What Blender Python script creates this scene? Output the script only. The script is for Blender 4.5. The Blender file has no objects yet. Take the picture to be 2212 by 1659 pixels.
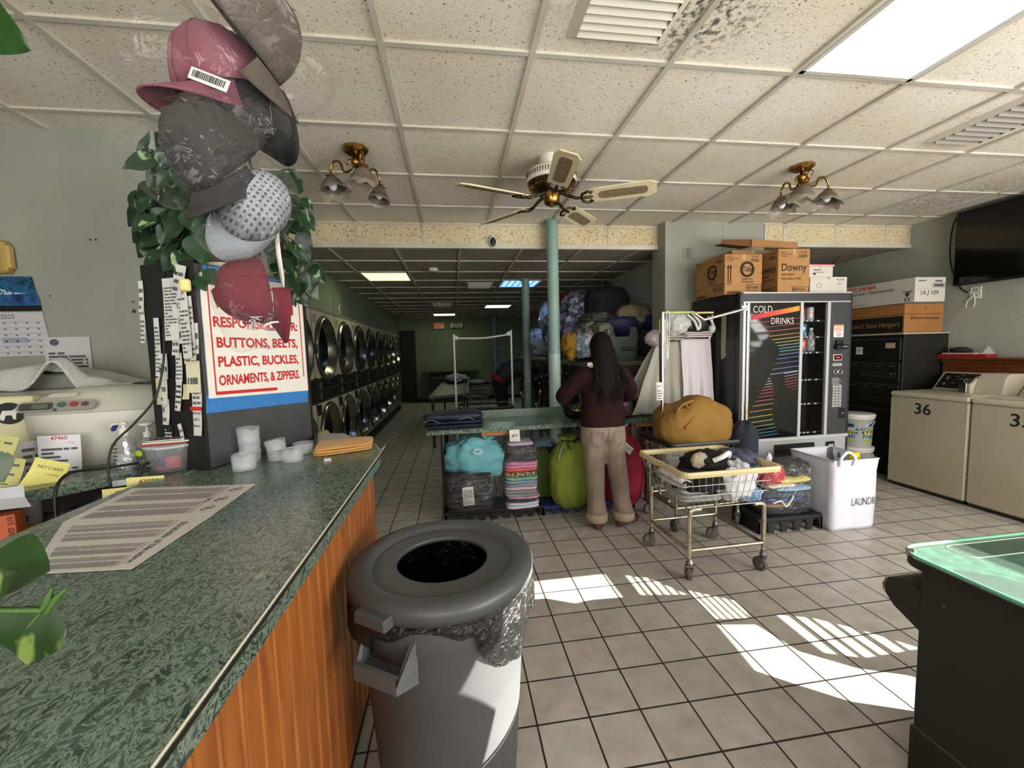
import bpy, math, random
from mathutils import Vector, Matrix, noise
V = Vector
PI = math.pi
SC = bpy.context.scene
COL = SC.collection

# ------------------------------------------------------------------ camera
FPX, YAW, PITCH, ROLL, CZ = 881.79, 0.138820, 0.081379, -0.027256, 1.40
_cy, _sy, _cp, _sp = math.cos(YAW), math.sin(YAW), math.cos(PITCH), math.sin(PITCH)
FW = V((_sy * _cp, _cy * _cp, -_sp))
_rt = V((_cy, -_sy, 0)); _up = _rt.cross(FW)
RT = math.cos(ROLL) * _rt + math.sin(ROLL) * _up
UP = -math.sin(ROLL) * _rt + math.cos(ROLL) * _up
EYE = V((0, 0, CZ))
cam_data = bpy.data.cameras.new('camera')
cam_data.sensor_fit = 'HORIZONTAL'; cam_data.sensor_width = 36.0
cam_data.lens = FPX / 2212 * 36.0
cam_data.clip_start = 0.02; cam_data.clip_end = 100
cam = bpy.data.objects.new('camera', cam_data); COL.objects.link(cam)
_m = Matrix((RT, UP, -FW)).transposed().to_4x4(); _m.translation = EYE
cam.matrix_world = _m
SC.camera = cam

# ------------------------------------------------------------------ world, sun, daylight, exposure
SC.view_settings.view_transform = 'Standard'; SC.view_settings.look = 'None'
SC.view_settings.gamma = 1.0; SC.view_settings.use_curve_mapping = False
SC.view_settings.exposure = 0.5
SC.cycles.max_bounces = 8; SC.cycles.diffuse_bounces = 4; SC.cycles.glossy_bounces = 4
SC.cycles.transmission_bounces = 6; SC.cycles.transparent_max_bounces = 16
SC.cycles.caustics_reflective = False; SC.cycles.caustics_refractive = False
SC.cycles.sample_clamp_indirect = 6.0
world = bpy.data.worlds.new('sky'); SC.world = world; world.use_nodes = True
_bg = world.node_tree.nodes['Background']
_bg.inputs[0].default_value = (0.75, 0.86, 1.0, 1); _bg.inputs[1].default_value = 1.0

SUN_DIR = V((-0.91, 0.36, -0.355)).normalized()
def lamp(name, kind, loc, direction, energy, color, **kw):
    d = bpy.data.lights.new(name, kind); d.energy = energy; d.color = color
    for k, v in kw.items(): setattr(d, k, v)
    o = bpy.data.objects.new(name, d); COL.objects.link(o); o.location = loc
    o.rotation_euler = V(direction).to_track_quat('-Z', 'Y').to_euler()
    return o
lamp('sun', 'SUN', (8, -2, 4), SUN_DIR, 34.0, (1.0, 0.94, 0.82), angle=0.0018)
# daylight through the shop windows behind the camera
lamp('daylight_window_right', 'AREA', (2.9, -1.15, 1.35), (-0.12, 1, 0.10), 165, (1.0, 0.975, 0.94), shape='RECTANGLE', size=3.6, size_y=1.9)
lamp('daylight_window_left', 'AREA', (-1.0, -1.15, 1.45), (0.05, 1, 0.10), 52, (1.0, 0.98, 0.94), shape='RECTANGLE', size=2.6, size_y=1.6)
lamp('side_fill_light', 'AREA', (4.88, -0.1, 1.75), (-1, 0.25, -0.05), 30, (1.0, 0.97, 0.92), shape='RECTANGLE', size=1.5, size_y=0.9)  # added fill at the right wall, brightens counter front and trash can

# ------------------------------------------------------------------ pixel -> point on a known plane
def ray(px, py): return FW + RT * ((px - 1106) / FPX) + UP * ((829.5 - py) / FPX)
def AZ(px, py, z): d = ray(px, py); return EYE + d * ((z - CZ) / d.z)
def AY(px, py, y): d = ray(px, py); return EYE + d * (y / d.y)
def AX(px, py, x): d = ray(px, py); return EYE + d * (x / d.x)

# ------------------------------------------------------------------ materials
def lin(c):
    if isinstance(c, str):
        c = [int(c[i:i + 2], 16) / 255 for i in (0, 2, 4)]
        c = [x / 12.92 if x <= .04045 else ((x + .055) / 1.055) ** 2.4 for x in c]
    return (c[0], c[1], c[2], 1)
MATS = {}
def mat(name, col, rough=.6, metal=0, col2=None, scale=8, detail=3, bump=0, bscale=None, spec=.5, trans=0,
        alpha=1, emit=None, estr=0, stretch=None, lo=.35, hi=.65, coat=0, distort=0, ior=1.45, sheen=0, warp=None):
    if name in MATS: return MATS[name]
    m = bpy.data.materials.new(name); m.use_nodes = True; MATS[name] = m
    nt = m.node_tree; b = nt.nodes['Principled BSDF']
    b.inputs['Base Color'].default_value = lin(col)
    b.inputs['Roughness'].default_value = rough; b.inputs['Metallic'].default_value = metal
    b.inputs['Specular IOR Level'].default_value = spec; b.inputs['IOR'].default_value = ior
    b.inputs['Transmission Weight'].default_value = trans; b.inputs['Alpha'].default_value = alpha
    b.inputs['Coat Weight'].default_value = coat
    if sheen: b.inputs['Sheen Weight'].default_value = sheen
    if emit: b.inputs['Emission Color'].default_value = lin(emit); b.inputs['Emission Strength'].default_value = estr
    tc = nt.nodes.new('ShaderNodeTexCoord'); src = tc.outputs['Object']
    if stretch:
        mp = nt.nodes.new('ShaderNodeMapping'); mp.inputs['Scale'].default_value = stretch
        nt.links.new(src, mp.inputs[0]); src = mp.outputs[0]
    if col2:
        n = nt.nodes.new('ShaderNodeTexNoise'); n.inputs['Scale'].default_value = scale; n.inputs['Detail'].default_value = detail
        n.inputs['Distortion'].default_value = distort
        nt.links.new(src, n.inputs['Vector'])
        r = nt.nodes.new('ShaderNodeValToRGB'); r.color_ramp.elements[0].position = lo; r.color_ramp.elements[1].position = hi
        r.color_ramp.elements[0].color = lin(col); r.color_ramp.elements[1].color = lin(col2)
        nt.links.new(n.outputs['Fac'], r.inputs[0]); nt.links.new(r.outputs[0], b.inputs['Base Color'])
    if bump:
        n = nt.nodes.new('ShaderNodeTexNoise'); n.inputs['Scale'].default_value = bscale or scale * 4; n.inputs['Detail'].default_value = 4
        n.inputs['Distortion'].default_value = warp if warp is not None else 0
        nt.links.new(src, n.inputs['Vector'])
        bp = nt.nodes.new('ShaderNodeBump'); bp.inputs['Strength'].default_value = bump; bp.inputs['Distance'].default_value = .02
        nt.links.new(n.outputs['Fac'], bp.inputs['Height']); nt.links.new(bp.outputs[0], b.inputs['Normal'])
    return m

def film(name, col='ffffff', amount=.16, rough=.12, bscale=25, milky=.0, bstr=.9, edge=.35):
    """thin plastic film: mostly see-through, with crinkled highlights"""
    if name in MATS: return MATS[name]
    m = bpy.data.materials.new(name); m.use_nodes = True; MATS[name] = m
    nt = m.node_tree; nt.nodes.clear(); L = nt.links.new
    out = nt.nodes.new('ShaderNodeOutputMaterial')
    tr = nt.nodes.new('ShaderNodeBsdfTransparent'); gl = nt.nodes.new('ShaderNodeBsdfGlossy'); gl.inputs['Roughness'].default_value = rough
    df = nt.nodes.new('ShaderNodeBsdfDiffuse'); df.inputs[0].default_value = lin(col)
    tc = nt.nodes.new('ShaderNodeTexCoord'); n = nt.nodes.new('ShaderNodeTexNoise'); n.inputs['Scale'].default_value = bscale
    n.inputs['Distortion'].default_value = 1.2; n.inputs['Detail'].default_value = 3
    L(tc.outputs['Object'], n.inputs['Vector'])
    bp = nt.nodes.new('ShaderNodeBump'); bp.inputs['Strength'].default_value = bstr; bp.inputs['Distance'].default_value = .03
    L(n.outputs['Fac'], bp.inputs['Height']); L(bp.outputs[0], gl.inputs['Normal'])
    lw = nt.nodes.new('ShaderNodeLayerWeight'); lw.inputs[0].default_value = .25
    ad = nt.nodes.new('ShaderNodeMath'); ad.operation = 'MULTIPLY_ADD'; ad.inputs[1].default_value = edge; ad.inputs[2].default_value = amount
    L(lw.outputs['Facing'], ad.inputs[0])
    mx = nt.nodes.new('ShaderNodeMixShader'); L(ad.outputs[0], mx.inputs[0]); L(tr.outputs[0], mx.inputs[1]); L(gl.outputs[0], mx.inputs[2])
    m2 = nt.nodes.new('ShaderNodeMixShader'); m2.inputs[0].default_value = milky
    L(mx.outputs[0], m2.inputs[1]); L(df.outputs[0], m2.inputs[2]); L(m2.outputs[0], out.inputs[0])
    return m

# ------------------------------------------------------------------ mesh builder
class MB:
    def __init__(s, m=None):
        s.v = []; s.f = []; s.mi = []; s.sm = []; s.mats = []; s.cur = 0; s.T = Matrix.Identity(4)
        if m: s.use(m)
    def use(s, m):
        if m not in s.mats: s.mats.append(m)
        s.cur = s.mats.index(m); return s
    def add(s, vs, fs, smooth=False):
        o = len(s.v); s.v += [s.T @ V(v) for v in vs]
        for f in fs: s.f.append([i + o for i in f]); s.mi.append(s.cur); s.sm.append(smooth)
        return s
    def box(s, c, d, b=0.0, rz=0.0, R=None):
        h = [x / 2 for x in d]; b = min(b, min(h) * .98)
        rot = R if R is not None else Matrix.Rotation(rz, 3, 'Z')
        c = V(c)
        if b <= 0:
            vs = [c + rot @ V((sx * h[0], sy * h[1], sz * h[2])) for sx in (-1, 1) for sy in (-1, 1) for sz in (-1, 1)]
            return s.add(vs, [(0, 1, 3, 2), (4, 6, 7, 5), (0, 4, 5, 1), (2, 3, 7, 6), (0, 2, 6, 4), (1, 5, 7, 3)])
        vs = []; idx = {}
        for sx in (-1, 1):
            for sy in (-1, 1):
                for sz in (-1, 1):
                    for ax in range(3):
                        p = [sx * (h[0] - b), sy * (h[1] - b), sz * (h[2] - b)]
                        p[ax] = (sx, sy, sz)[ax] * h[ax]
                        idx[(sx, sy, sz, ax)] = len(vs); vs.append(c + rot @ V(p))
        fs = []
        for ax in range(3):
            o1, o2 = [(1, 2), (2, 0), (0, 1)][ax]
            for sg in (-1, 1):
                q = []
                for a, bb in ((-1, -1), (1, -1), (1, 1), (-1, 1)):
                    k = [0, 0, 0]; k[ax] = sg; k[o1] = a; k[o2] = bb; q.append(idx[(k[0], k[1], k[2], ax)])
                fs.append(q if sg > 0 else q[::-1])
        for ax in range(3):
            o1, o2 = [(1, 2), (2, 0), (0, 1)][ax]
            for a in (-1, 1):
                for bb in (-1, 1):
                    def K(t, w):
                        k = [0, 0, 0]; k[ax] = t; k[o1] = a; k[o2] = bb; return idx[(k[0], k[1], k[2], w)]
                    q = [K(-1, o1), K(1, o1), K(1, o2), K(-1, o2)]
                    fs.append(q if a * bb < 0 else q[::-1])
        for sx in (-1, 1):
            for sy in (-1, 1):
                for sz in (-1, 1):
                    q = [idx[(sx, sy, sz, a)] for a in range(3)]
                    fs.append(q if sx * sy * sz > 0 else q[::-1])
        return s.add(vs, fs)
    def span(s, x0, x1, y0, y1, z0, z1, b=0.0):
        return s.box(((x0 + x1) / 2, (y0 + y1) / 2, (z0 + z1) / 2), (abs(x1 - x0), abs(y1 - y0), abs(z1 - z0)), b)
    def loft(s, rings, caps=(True, True), closed=True, smooth=True):
        n = len(rings[0]); vs = [p for r in rings for p in r]; fs = []
        m = n if closed else n - 1
        for i in range(len(rings) - 1):
            for j in range(m):
                a, b_ = i * n + j, i * n + (j + 1) % n
                fs.append((a, b_, b_ + n, a + n))
        s.add(vs, fs, smooth)
        if caps[0]: s.add(rings[0], [list(range(n))[::-1]], False)
        if caps[1]: s.add(rings[-1], [list(range(n))], False)
        return s
    def tube(s, pts, r, seg=8, closed=False, caps=True, up=None):
        pts = [V(p) for p in pts]; n = len(pts); rings = []
        rr = r if isinstance(r, (list, tuple)) else [r] * n
        prev = None
        for i, p in enumerate(pts):
            if closed: t = pts[(i + 1) % n] - pts[i - 1]
            else: t = pts[min(i + 1, n - 1)] - pts[max(i - 1, 0)]
            t = t.normalized() if t.length > 1e-9 else V((0, 0, 1))
            if prev is None:
                a = V((0, 0, 1)) if abs(t.z) < .9 else V((1, 0, 0))
                x = t.cross(a).normalized()
            else:
                x = (prev - t * prev.dot(t)); x = x.normalized() if x.length > 1e-6 else t.orthogonal().normalized()
            prev = x; y = t.cross(x)
            rings.append([p + (x * math.cos(2 * PI * k / seg) + y * math.sin(2 * PI * k / seg)) * rr[i] for k in range(seg)])
        if closed: rings.append(rings[0]); caps = False
        return s.loft(rings, (caps, caps) if not isinstance(caps, tuple) else caps)
    def cyl(s, p0, p1, r, r1=None, seg=16, caps=True):
        return s.tube([p0, p1], [r, r if r1 is None else r1], seg, caps=caps)
    def lathe(s, prof, c=(0, 0, 0), seg=24, R=None, sx=1, sy=1, caps=(False, False), smooth=True):
        rot = R or Matrix.Identity(3); c = V(c)
        rings = [[c + rot @ V((r * sx * math.cos(2 * PI * k / seg), r * sy * math.sin(2 * PI * k / seg), z)) for k in range(seg)] for r, z in prof]
        return s.loft(rings, caps, smooth=smooth)
    def prism(s, poly, z0, z1, F=None, smooth=False):
        """poly: 2D outline; F maps (x,y,z)->point"""
        F = F or (lambda x, y, z: (x, y, z)); n = len(poly)
        a = [F(x, y, z0) for x, y in poly]; b = [F(x, y, z1) for x, y in poly]
        s.add(a + b, [list(range(n))[::-1], list(range(n, 2 * n))] + [(i, (i + 1) % n, n + (i + 1) % n, n + i) for i in range(n)], smooth)
        return s
    def surf(s, fn, nu, nv, smooth=True, wrap=False):
        vs = [fn(i / nu, j / nv) for i in range(nu + 1) for j in range(nv + 1)]
        fs = [(i * (nv + 1) + j, (i + 1) * (nv + 1) + j, (i + 1) * (nv + 1) + j + 1, i * (nv + 1) + j + 1) for i in range(nu) for j in range(nv)]
        return s.add(vs, fs, smooth)
    def blob(s, c, r, seed=0, amp=.06, freq=3.0, e=1.0, nu=28, nv=18, rz=0.0, folds=0.0, nf=9, flat=None, tip=0):
        """lumpy ellipsoid; e<1 boxier; folds: vertical pleats; flat: clamp bottom z (local); tip: gathers at the top"""
        c = V(c); rot = Matrix.Rotation(rz, 3, 'Z'); sd = V((seed * 7.13, seed * 3.7, seed * 1.9))
        def P(u, v):
            th = 2 * PI * u; ph = PI * v
            g = lambda t: math.copysign(abs(t) ** e, t)
            d = V((g(math.sin(ph)) * g(math.cos(th)), g(math.sin(ph)) * g(math.sin(th)), -g(math.cos(ph))))
            k = 1 + amp * noise.noise(d * freq + sd) * 2 + amp * .6 * noise.noise(d * freq * 2.7 + sd)
            if folds: k += folds * math.sin(nf * th + 3 * noise.noise(d * 1.5 + sd) + seed) * abs(math.sin(ph)) * (.4 + .6 * v)
            if tip and v > .72: k *= 1 - tip * (v - .72) / .28
            p = V((d.x * r[0], d.y * r[1], d.z * r[2])) * k
            if tip and v > .72: p.z = d.z * r[2] * (1 + .12 * tip * (v - .72) / .28)
            if flat is not None: p.z = max(p.z, flat)
            return c + rot @ p
        return s.surf(P, nu, nv)
    def text(s, txt, size, F, bold=0.0, ext=0.0, align='CENTER', sx=1.0, shear=0.0, spacing=1.0):
        """F(x,y,z): maps the lettering plane to space"""
        key = (txt, bold, shear, align, spacing)
        if key not in TXT:
            cu = bpy.data.curves.new('lettering', 'FONT'); cu.body = txt; cu.size = 1; cu.offset = bold; cu.shear = shear
            cu.align_x = align; cu.align_y = 'CENTER'; cu.resolution_u = 3; cu.space_character = spacing
            ob = bpy.data.objects.new('lettering', cu); COL.objects.link(ob)
            dg = bpy.context.evaluated_depsgraph_get(); ev = ob.evaluated_get(dg); me = ev.to_mesh()
            TXT[key] = ([tuple(v.co) for v in me.vertices], [tuple(p.vertices) for p in me.polygons])
            ev.to_mesh_clear(); bpy.data.objects.remove(ob); bpy.data.curves.remove(cu)
        vs, fs = TXT[key]
        return s.add([F(x * size * sx, y * size, ext) for x, y, _ in vs], fs)
    def build(s, name, parent=None, loc=None, rz=None, mods=()):
        me = bpy.data.meshes.new(name); me.from_pydata([tuple(v) for v in s.v], [], s.f)
        for m in s.mats: me.materials.append(m)
        me.polygons.foreach_set('material_index', s.mi); me.polygons.foreach_set('use_smooth', s.sm); me.update()
        o = bpy.data.objects.new(name, me); COL.objects.link(o)
        if parent: o.parent = parent
        if loc is not None: o.location = loc
        if rz is not None: o.rotation_euler = (0, 0, rz)
        for kind, kw in mods:
            md = o.modifiers.new(kind.lower(), kind)
            for k, v in kw.items(): setattr(md, k, v)
        return o
TXT = {}
def plane(o, ex, ey):
    """lettering frame at o with x along ex and y along ey; ext goes along the normal"""
    o = V(o); ex = V(ex).normalized(); ey = V(ey).normalized(); n = ex.cross(ey)
    return lambda x, y, z=0: o + ex * x + ey * y + n * z
def thing(name, label, cat, loc=(0, 0, 0), rz=0.0, group=None):
    o = bpy.data.objects.new(name, None); COL.objects.link(o); o.empty_display_size = .05
    o.location = loc; o.rotation_euler = (0, 0, rz); return tag(o, label, cat, group)
def tag(o, label, cat, group=None, kind=None):
    if label: o['label'] = label
    if cat: o['category'] = cat
    if group: o['group'] = group
    if kind: o['kind'] = kind
    return o
def struct(o): o['kind'] = 'structure'; return o
def kids(o): return [c for c in bpy.data.objects if c.parent == o]
def dup(o, parent=None):
    c = o.copy(); COL.objects.link(c)
    if parent: c.parent = parent
    for ch in kids(o): dup(ch, c)
    return c
def rounded(x0, x1, y0, y1, r, n=5):
    P = []
    for cx, cy, a in ((x1 - r, y0 + r, -PI / 2), (x1 - r, y1 - r, 0), (x0 + r, y1 - r, PI / 2), (x0 + r, y0 + r, PI)):
        for k in range(n + 1): P.append((cx + r * math.cos(a + k * PI / 2 / n), cy + r * math.sin(a + k * PI / 2 / n)))
    return P
def bez(p0, p1, p2, p3, n=10):
    p0, p1, p2, p3 = map(V, (p0, p1, p2, p3))
    return [p0 * (1 - t) ** 3 + p1 * 3 * t * (1 - t) ** 2 + p2 * 3 * t * t * (1 - t) + p3 * t ** 3 for t in [i / n for i in range(n + 1)]]
def smooth_path(pts, n=6):
    pts = [V(p) for p in pts]; out = []
    for i in range(len(pts) - 1):
        a, b, c, d = pts[max(i - 1, 0)], pts[i], pts[i + 1], pts[min(i + 2, len(pts) - 1)]
        for k in range(n):
            t = k / n
            out.append(.5 * ((2 * b) + (c - a) * t + (2 * a - 5 * b + 4 * c - d) * t * t + (3 * b - a - 3 * c + d) * t ** 3))
    return out + [pts[-1]]
RND = random.Random(7)

# ================================================================== SETTING
CE, LO = 2.633, 2.405            # front and rear ceiling heights
def floor_mat():
    m = bpy.data.materials.new('floor_tiles'); m.use_nodes = True; nt = m.node_tree; L = nt.links.new; b = nt.nodes['Principled BSDF']
    tc = nt.nodes.new('ShaderNodeTexCoord'); mp = nt.nodes.new('ShaderNodeMapping')
    t = .2034; mp.inputs['Location'].default_value = (-.459 + t * 40, -2.007 + t * 40, 0); L(tc.outputs['Object'], mp.inputs[0])
    br = nt.nodes.new('ShaderNodeTexBrick'); br.offset = 0; br.squash = 1
    for k, v in dict(Scale=1, **{'Brick Width': t, 'Row Height': t, 'Mortar Size': .0040, 'Mortar Smooth': .15, 'Bias': 0}).items(): br.inputs[k].default_value = v
    br.inputs['Color1'].default_value = lin('bcb8b0'); br.inputs['Color2'].default_value = lin('b3aea5'); br.inputs['Mortar'].default_value = lin('2a221f')
    L(mp.outputs[0], br.inputs['Vector'])
    n = nt.nodes.new('ShaderNodeTexNoise'); n.inputs['Scale'].default_value = 9; n.inputs['Detail'].default_value = 6; n.inputs['Roughness'].default_value = .65; L(tc.outputs['Object'], n.inputs['Vector'])
    r = nt.nodes.new('ShaderNodeValToRGB'); r.color_ramp.elements[0].position = .3; r.color_ramp.elements[1].position = .7
    r.color_ramp.elements[0].color = lin('bcb0a4'); r.color_ramp.elements[1].color = (1, 1, 1, 1); L(n.outputs['Fac'], r.inputs[0])
    mx = nt.nodes.new('ShaderNodeMix'); mx.data_type = 'RGBA'; mx.blend_type = 'MULTIPLY'; mx.inputs[0].default_value = .55
    L(br.outputs['Color'], mx.inputs[6]); L(r.outputs[0], mx.inputs[7]); L(mx.outputs[2], b.inputs['Base Color'])
    bp = nt.nodes.new('ShaderNodeBump'); bp.invert = True; bp.inputs['Strength'].default_value = .5; bp.inputs['Distance'].default_value = .004
    L(br.outputs['Fac'], bp.inputs['Height']); L(bp.outputs[0], b.inputs['Normal'])
    b.inputs['Roughness'].default_value = .38
    return m
def ceil_mat(name, c1, c2, dens=.60, scale=55, dirt=()):
    m = bpy.data.materials.new(name); m.use_nodes = True; nt = m.node_tree; L = nt.links.new; b = nt.nodes['Principled BSDF']
    tc = nt.nodes.new('ShaderNodeTexCoord')
    n = nt.nodes.new('ShaderNodeTexNoise'); n.inputs['Scale'].default_value = scale; n.inputs['Detail'].default_value = 2; n.inputs['Distortion'].default_value = .6
    L(tc.outputs['Object'], n.inputs['Vector'])
    r = nt.nodes.new('ShaderNodeValToRGB'); r.color_ramp.elements[0].position = dens; r.color_ramp.elements[1].position = dens + .06
    r.color_ramp.elements[0].color = lin(c1); r.color_ramp.elements[1].color = lin(c2); L(n.outputs['Fac'], r.inputs[0])
    n2 = nt.nodes.new('ShaderNodeTexNoise'); n2.inputs['Scale'].default_value = 1.3; n2.inputs['Detail'].default_value = 5; L(tc.outputs['Object'], n2.inputs['Vector'])
    r2 = nt.nodes.new('ShaderNodeValToRGB'); r2.color_ramp.elements[0].position = .3; r2.color_ramp.elements[1].position = .75
    r2.color_ramp.elements[0].color = lin('e9e2d6'); r2.color_ramp.elements[1].color = (1, 1, 1, 1); L(n2.outputs['Fac'], r2.inputs[0])
    mx = nt.nodes.new('ShaderNodeMix'); mx.data_type = 'RGBA'; mx.blend_type = 'MULTIPLY'; mx.inputs[0].default_value = 1
    L(r.outputs[0], mx.inputs[6]); L(r2.outputs[0], mx.inputs[7]); L(mx.outputs[2], b.inputs['Base Color'])
    last = mx.outputs[2]
    for (cx, cy, rad, amt) in dirt:      # soot drawn onto the tiles around an air outlet
        vd = nt.nodes.new('ShaderNodeVectorMath'); vd.operation = 'DISTANCE'; vd.inputs[1].default_value = (cx, cy, CE); L(tc.outputs['Object'], vd.inputs[0])
        mr = nt.nodes.new('ShaderNodeMapRange'); mr.inputs['From Min'].default_value = rad; mr.inputs['From Max'].default_value = rad * .35; L(vd.outputs['Value'], mr.inputs['Value'])
        n3 = nt.nodes.new('ShaderNodeTexNoise'); n3.inputs['Scale'].default_value = 38; n3.inputs['Detail'].default_value = 5; L(tc.outputs['Object'], n3.inputs['Vector'])
        r3 = nt.nodes.new('ShaderNodeValToRGB'); r3.color_ramp.elements[0].position = .46; r3.color_ramp.elements[1].position = .62; L(n3.outputs['Fac'], r3.inputs[0])
        mu = nt.nodes.new('ShaderNodeMath'); mu.operation = 'MULTIPLY'; L(mr.outputs['Result'], mu.inputs[0]); L(r3.outputs[0], mu.inputs[1])
        m2 = nt.nodes.new('ShaderNodeMath'); m2.operation = 'MULTIPLY'; m2.inputs[1].default_value = amt; L(mu.outputs[0], m2.inputs[0])
        mm = nt.nodes.new('ShaderNodeMix'); mm.data_type = 'RGBA'; mm.inputs[7].default_value = lin('3a342c'); L(m2.outputs[0], mm.inputs[0]); L(last, mm.inputs[6]); last = mm.outputs[2]
    L(last, b.inputs['Base Color'])
    bp = nt.nodes.new('ShaderNodeBump'); bp.invert = True; bp.inputs['Strength'].default_value = .4; bp.inputs['Distance'].default_value = .004
    L(n.outputs['Fac'], bp.inputs['Height']); L(bp.outputs[0], b.inputs['Normal'])
    b.inputs['Roughness'].default_value = .95
    return m
WALL = mat('wall_paint', 'a0a396', .8, col2='919587', scale=1.6, detail=6, bump=.15, bscale=60)
WALLG = mat('wall_paint_rear', '737b66', .8, col2='636b56', scale=1.2, detail=6)
TBAR = mat('ceiling_grid_metal', 'c9c5ba', .5, col2='b7b1a2', scale=3)
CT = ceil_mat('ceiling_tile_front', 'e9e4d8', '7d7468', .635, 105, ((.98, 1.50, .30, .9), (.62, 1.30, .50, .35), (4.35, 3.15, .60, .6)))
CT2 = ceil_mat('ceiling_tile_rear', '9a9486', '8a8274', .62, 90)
CT3 = ceil_mat('soffit_tile', 'dccfae', 'a99878', .56, 60)
struct(MB(floor_mat()).span(-4, 5.1, -1.4, 12.4, -.1, 0).build('floor'))
struct(MB(CT).span(-4, 5.1, -1.4, 4.15, CE, CE + .05).build('ceiling'))
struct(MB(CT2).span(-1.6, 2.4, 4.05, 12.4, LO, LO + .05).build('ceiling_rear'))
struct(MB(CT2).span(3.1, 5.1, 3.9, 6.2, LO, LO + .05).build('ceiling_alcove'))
# grid bars
g = MB(TBAR)
i = -6
while -.2406 + .6096 * i < 4.95:
    x = -.2406 + .6096 * i; i += 1
    y1 = 2.555 if x < -1.4 else (4.04 if x < 2.114 else 3.885)
    g.span(x - .012, x + .012, -1.3, y1, CE - .012, CE + .002)
for j in range(-5, 4):
    y = 1.7689 + .6096 * j
    x0 = -3.9 if y < 2.55 else -1.4
    g.span(x0, 4.95, y - .012, y + .012, CE - .010, CE + .001)
struct(g.build('trim_1'))
g = MB(TBAR)
for i in range(-2, 4):
    x = .095 + .6096 * i
    g.span(x - .012, x + .012, 4.06, 12.0, LO - .010, LO + .001)
for j in range(0, 13):
    y = 4.63 + .6096 * j
    g.span(-1.5, 2.33, y - .012, y + .012, LO - .009, LO + .001)
struct(g.build('trim_2'))
# soffit beams with tile facing
def soffit(name, x0, x1, y, marks):
    b = MB(CT3); b.span(x0, x1, y, y + .05, LO, CE)
    b.use(TBAR); b.span(x0, x1, y - .012, y + .01, CE - .026, CE - .0125); b.span(x0, x1, y - .012, y + .03, LO - .012, LO + .026)
    for x in marks: b.span(x - .012, x + .012, y - .006, y + .01, LO, CE - .02)
    return struct(b.build(name))
soffit('wall_soffit', -1.5, 2.15, 4.044, [-1.46, -.85, -.24, .37, .98, 1.59, 2.12])
soffit('wall_soffit_right', 3.19, 4.95, 3.885, [3.205, 3.42, 4.03, 4.64, 4.93])
# walls
struct(MB(WALL).span(-4, -1.395, 2.555, 2.70, 0, CE).build('wall_left'))
struct(MB(WALL).span(-1.56, -1.40, 2.555, 3.45, 0, CE).build('wall_left_side'))
struct(MB(WALLG).span(-1.72, -1.52, 3.45, 12.1, 0, CE).build('wall_left_rear'))
struct(MB(WALL).span(-4.1, -3.9, -1.4, 2.6, 0, CE).build('wall_counter_end'))
struct(MB(WALL).span(4.95, 5.1, 1.0, 6.2, 0, CE).build('wall_right'))
b = MB(WALL); b.span(2.114, 3.193, 3.885, 4.15, 0, CE)
b.use(mat('wall_seam', '8d8b7c', .8)); b.span(2.73, 2.733, 3.882, 3.89, 2.2, 2.62); b.span(2.30, 2.42, 3.880, 3.886, 2.27, 2.38)
b.use(mat('switch_plate_grey', '70706c', .5)); b.span(2.335, 2.385, 3.876, 3.886, 2.275, 2.375)
struct(b.build('wall_pillar'))
struct(MB(WALL).span(2.33, 2.45, 4.15, 12.1, 0, LO + .04).build('wall_right_rear'))
struct(MB(WALL).span(3.0, 3.193, 4.15, 6.2, 0, LO + .04).build('wall_alcove_side'))
struct(MB(WALL).span(3.0, 5.1, 6.1, 6.2, 0, LO + .04).build('wall_alcove_back'))
struct(MB(WALLG).span(-1.7, 2.4, 12.0, 12.15, 0, LO + .04).build('wall_rear'))
b = MB(mat('door_dark', '181613', .6)); b.span(-1.5, -1.13, 11.96, 12.01, 0, 2.04, .01); b.use(mat('door_frame_dark', '2a2822', .6)); b.span(-1.13, -1.08, 11.95, 12.01, 0, 2.07)
struct(b.build('door_1'))
struct(MB(mat('baseboard_black', '1a1816', .6)).span(-1.08, 2.2, 11.98, 12.01, 0, .1).build('baseboard_rear'))
struct(MB(mat('baseboard_black', '1a1816', .6)).span(4.93, 4.96, -1.3, 6, 0, .1).build('baseboard_right'))
# street side: solid front wall behind the camera; the unseen right wall further along has made-up
# openings, shaped so the low sun falls in set floor patches
struct(MB(WALL).span(-4.1, 5.1, -1.45, -1.3, 0, CE + .05).build('wall_front'))
def to_side(p, z=0):
    t = (4.95 - p[0]) / -SUN_DIR.x
    return (p[1] - SUN_DIR.y * t, z - SUN_DIR.z * t)
gaps = [[(.12, 2.33), (.50, 2.335), (.872, 2.335), (.885, 2.09), (.70, 2.10), (.60, 2.085), (.45, 2.16), (.12, 2.17)],
        [(.983, 2.325), (1.118, 2.247), (1.253, 2.045), (.99, 2.09)],
        [(1.277, 2.085), (1.40, 2.0), (1.479, 1.945), (1.455, 1.80), (1.26, 1.83), (1.262, 2.04)],
        [(1.25, 1.787), (1.44, 1.755), (1.50, 1.56), (1.66, 1.43), (1.83, 1.36), (2.0, 1.22), (1.605, 1.19), (1.339, 1.396), (1.226, 1.49)],
        [(1.583, 1.81), (1.758, 1.748), (1.896, 1.64), (2.05, 1.48), (1.74, 1.475), (1.60, 1.53)]]
cu = bpy.data.curves.new('side_outline', 'CURVE'); cu.dimensions = '2D'; cu.fill_mode = 'BOTH'; cu.extrude = .004
def spline(pts):
    sp = cu.splines.new('POLY'); sp.points.add(len(pts) - 1); sp.use_cyclic_u = True
    for p, q in zip(sp.points, pts): p.co = (q[0], q[1], 0, 1)
spline([(-1.4, 0), (1.02, 0), (1.02, CE + .05), (-1.4, CE + .05)])
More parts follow.
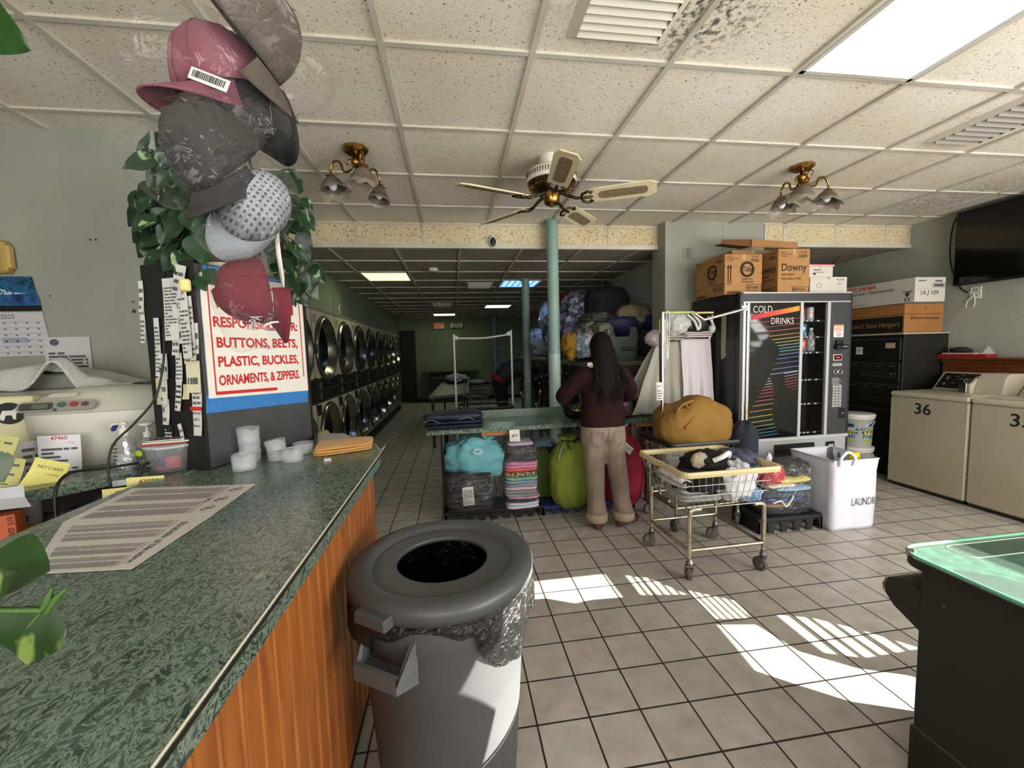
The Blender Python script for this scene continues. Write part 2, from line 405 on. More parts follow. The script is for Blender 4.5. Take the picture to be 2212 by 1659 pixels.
def bars(g, n):
    """split an outline into n bands by slender slats that stripe the sun patches"""
    ys = [p[1] for p in g]; z0, z1 = min(ys), max(ys); out = []
    def clip(poly, z, keep_above):
        r = []
        for i in range(len(poly)):
            a, c = poly[i], poly[(i + 1) % len(poly)]; ia, ic = (a[1] >= z) == keep_above, (c[1] >= z) == keep_above
            if ia: r.append(a)
            if ia != ic: t = (z - a[1]) / (c[1] - a[1]); r.append((a[0] + (c[0] - a[0]) * t, z))
        return r
    h = (z1 - z0) / n
    for k in range(n):
        q = clip(clip(g, z0 + h * k + h * .15, True), z0 + h * (k + 1) - h * .15, False)
        if len(q) > 2: out.append(q)
    return out
for i, gp in enumerate(gaps):
    g_ = [to_side(p) for p in gp]
    for q in ([g_] if i in (0, 3) else bars(g_, 6)): spline(q)
spline([(-.88, 2.05), (-.25, 2.05), (-.22, 2.45), (-.30, 2.60), (-.60, 2.62), (-.84, 2.60), (-.92, 2.42), (-.83, 2.27)])  # extra opening, shaped so sun reaches the right flank of the trash can
ob = bpy.data.objects.new('side_outline', cu); COL.objects.link(ob)
ev = ob.evaluated_get(bpy.context.evaluated_depsgraph_get()); me = bpy.data.meshes.new_from_object(ev)
bpy.data.objects.remove(ob); wf = bpy.data.objects.new('wall_right_sun_gaps', me); COL.objects.link(wf)
wf.matrix_world = Matrix(((0, 0, 1, 4.955), (1, 0, 0, 0), (0, 1, 0, 0), (0, 0, 0, 1))); me.materials.append(WALL); struct(wf)

# ================================================================== CEILING FITTINGS, COLUMNS, WALL ITEMS
BRASS = mat('brass', 'b08a4e', .25, metal=1, col2='8a6432', scale=20)
BRONZE = mat('antique_bronze', '6a5b48', .35, metal=.9, col2='3a3026', scale=40)
WHITEM = mat('white_enamel', 'd9d5ca', .4)
BLACKP = mat('black_plastic', '121212', .4)
CHROME = mat('chrome', 'd4d4d2', .16, metal=1)
STEEL = mat('brushed_steel', 'a9a79f', .3, metal=1, col2='8f8d86', scale=6)
CREAMB = mat('fan_blade_cream', 'd8cba8', .5, col2='c4b28c', scale=9, lo=.45, hi=.8)
CANE = mat('cane_webbing', '8f7e62', .8, col2='5f5140', scale=120, detail=1)
fan = thing('ceiling_fan', 'cream five-blade ceiling fan with brass hub hanging in front of the teal column', 'ceiling fan', (.666, 2.671, CE))
MB(WHITEM).lathe([(.075, 0), (.078, -.03), (.06, -.06), (.05, -.085)], seg=28).build('canopy', fan)
b = MB(WHITEM); b.lathe([(.05, -.08), (.14, -.085), (.158, -.10), (.162, -.15), (.155, -.165)], seg=40)
b.use(mat('fan_slots', '4a463c', .7))
for k in range(56):
    a = 2 * PI * k / 56; b.box((.161 * math.cos(a), .161 * math.sin(a), -.125), (.004, .005, .03), rz=a)
b.build('motor_housing', fan)
b = MB(BRONZE); b.lathe([(.157, -.163), (.15, -.18), (.10, -.205), (.05, -.215)], seg=40)
b.use(BRASS)
for k in range(20):
    a = 2 * PI * k / 20; b.box((.12 * math.cos(a), .12 * math.sin(a), -.194), (.05, .014, .008), rz=a)
b.build('motor_base', fan)
MB(BRASS).lathe([(.052, -.21), (.055, -.25), (.048, -.285), (.038, -.295), (.012, -.297), (.01, -.31), (0, -.312)], seg=28).build('switch_housing', fan)
MB(STEEL).cyl((0.01, -.02, -.30), (0.01, -.02, -.46), .0012, seg=5).build('pull_chain', fan)
for k, deg in enumerate((264, 336, 49, 128, 200)):
    a = math.radians(deg); R = Matrix.Rotation(a, 3, 'Z') @ Matrix.Rotation(math.radians(-16), 3, 'X')
    b = MB(CREAMB); zc = V((0, 0, -.268))
    out = [(.20, -.045), (.27, -.064), (.60, -.072), (.645, -.045), (.645, .045), (.60, .072), (.27, .064), (.20, .045)]
    b.prism(out, -.004, .004, lambda x, y, z: zc + R @ V((x, y, z)))
    bl = b.build('blade', fan)
    b = MB(CANE)
    b.prism([(x, y) for x, y in rounded(.30, .595, -.036, .036, .03)], -.0065, -.004, lambda x, y, z: zc + R @ V((x, y, z))); b.build('cane_panel', bl)
    b = MB(BRONZE); F = lambda x, y, z: zc + R @ V((x, y, z))
    b.tube([V((.05 * math.cos(a), .05 * math.sin(a), -.222)), F(.11, 0, .018), F(.16, 0, -.006), F(.21, 0, -.010)], [.012, .011, .010, .008], 8)
    for sgn in (-1, 1):
        b.tube([F(.19, 0, -.009), F(.20, sgn * .035, -.009), F(.235, sgn * .055, -.009), F(.262, sgn * .045, -.009), F(.25, sgn * .028, -.009)], [.007, .009, .008, .007, .004], 7)
    b.tube([F(.20, 0, -.009), F(.25, 0, -.009), F(.265, 0, -.009)], [.010, .009, .004], 7)
    b.build('blade_iron', fan)

SHADE = mat('frosted_glass_shade', '70675a', .5, col2='5c5348', scale=14, spec=.3)
SHADER = mat('clear_glass_rim', '8f8675', .3, alpha=.85, spec=.3)
BULB = mat('bulb_glass', 'e8ecf5', .2)
def scallop_shade(mb, c, tilt, cone=False, seg=48):
    R = tilt
    if cone:
        prof = [(.016, 0), (.028, -.012), (.058, -.075)]
        mb.use(SHADE); mb.lathe(prof, c, 24, R); mb.use(SHADER); mb.lathe([(.058, -.075), (.063, -.088)], c, 24, R)
        mb.use(mat('shade_etching', '6f6555', .6))
        for k in range(10):
            for sg in (1, -1):
                pts = []
                for t in range(7):
                    u = t / 6; r = .029 + .0305 * u; a = 2 * PI * k / 10 + sg * u * .63
                    pts.append(V(c) + R @ V((r * math.cos(a), r * math.sin(a), -.012 - .063 * u)))
                mb.tube(pts, .0012, 4)
        return
    def ring(r, z, w):
        return [V(c) + R @ V(((r * (1 + w * math.cos(8 * 2 * PI * k / seg))) * math.cos(2 * PI * k / seg),
                              (r * (1 + w * math.cos(8 * 2 * PI * k / seg))) * math.sin(2 * PI * k / seg),
                              z - abs(w) * .10 * math.cos(8 * 2 * PI * k / seg))) for k in range(seg)]
    mb.use(SHADE); mb.loft([ring(.024, 0, 0), ring(.040, -.014, 0), ring(.058, -.04, .01), ring(.066, -.058, .03)], (False, False))
    mb.use(SHADER); mb.loft([ring(.066, -.058, .03), ring(.073, -.072, .06), ring(.084, -.082, .085), ring(.086, -.085, .09)], (False, False))
def lamp_fixture(loc, px, label):
    t = thing('ceiling_lamp', label, 'ceiling lamp', loc, 0, 'brass ceiling lamps')
    MB(BRASS).lathe([(0, 0), (.075, 0), (.075, -.018), (.06, -.03), (.0, -.03)], seg=8, smooth=False).build('ceiling_plate', t)
    b = MB(BRASS); b.lathe([(.012, -.03), (.012, -.06), (.03, -.065), (.03, -.09), (.02, -.10), (.014, -.115), (0, -.118)], seg=20); b.build('stem', t)
    for (x, y, cone) in px:
        p = AZ(x, y, CE - .175) - V(loc); p.z = -.135
        h = V((p.x, p.y, 0)); L_ = h.length; d = h.normalized()
        F = lambda s, z: d * s + V((0, 0, z))
        b = MB(BRASS)
        b.tube(smooth_path([F(.02, -.075), F(.05, -.12), F(.5 * L_, -.115), F(.62 * L_, -.06), F(.85 * L_, -.045), F(L_, -.085), F(L_, -.125)], 6), .0075, 8)
        if not cone: b.tube(smooth_path([F(.03, -.07), F(.055, -.05), F(.075, -.07), F(.06, -.085)], 5), .004, 6)
        b.build('arm', t)
        q = F(L_, 0); b = MB(BRASS); b.lathe([(.008, -.118), (.026, -.124), (.03, -.145)], q, 20)
        for kk in range(3):
            a = kk * 2.09; b.cyl(q + V((.03 * math.cos(a), .03 * math.sin(a), -.138)), q + V((.044 * math.cos(a), .044 * math.sin(a), -.138)), .003, seg=6)
        ho = b.build('shade_holder', t)
        tilt = Matrix.Rotation(.22, 3, V((-d.y, d.x, 0)))
        b = MB(); b.T = Matrix.Translation(q + V((0, 0, -.138))) @ Matrix.Scale(1.16, 4); scallop_shade(b, V((0, 0, 0)), tilt, cone); b.build('lamp_shade', t)
        MB(BULB).blob(q + tilt @ V((0, 0, -.045)) + V((0, 0, -.138)), (.026, .026, .034), amp=0, nu=16, nv=10).build('bulb', t)
lamp_fixture((-.536, 2.651, CE), [(716, 398, 0), (787, 377, 0), (821, 418, 1)], 'brass three-arm ceiling lamp left of the fan, one shade plain and cone-shaped')
lamp_fixture((2.46, 2.648, CE), [(1687, 440, 0), (1737, 412, 0), (1788, 425, 0)], 'brass three-arm ceiling lamp right of the fan with three scalloped shades')

# vents
def vent(name, label, x0, x1, y0, y1, z, n, dark, open_=False):
    t = thing(name, label, 'vent', ((x0 + x1) / 2, (y0 + y1) / 2, z), 0)
    w, d = (x1 - x0) / 2, (y1 - y0) / 2; fr = mat('vent_frame', 'c9c3b5', .5)
    b = MB(fr); f = .035
    for pts in (((-w, -d), (w, -d), (w - f, -d + f), (-w + f, -d + f)), ((w, -d), (w, d), (w - f, d - f), (w - f, -d + f)), ((w, d), (-w, d), (-w + f, d - f), (w - f, d - f)), ((-w, d), (-w, -d), (-w + f, -d + f), (-w + f, d - f))):
        b.add([(pts[0][0], pts[0][1], -.001), (pts[1][0], pts[1][1], -.001), (pts[2][0], pts[2][1], -.022), (pts[3][0], pts[3][1], -.022)], [(0, 1, 2, 3)])
    b.build('vent_frame', t)
    MB(mat('vent_dark', '171512', .9)).span(-w + f, w - f, -d + f, d - f, -.004, -.002).build('backing', t)
    sl = mat('vent_slat', 'cfc9bb', .5) if not open_ else mat('vent_slat_grey', '8a867c', .5)
    for k in range(n):
        y = -d + f + (2 * d - 2 * f) * (k + .5) / n
        R = Matrix.Rotation(math.radians(-32 if not open_ else -58), 3, 'X')
        MB(sl).box((0, y, -.014), (2 * w - 2 * f, (2 * d - 2 * f) / n * (1.0 if not open_ else .8), .002), R=R).build('slat', t)
vent('ceiling_vent', 'dusty white louvred air vent in the ceiling nearest the camera', .485, .885, 1.26, 1.675, CE, 9, True)
vent('ceiling_vent', 'wide dark-slatted air vent in the ceiling near the television', 2.95, 3.33, 1.62, 2.28, CE, 12, True, True)
for (px, py, w, lb) in ((1035, 614, .2, 'dirty air vent in the rear ceiling beside the blue light panel'), (955, 657, .22, 'dark air vent in the rear ceiling just before the last yellow light')):
    p = AZ(px, py, LO); vent('ceiling_vent', lb, p.x - w, p.x + w, p.y - w, p.y + w, LO, 4, True)

# light panels
def light_panel(label, x0, x1, y0, y1, z, em, st, cells=False):
    t = thing('ceiling_light_panel', label, 'ceiling light', ((x0 + x1) / 2, (y0 + y1) / 2, z), 0, 'recessed ceiling light panels')
    w, d = (x1 - x0) / 2, (y1 - y0) / 2
    b = MB(TBAR)
    for a in ((-w, w, -d, -d + .02), (-w, w, d - .02, d), (-w, -w + .02, -d, d), (w - .02, w, -d, d)): b.span(*a, -.014, 0)
    b.build('panel_frame', t)
    m = mat('diffuser_' + em + str(int(cells)), em, .4, emit=em, estr=st)
    b = MB(m); b.span(-w + .02, w - .02, -d + .02, d - .02, -.010, -.002)
    if cells:
        b.use(mat('diffuser_bright_dot', 'bff0ff', .4, emit='bff0ff', estr=st * 1.6))
        for i in range(6):
            for j in range(4): b.span(-w + .05 + i * .088, -w + .10 + i * .088, -d + .06 + j * .13, -d + .10 + j * .13, -.012, -.0095)
    b.build('diffuser', t)
light_panel('large bluish-white light panel in the front ceiling at the upper right', 1.600, 2.186, .56, 1.757, CE, 'c6d8ff', .78)
light_panel('yellowish light panel in the rear ceiling above the dryers', -1.105, -.530, 5.252, 5.837, LO, 'f0f29a', 1.6)
light_panel('blue light panel in the rear ceiling behind the second column', .717, 1.300, 5.86, 6.447, LO, '4b8fff', 1.2, True)
light_panel('cyan-white light panel in the rear ceiling before the farthest column', .717, 1.300, 8.90, 9.50, LO, 'd8fbff', 2.0)
light_panel('narrow yellow-white light panel farthest back near the exit sign', -.505, .083, 10.74, 11.33, LO, 'fbffc0', 2.0)
lamp('rear_panel_glow_left', 'AREA', (-.82, 5.55, LO - .02), (0, 0, -1), 2.5, (.95, 1, .7), size=.5)
lamp('rear_panel_glow_middle', 'AREA', (1.0, 6.15, LO - .02), (0, 0, -1), 1.2, (.5, .7, 1), size=.5)
lamp('rear_panel_glow_far', 'AREA', (1.0, 9.2, LO - .02), (0, 0, -1), 3, (.9, 1, .95), size=.5)
lamp('rear_panel_glow_last', 'AREA', (-.2, 11.0, LO - .02), (0, 0, -1), 2.5, (1, 1, .75), size=.5)

# smoke detectors
for (px, py, lb) in ((936, 580, 'white smoke detector on the rear ceiling beside the yellow panel'), (948, 655, 'small smoke detector on the rear ceiling above the far dark vent')):
    p = AZ(px, py, LO); t = thing('smoke_detector', lb, 'smoke detector', p)
    MB(WHITEM).lathe([(.062, 0), (.062, -.02), (.05, -.035), (.0, -.037)], seg=24).build('housing', t)
    b = MB(mat('detector_slots', '3c3a36', .6)); 
    for k in range(8): b.box((.061 * math.cos(k * .785), .061 * math.sin(k * .785), -.012), (.004, .022, .008), rz=k * .785)
    b.build('vent_groove', t)
# camera on the soffit
t = thing('security_camera', 'small white teardrop camera with black face on the soffit beam', 'camera', (.412, 4.03, 2.448))
b = MB(WHITEM); b.blob((0, -.02, .004), (.038, .025, .06), amp=0, nu=20, nv=14); b.build('housing', t)
b = MB(BLACKP); b.blob((0, -.038, -.004), (.028, .013, .044), amp=0, nu=18, nv=12); b.use(mat('lens_grey', '5b6168', .2)); b.lathe([(0, 0), (.009, 0), (.009, .004)], (0, -.052, .01), 14, Matrix.Rotation(PI / 2, 3, 'X')); b.build('lens_face', t)

# columns
TEAL = mat('column_teal_paint', '86a39a', .45, col2='7b978e', scale=3)
TEAL2 = mat('column_teal_lower', '9db7ae', .35)
def column(px, x, y, r, z1, label, m, m2=None):
    t = thing('support_column', label, 'column', (x, y, 0)); b = MB(m); b.lathe([(r, 0), (r, z1)], seg=28)
    b.build('shaft', t)
    MB(m).lathe([(r + .001, z1 - .012), (r + .025, z1 - .01), (r + .025, z1)], seg=28).build('top_flange', t)
    if m2: MB(m2).lathe([(r + .002, .0), (r + .002, 1.36)], seg=28).build('lower_wrap', t)
column(0, .978, 3.93, .056, CE, 'thick teal column rising behind the folding table in front of the soffit', TEAL, TEAL2)
column(0, 1.045, 5.82, .055, LO, 'darker teal column second in line beside the blue light panel', mat('column_teal_dark', '7c978c', .5, col2='6b8378', scale=4))
column(0, 1.127, 11.1, .06, LO, 'blue column farthest back beyond the hanging rack', mat('column_blue', '4b6f8c', .5))

# television
TVX = 4.82; y1 = AX(2066, 458, TVX).y
t = thing('television', 'large black wall-mounted flat television at the right edge', 'television', (TVX, y1 - .62, 1.90))
MB(BLACKP).span(0, .05, -.62, .62, .005, .70, .008).build('case', t)
MB(mat('screen_black', '060708', .12)).span(-.002, .001, -.605, .605, .025, .685).build('screen', t)
MB(BLACKP).span(.05, .13, -.2, .2, .2, .5).build('wall_bracket', t)
b = MB(BLACKP); P = [AX(2066, 470, 4.85), AX(2056, 500, 4.92), AX(2052, 545, 4.94), AX(2056, 580, 4.94), AX(2072, 618, 4.94), AX(2090, 632, 4.94)]
tag(b.tube(smooth_path(P, 6), .006, 6).build('hanging_cable'), 'black cord hanging from the television down the right wall', 'cable')
p = AX(2108, 632, 4.945)
b = MB(mat('outlet_plate', 'c8c4b6', .5)); b.span(p.x - .006, p.x + .004, p.y - .045, p.y + .045, p.z - .06, p.z + .06, .004); b.use(mat('outlet_holes', '4d4a42', .6))
for dz in (-.025, .025): b.span(p.x - .0075, p.x, p.y - .012, p.y - .006, p.z + dz - .01, p.z + dz + .01); b.span(p.x - .0075, p.x, p.y + .006, p.y + .012, p.z + dz - .01, p.z + dz + .01)
tag(b.build('wall_outlet'), 'cream outlet plate on the right wall below the television', 'outlet')
b = MB(mat('white_string', 'd8d3c4', .7))
b.tube(smooth_path([AX(2092, 633, 4.93), AX(2104, 636, 4.93), AX(2090, 650, 4.935), AX(2086, 664, 4.935)], 5), .004, 6); b.tube(smooth_path([AX(2104, 636, 4.93), AX(2106, 650, 4.935), AX(2103, 663, 4.935)], 5), .004, 6)
tag(b.build('plug_cord'), 'short white cord dangling from the outlet on the right wall', 'cord')

# rear wall items
def on_rear(px, py): return AY(px, py, 11.985)
a, c = on_rear(935, 697), on_rear(961, 711)
t = thing('exit_sign', 'red EXIT sign high on the rear wall', 'sign', ((a.x + c.x) / 2, 11.985, (a.z + c.z) / 2)); w, h = (c.x - a.x) / 2, (a.z - c.z) / 2
MB(mat('exit_case', '8d8f78', .5)).span(-w, w, -.05, .005, -h, h, .01).build('case', t)
b = MB(mat('exit_face', 'b7a58a', .5, emit='a07860', estr=.02)); b.span(-w * .88, w * .88, -.054, -.049, -h * .8, h * .8); b.use(mat('exit_red', 'd8281c', .5, emit='ff2a1a', estr=.15)); b.text('EXIT', h * 1.5, plane((.0, -.056, 0), (1, 0, 0), (0, 0, 1)), .02); b.text('<', h * 1.0, plane((-w * .72, -.056, 0), (1, 0, 0), (0, 0, 1)), .02); b.build('face', t)
a, c = on_rear(972, 698), on_rear(1000, 709)
t = thing('emergency_light', 'grey twin-head emergency light on the rear wall beside the exit sign', 'light', ((a.x + c.x) / 2, 11.98, (a.z + c.z) / 2)); w = (c.x - a.x) / 2
MB(mat('emergency_case', '8c9490', .5)).span(-w * .5, w * .5, -.07, .01, -.07, .07, .02).build('case', t)
for sg in (-1, 1): MB(mat('emergency_lens', 'b5b494', .4)).blob((sg * w * .75, -.05, 0), (w * .27, .05, .075), amp=0, e=.7, nu=16, nv=10).build('lamp_head', t)

# ================================================================== COUNTER AND WHAT STANDS ON IT
def marble_mat(name, dark, mid, vein, sc=7.0):
    m = bpy.data.materials.new(name); m.use_nodes = True; nt = m.node_tree; L = nt.links.new; b = nt.nodes['Principled BSDF']
    tc = nt.nodes.new('ShaderNodeTexCoord'); mp = nt.nodes.new('ShaderNodeMapping'); mp.inputs['Scale'].default_value = (1, .62, 1); mp.inputs['Rotation'].default_value = (0, 0, .5)
    L(tc.outputs['Object'], mp.inputs[0])
    n = nt.nodes.new('ShaderNodeTexNoise'); n.inputs['Scale'].default_value = sc; n.inputs['Detail'].default_value = 9; n.inputs['Roughness'].default_value = .72; n.inputs['Distortion'].default_value = 1.6
    L(mp.outputs[0], n.inputs['Vector'])
    r = nt.nodes.new('ShaderNodeValToRGB'); e = r.color_ramp.elements
    e[0].position = .30; e[0].color = lin(dark); e[1].position = .52; e[1].color = lin(mid)
    x = e.new(.40); x.color = lin(dark); x = e.new(.60); x.color = lin(dark); x = e.new(.67); x.color = lin(vein); x = e.new(.74); x.color = lin(mid)
    n2 = nt.nodes.new('ShaderNodeTexNoise'); n2.inputs['Scale'].default_value = sc * 5.5; n2.inputs['Detail'].default_value = 6; n2.inputs['Roughness'].default_value = .7; n2.inputs['Distortion'].default_value = 2.2
    L(mp.outputs[0], n2.inputs['Vector'])
    r2 = nt.nodes.new('ShaderNodeValToRGB'); e = r2.color_ramp.elements; e[0].position = .44; e[0].color = (0, 0, 0, 1); e[1].position = .56; e[1].color = (0, 0, 0, 1); x = e.new(.5); x.color = (.8, .8, .8, 1)
    L(n.outputs['Fac'], r.inputs[0]); L(n2.outputs['Fac'], r2.inputs[0])
    mx = nt.nodes.new('ShaderNodeMix'); mx.data_type = 'RGBA'; mx.inputs[7].default_value = lin(vein); L(r2.outputs[0], mx.inputs[0]); L(r.outputs[0], mx.inputs[6]); L(mx.outputs[2], b.inputs['Base Color'])
    b.inputs['Roughness'].default_value = .24
    return m
MARBLE = marble_mat('green_marble_laminate', '29342f', '47554d', '8a9c88')
def bead_mat():
    m = mat('orange_beadboard_wood', 'a4622c', .38, col2='7d4520', scale=7, detail=6, stretch=(5, 5, .6), lo=.3, hi=.75, distort=.8); return m
WOOD = bead_mat(); GROOVE = mat('beadboard_groove', '5e3216', .6)
H = .95
counter = thing('service_counter', 'L-shaped counter with green marble laminate top and orange beadboard front', 'counter', (0, 0, 0))
front = [(-.344, -1.0), (-.344, 1.85), (-.356, 1.95), (-.395, 2.08), (-.449, 2.193), (-.535, 2.31), (-.639, 2.391), (-.76, 2.445), (-.90, 2.48), (-1.1, 2.50), (-1.395, 2.505)]
inner = [(-2.6, 2.50), (-2.6, 1.40), (-1.72, 1.43), (-1.554, 1.608), (-1.276, 1.886), (-1.15, 1.80), (-1.17, 1.6), (-1.19, -1.0)]
MB(MARBLE).prism(front + inner, H - .042, H).build('worktop', counter)
b = MB(mat('seam_black', '17150f', .5)); b.tube([(x + .0008, y, H - .002) for x, y in smooth_path([(p[0], p[1], 0) for p in front[:9]], 3) and [(q.x, q.y) for q in smooth_path([(p[0], p[1], 0) for p in front[:9]], 3)]], .0032, 5)
b.use(mat('seam_white', 'd9d4c2', .5)); b.tube([(q.x - .005, q.y - .002, H + .0002) for q in smooth_path([(p[0], p[1], 0) for p in front[:9]], 3)], .0022, 5)
b.build('edge_seam', counter)
# beadboard along an inset path
pth = [V((-.378, -1.0, 0)), V((-.378, 1.84, 0))] + [V((x * 1.0 - .034, y - .03, 0)) for x, y in front[2:10]]
dist = [0]
for i in range(1, len(pth)): dist.append(dist[-1] + (pth[i] - pth[i - 1]).length)
def on_path(s):
    for i in range(1, len(pth)):
        if s <= dist[i] or i == len(pth) - 1:
            t = (s - dist[i - 1]) / max(dist[i] - dist[i - 1], 1e-6); d = (pth[i] - pth[i - 1]).normalized()
            return pth[i - 1] + d * t * (dist[i] - dist[i - 1]), V((d.y, -d.x, 0))
b = MB(WOOD); s = 0; P = .066; prof = [(0, 0), (.044, 0), (.0455, -.004), (.048, -.005), (.0495, -.001), (.055, .0015), (.0605, -.001), (.062, -.005), (.0645, -.004), (.066, 0)]
lo_, hi_ = [], []
while s < dist[-1] - P:
    for u, o in prof[:-1]:
        p, n = on_path(s + u); q = p + n * o; lo_.append((q.x, q.y, .09)); hi_.append((q.x, q.y, H - .043))
    s += P
nn = len(lo_); k = len(prof) - 1
for i in range(nn - 1):
    b.use(GROOVE if (i % k) in (1, 2, 6, 7) else WOOD); b.add([lo_[i], lo_[i + 1], hi_[i + 1], hi_[i]], [(0, 1, 2, 3)])
b.build('front_panel', counter)
b = MB(mat('counter_carcass', '2a211a', .8)); b.prism([(-.42, -.98), (-.42, 1.82), (-.50, 2.15), (-.70, 2.34), (-.95, 2.42), (-.98, 2.40), (-.98, -.98)], .0, H - .045); b.build('carcass', counter)
MB(mat('kick_black', '141210', .7)).prism([(-.395, -.98), (-.395, 1.84), (-.415, 1.84), (-.415, -.98)], 0, .09).build('kick_board', counter)
b = MB(mat('shelf_dark', '38332b', .8)); b.span(-2.55, -1.0, 1.9, 2.5, .58, .60); b.span(-1.6, -1.0, 1.45, 1.9, .58, .60); b.span(-2.55, -1.6, 1.45, 1.9, .58, .60)
b.span(-2.57, -2.54, 1.42, 2.5, 0, H - .045); b.span(-2.54, -1.0, 2.47, 2.5, 0, H - .045); b.build('shelf', counter)

# ---- dark cabinet with the notice
CAB = V((-1.004, 1.774, H)); CA = math.atan2(.923, .383)
BLK = mat('cabinet_black', '161617', .5, col2='1e1e20', scale=5)
cab = thing('metal_cabinet', 'dark grey metal cabinet standing on the counter with a red-lettered notice on its front', 'cabinet', CAB, CA)
MB(BLK).span(0, .60, .004, .26, 0, .835, .004).build('case', cab)
b = MB(mat('cabinet_grey_front', '4b4d50', .42, col2='424447', scale=6)); b.span(.012, .588, -.002, .02, .004, .828, .003); b.use(BLK); b.span(.0, .014, -.004, .01, 0, .835); b.span(.586, .60, -.004, .01, 0, .835); b.build('front_panel', cab)
b = MB(BLK); b.span(-.003, 0, .125, .129, .05, .83); b.build('side_seam', cab)
def CF(o=0.0): return lambda x, y, z=0: (x, -.003 - o - z, y)
b = MB(mat('tape_blue', '3d7fc4', .6, col2='3474b8', scale=30)); b.prism([(.045, .765), (.578, .80), (.578, .828), (.05, .828)], .0, .001, CF()); b.build('blue_tape', cab); b = MB(MATS['tape_blue']); b.prism([(.012, .232), (.568, .208), (.575, .285), (.02, .305)], .0, .001, CF()); tape = b.build('blue_tape', cab)
sign = tag(thing('notice_sign', None, None, CAB, CA), 'white laundry notice with red capital letters taped to the dark cabinet', 'sign')
b = MB(mat('notice_white', 'e6e3d8', .5)); b.prism([(.028, .29), (.573, .268), (.571, .818), (.032, .79)], .001, .005, CF()); b.build('board', sign)
RED = mat('notice_red', 'c22f33', .5)
b = MB(RED)
def bar(x0, y0, x1, y1, w):
    d = V((x1 - x0, y1 - y0)).normalized(); n = V((-d.y, d.x)) * w / 2
    b.prism([(x0 + n.x, y0 + n.y), (x0 - n.x, y0 - n.y), (x1 - n.x, y1 - n.y), (x1 + n.x, y1 + n.y)][::-1], .0052, .0058, CF())
bar(.055, .755, .553, .779, .010); bar(.060, .31, .060, .76, .006); bar(.548, .345, .546, .78, .006); bar(.058, .308, .37, .297, .014)
for txt, y, w in (('WE ARE NOT', .690, .45), ('RESPONSIBLE FOR:', .600, .455), ('BUTTONS, BELTS,', .515, .44), ('PLASTIC, BUCKLES,', .435, .44), ('ORNAMENTS, & ZIPPERS.', .357, .445)):
    F0 = CF(.0056); hgt = .094 if 'NOT' in txt else .058
    cu = MB(RED); cu.text(txt, 1, lambda x, y, z=0: (x, y, z), .035); wd = max(v.x for v in cu.v) - min(v.x for v in cu.v)
    sxx = w / wd / hgt
    b.text(txt, hgt, lambda x, yy, z=0, y=y: F0(.298 + x, y + yy + (x) * .0, z), .035, sx=sxx)
b.build('lettering', sign)

# ---- slips of paper on the cabinet side
PAPER = mat('receipt_paper', 'd6d5cf', .8, col2='c7c6c0', scale=20)
INK = mat('ink_grey', '5c5c60', .8); INKB = mat('ink_black', '232326', .8)
YEL = mat('paper_yellow', 'd9cf86', .8); TAN = mat('paper_tan', 'cdbf98', .8)
def note(name, label, F, w, h, m, lines=0, seed=0, group=None, curl=.006, margin=.12, ink=INK, extra=None, cat='note'):
    """sheet hung in the frame F (x right, y up from the sheet's top edge, z outward)"""
    b = MB(m); rr = random.Random(seed); k1 = rr.uniform(-1, 1)
    zf = lambda v, u=0: .0015 + curl * (v ** 2) * (1.2 + k1 * (u - .5)) + curl * .06 * (1 + math.sin(5 * v + seed))
    b.surf(lambda u, v: F((u - .5) * w, -v * h, zf(v, u)), 3, 8, smooth=True)
    b.use(ink)
    for i in range(lines):
        v = margin + (1 - 1.6 * margin) * (i + .5) / lines; x = -w * .42; 
        while x < w * .40:
            L_ = min(rr.uniform(.10, .5) * w, w * .42 - x)
            hh = h * .38 / lines
            vv = v + hh / h * .5
            b.add([F(x, -v * h, zf(v, x / w + .5) + .0008), F(x, -v * h - hh, zf(vv, x / w + .5) + .0008), F(x + L_, -v * h - hh, zf(vv, (x + L_) / w + .5) + .0008), F(x + L_, -v * h, zf(v, (x + L_) / w + .5) + .0008)], [(0, 1, 2, 3)])
            x += L_ + rr.uniform(.02, .08) * w
            if rr.random() < .25: break
    if extra: extra(b, F, zf)
    o = b.build(name)
    if label: tag(o, label, cat, group)
    return o
cd, cn = V((.383, .923, 0)).normalized(), V((-.923, .383, 0)).normalized()     # along front, towards the back
def side_frame(px, py, tilt=0.0, off=.002):
    r_ = ray(px, py); t = (CAB - EYE).dot(cd) / r_.dot(cd); o = EYE + r_ * t - cd * off
    ex = V((-cn.x, -cn.y, 0)) * math.cos(tilt) + V((0, 0, 1)) * math.sin(tilt); ey = V((0, 0, 1)) * math.cos(tilt) - V((-cn.x, -cn.y, 0)) * math.sin(tilt)
    return lambda x, y, z=0: o + ex * x + ey * y - cd * z
def slip(px, py, wpx, hpx, m, lines, label, tilt=0., off=.002, extra=None, ink=INK):
    k = .00128
    return note('paper_slip', label + ', on the dark cabinet side', side_frame(px, py, tilt, off), wpx * k * 2.0, hpx * k * 1.95, m, lines, int(px * 7 + py), 'papers taped to the side of the cabinet', extra=extra, ink=ink)
def big(txt, size, col=INKB, dy=.3):
    def f(b, F, zf):
        b.use(col); b.text(txt, size, lambda x, y, z=0: F(x, -dy + y, zf(.5) + .0012), .012)
    return f
slip(366, 601, 28, 98, PAPER, 16, 'long printed receipt with dense lines, topmost on the left')
slip(388, 590, 22, 110, PAPER, 4, 'slip with an orange round stamp', .0, .001, big('8', .05, mat('ink_orange', 'd2602a', .7), .12))
slip(398, 574, 22, 44, PAPER, 3, 'curled slip bent outward at the very top', -.25, .012)
slip(397, 622, 20, 110, PAPER, 14, 'long narrow receipt hanging in front of the others', .05, .010)
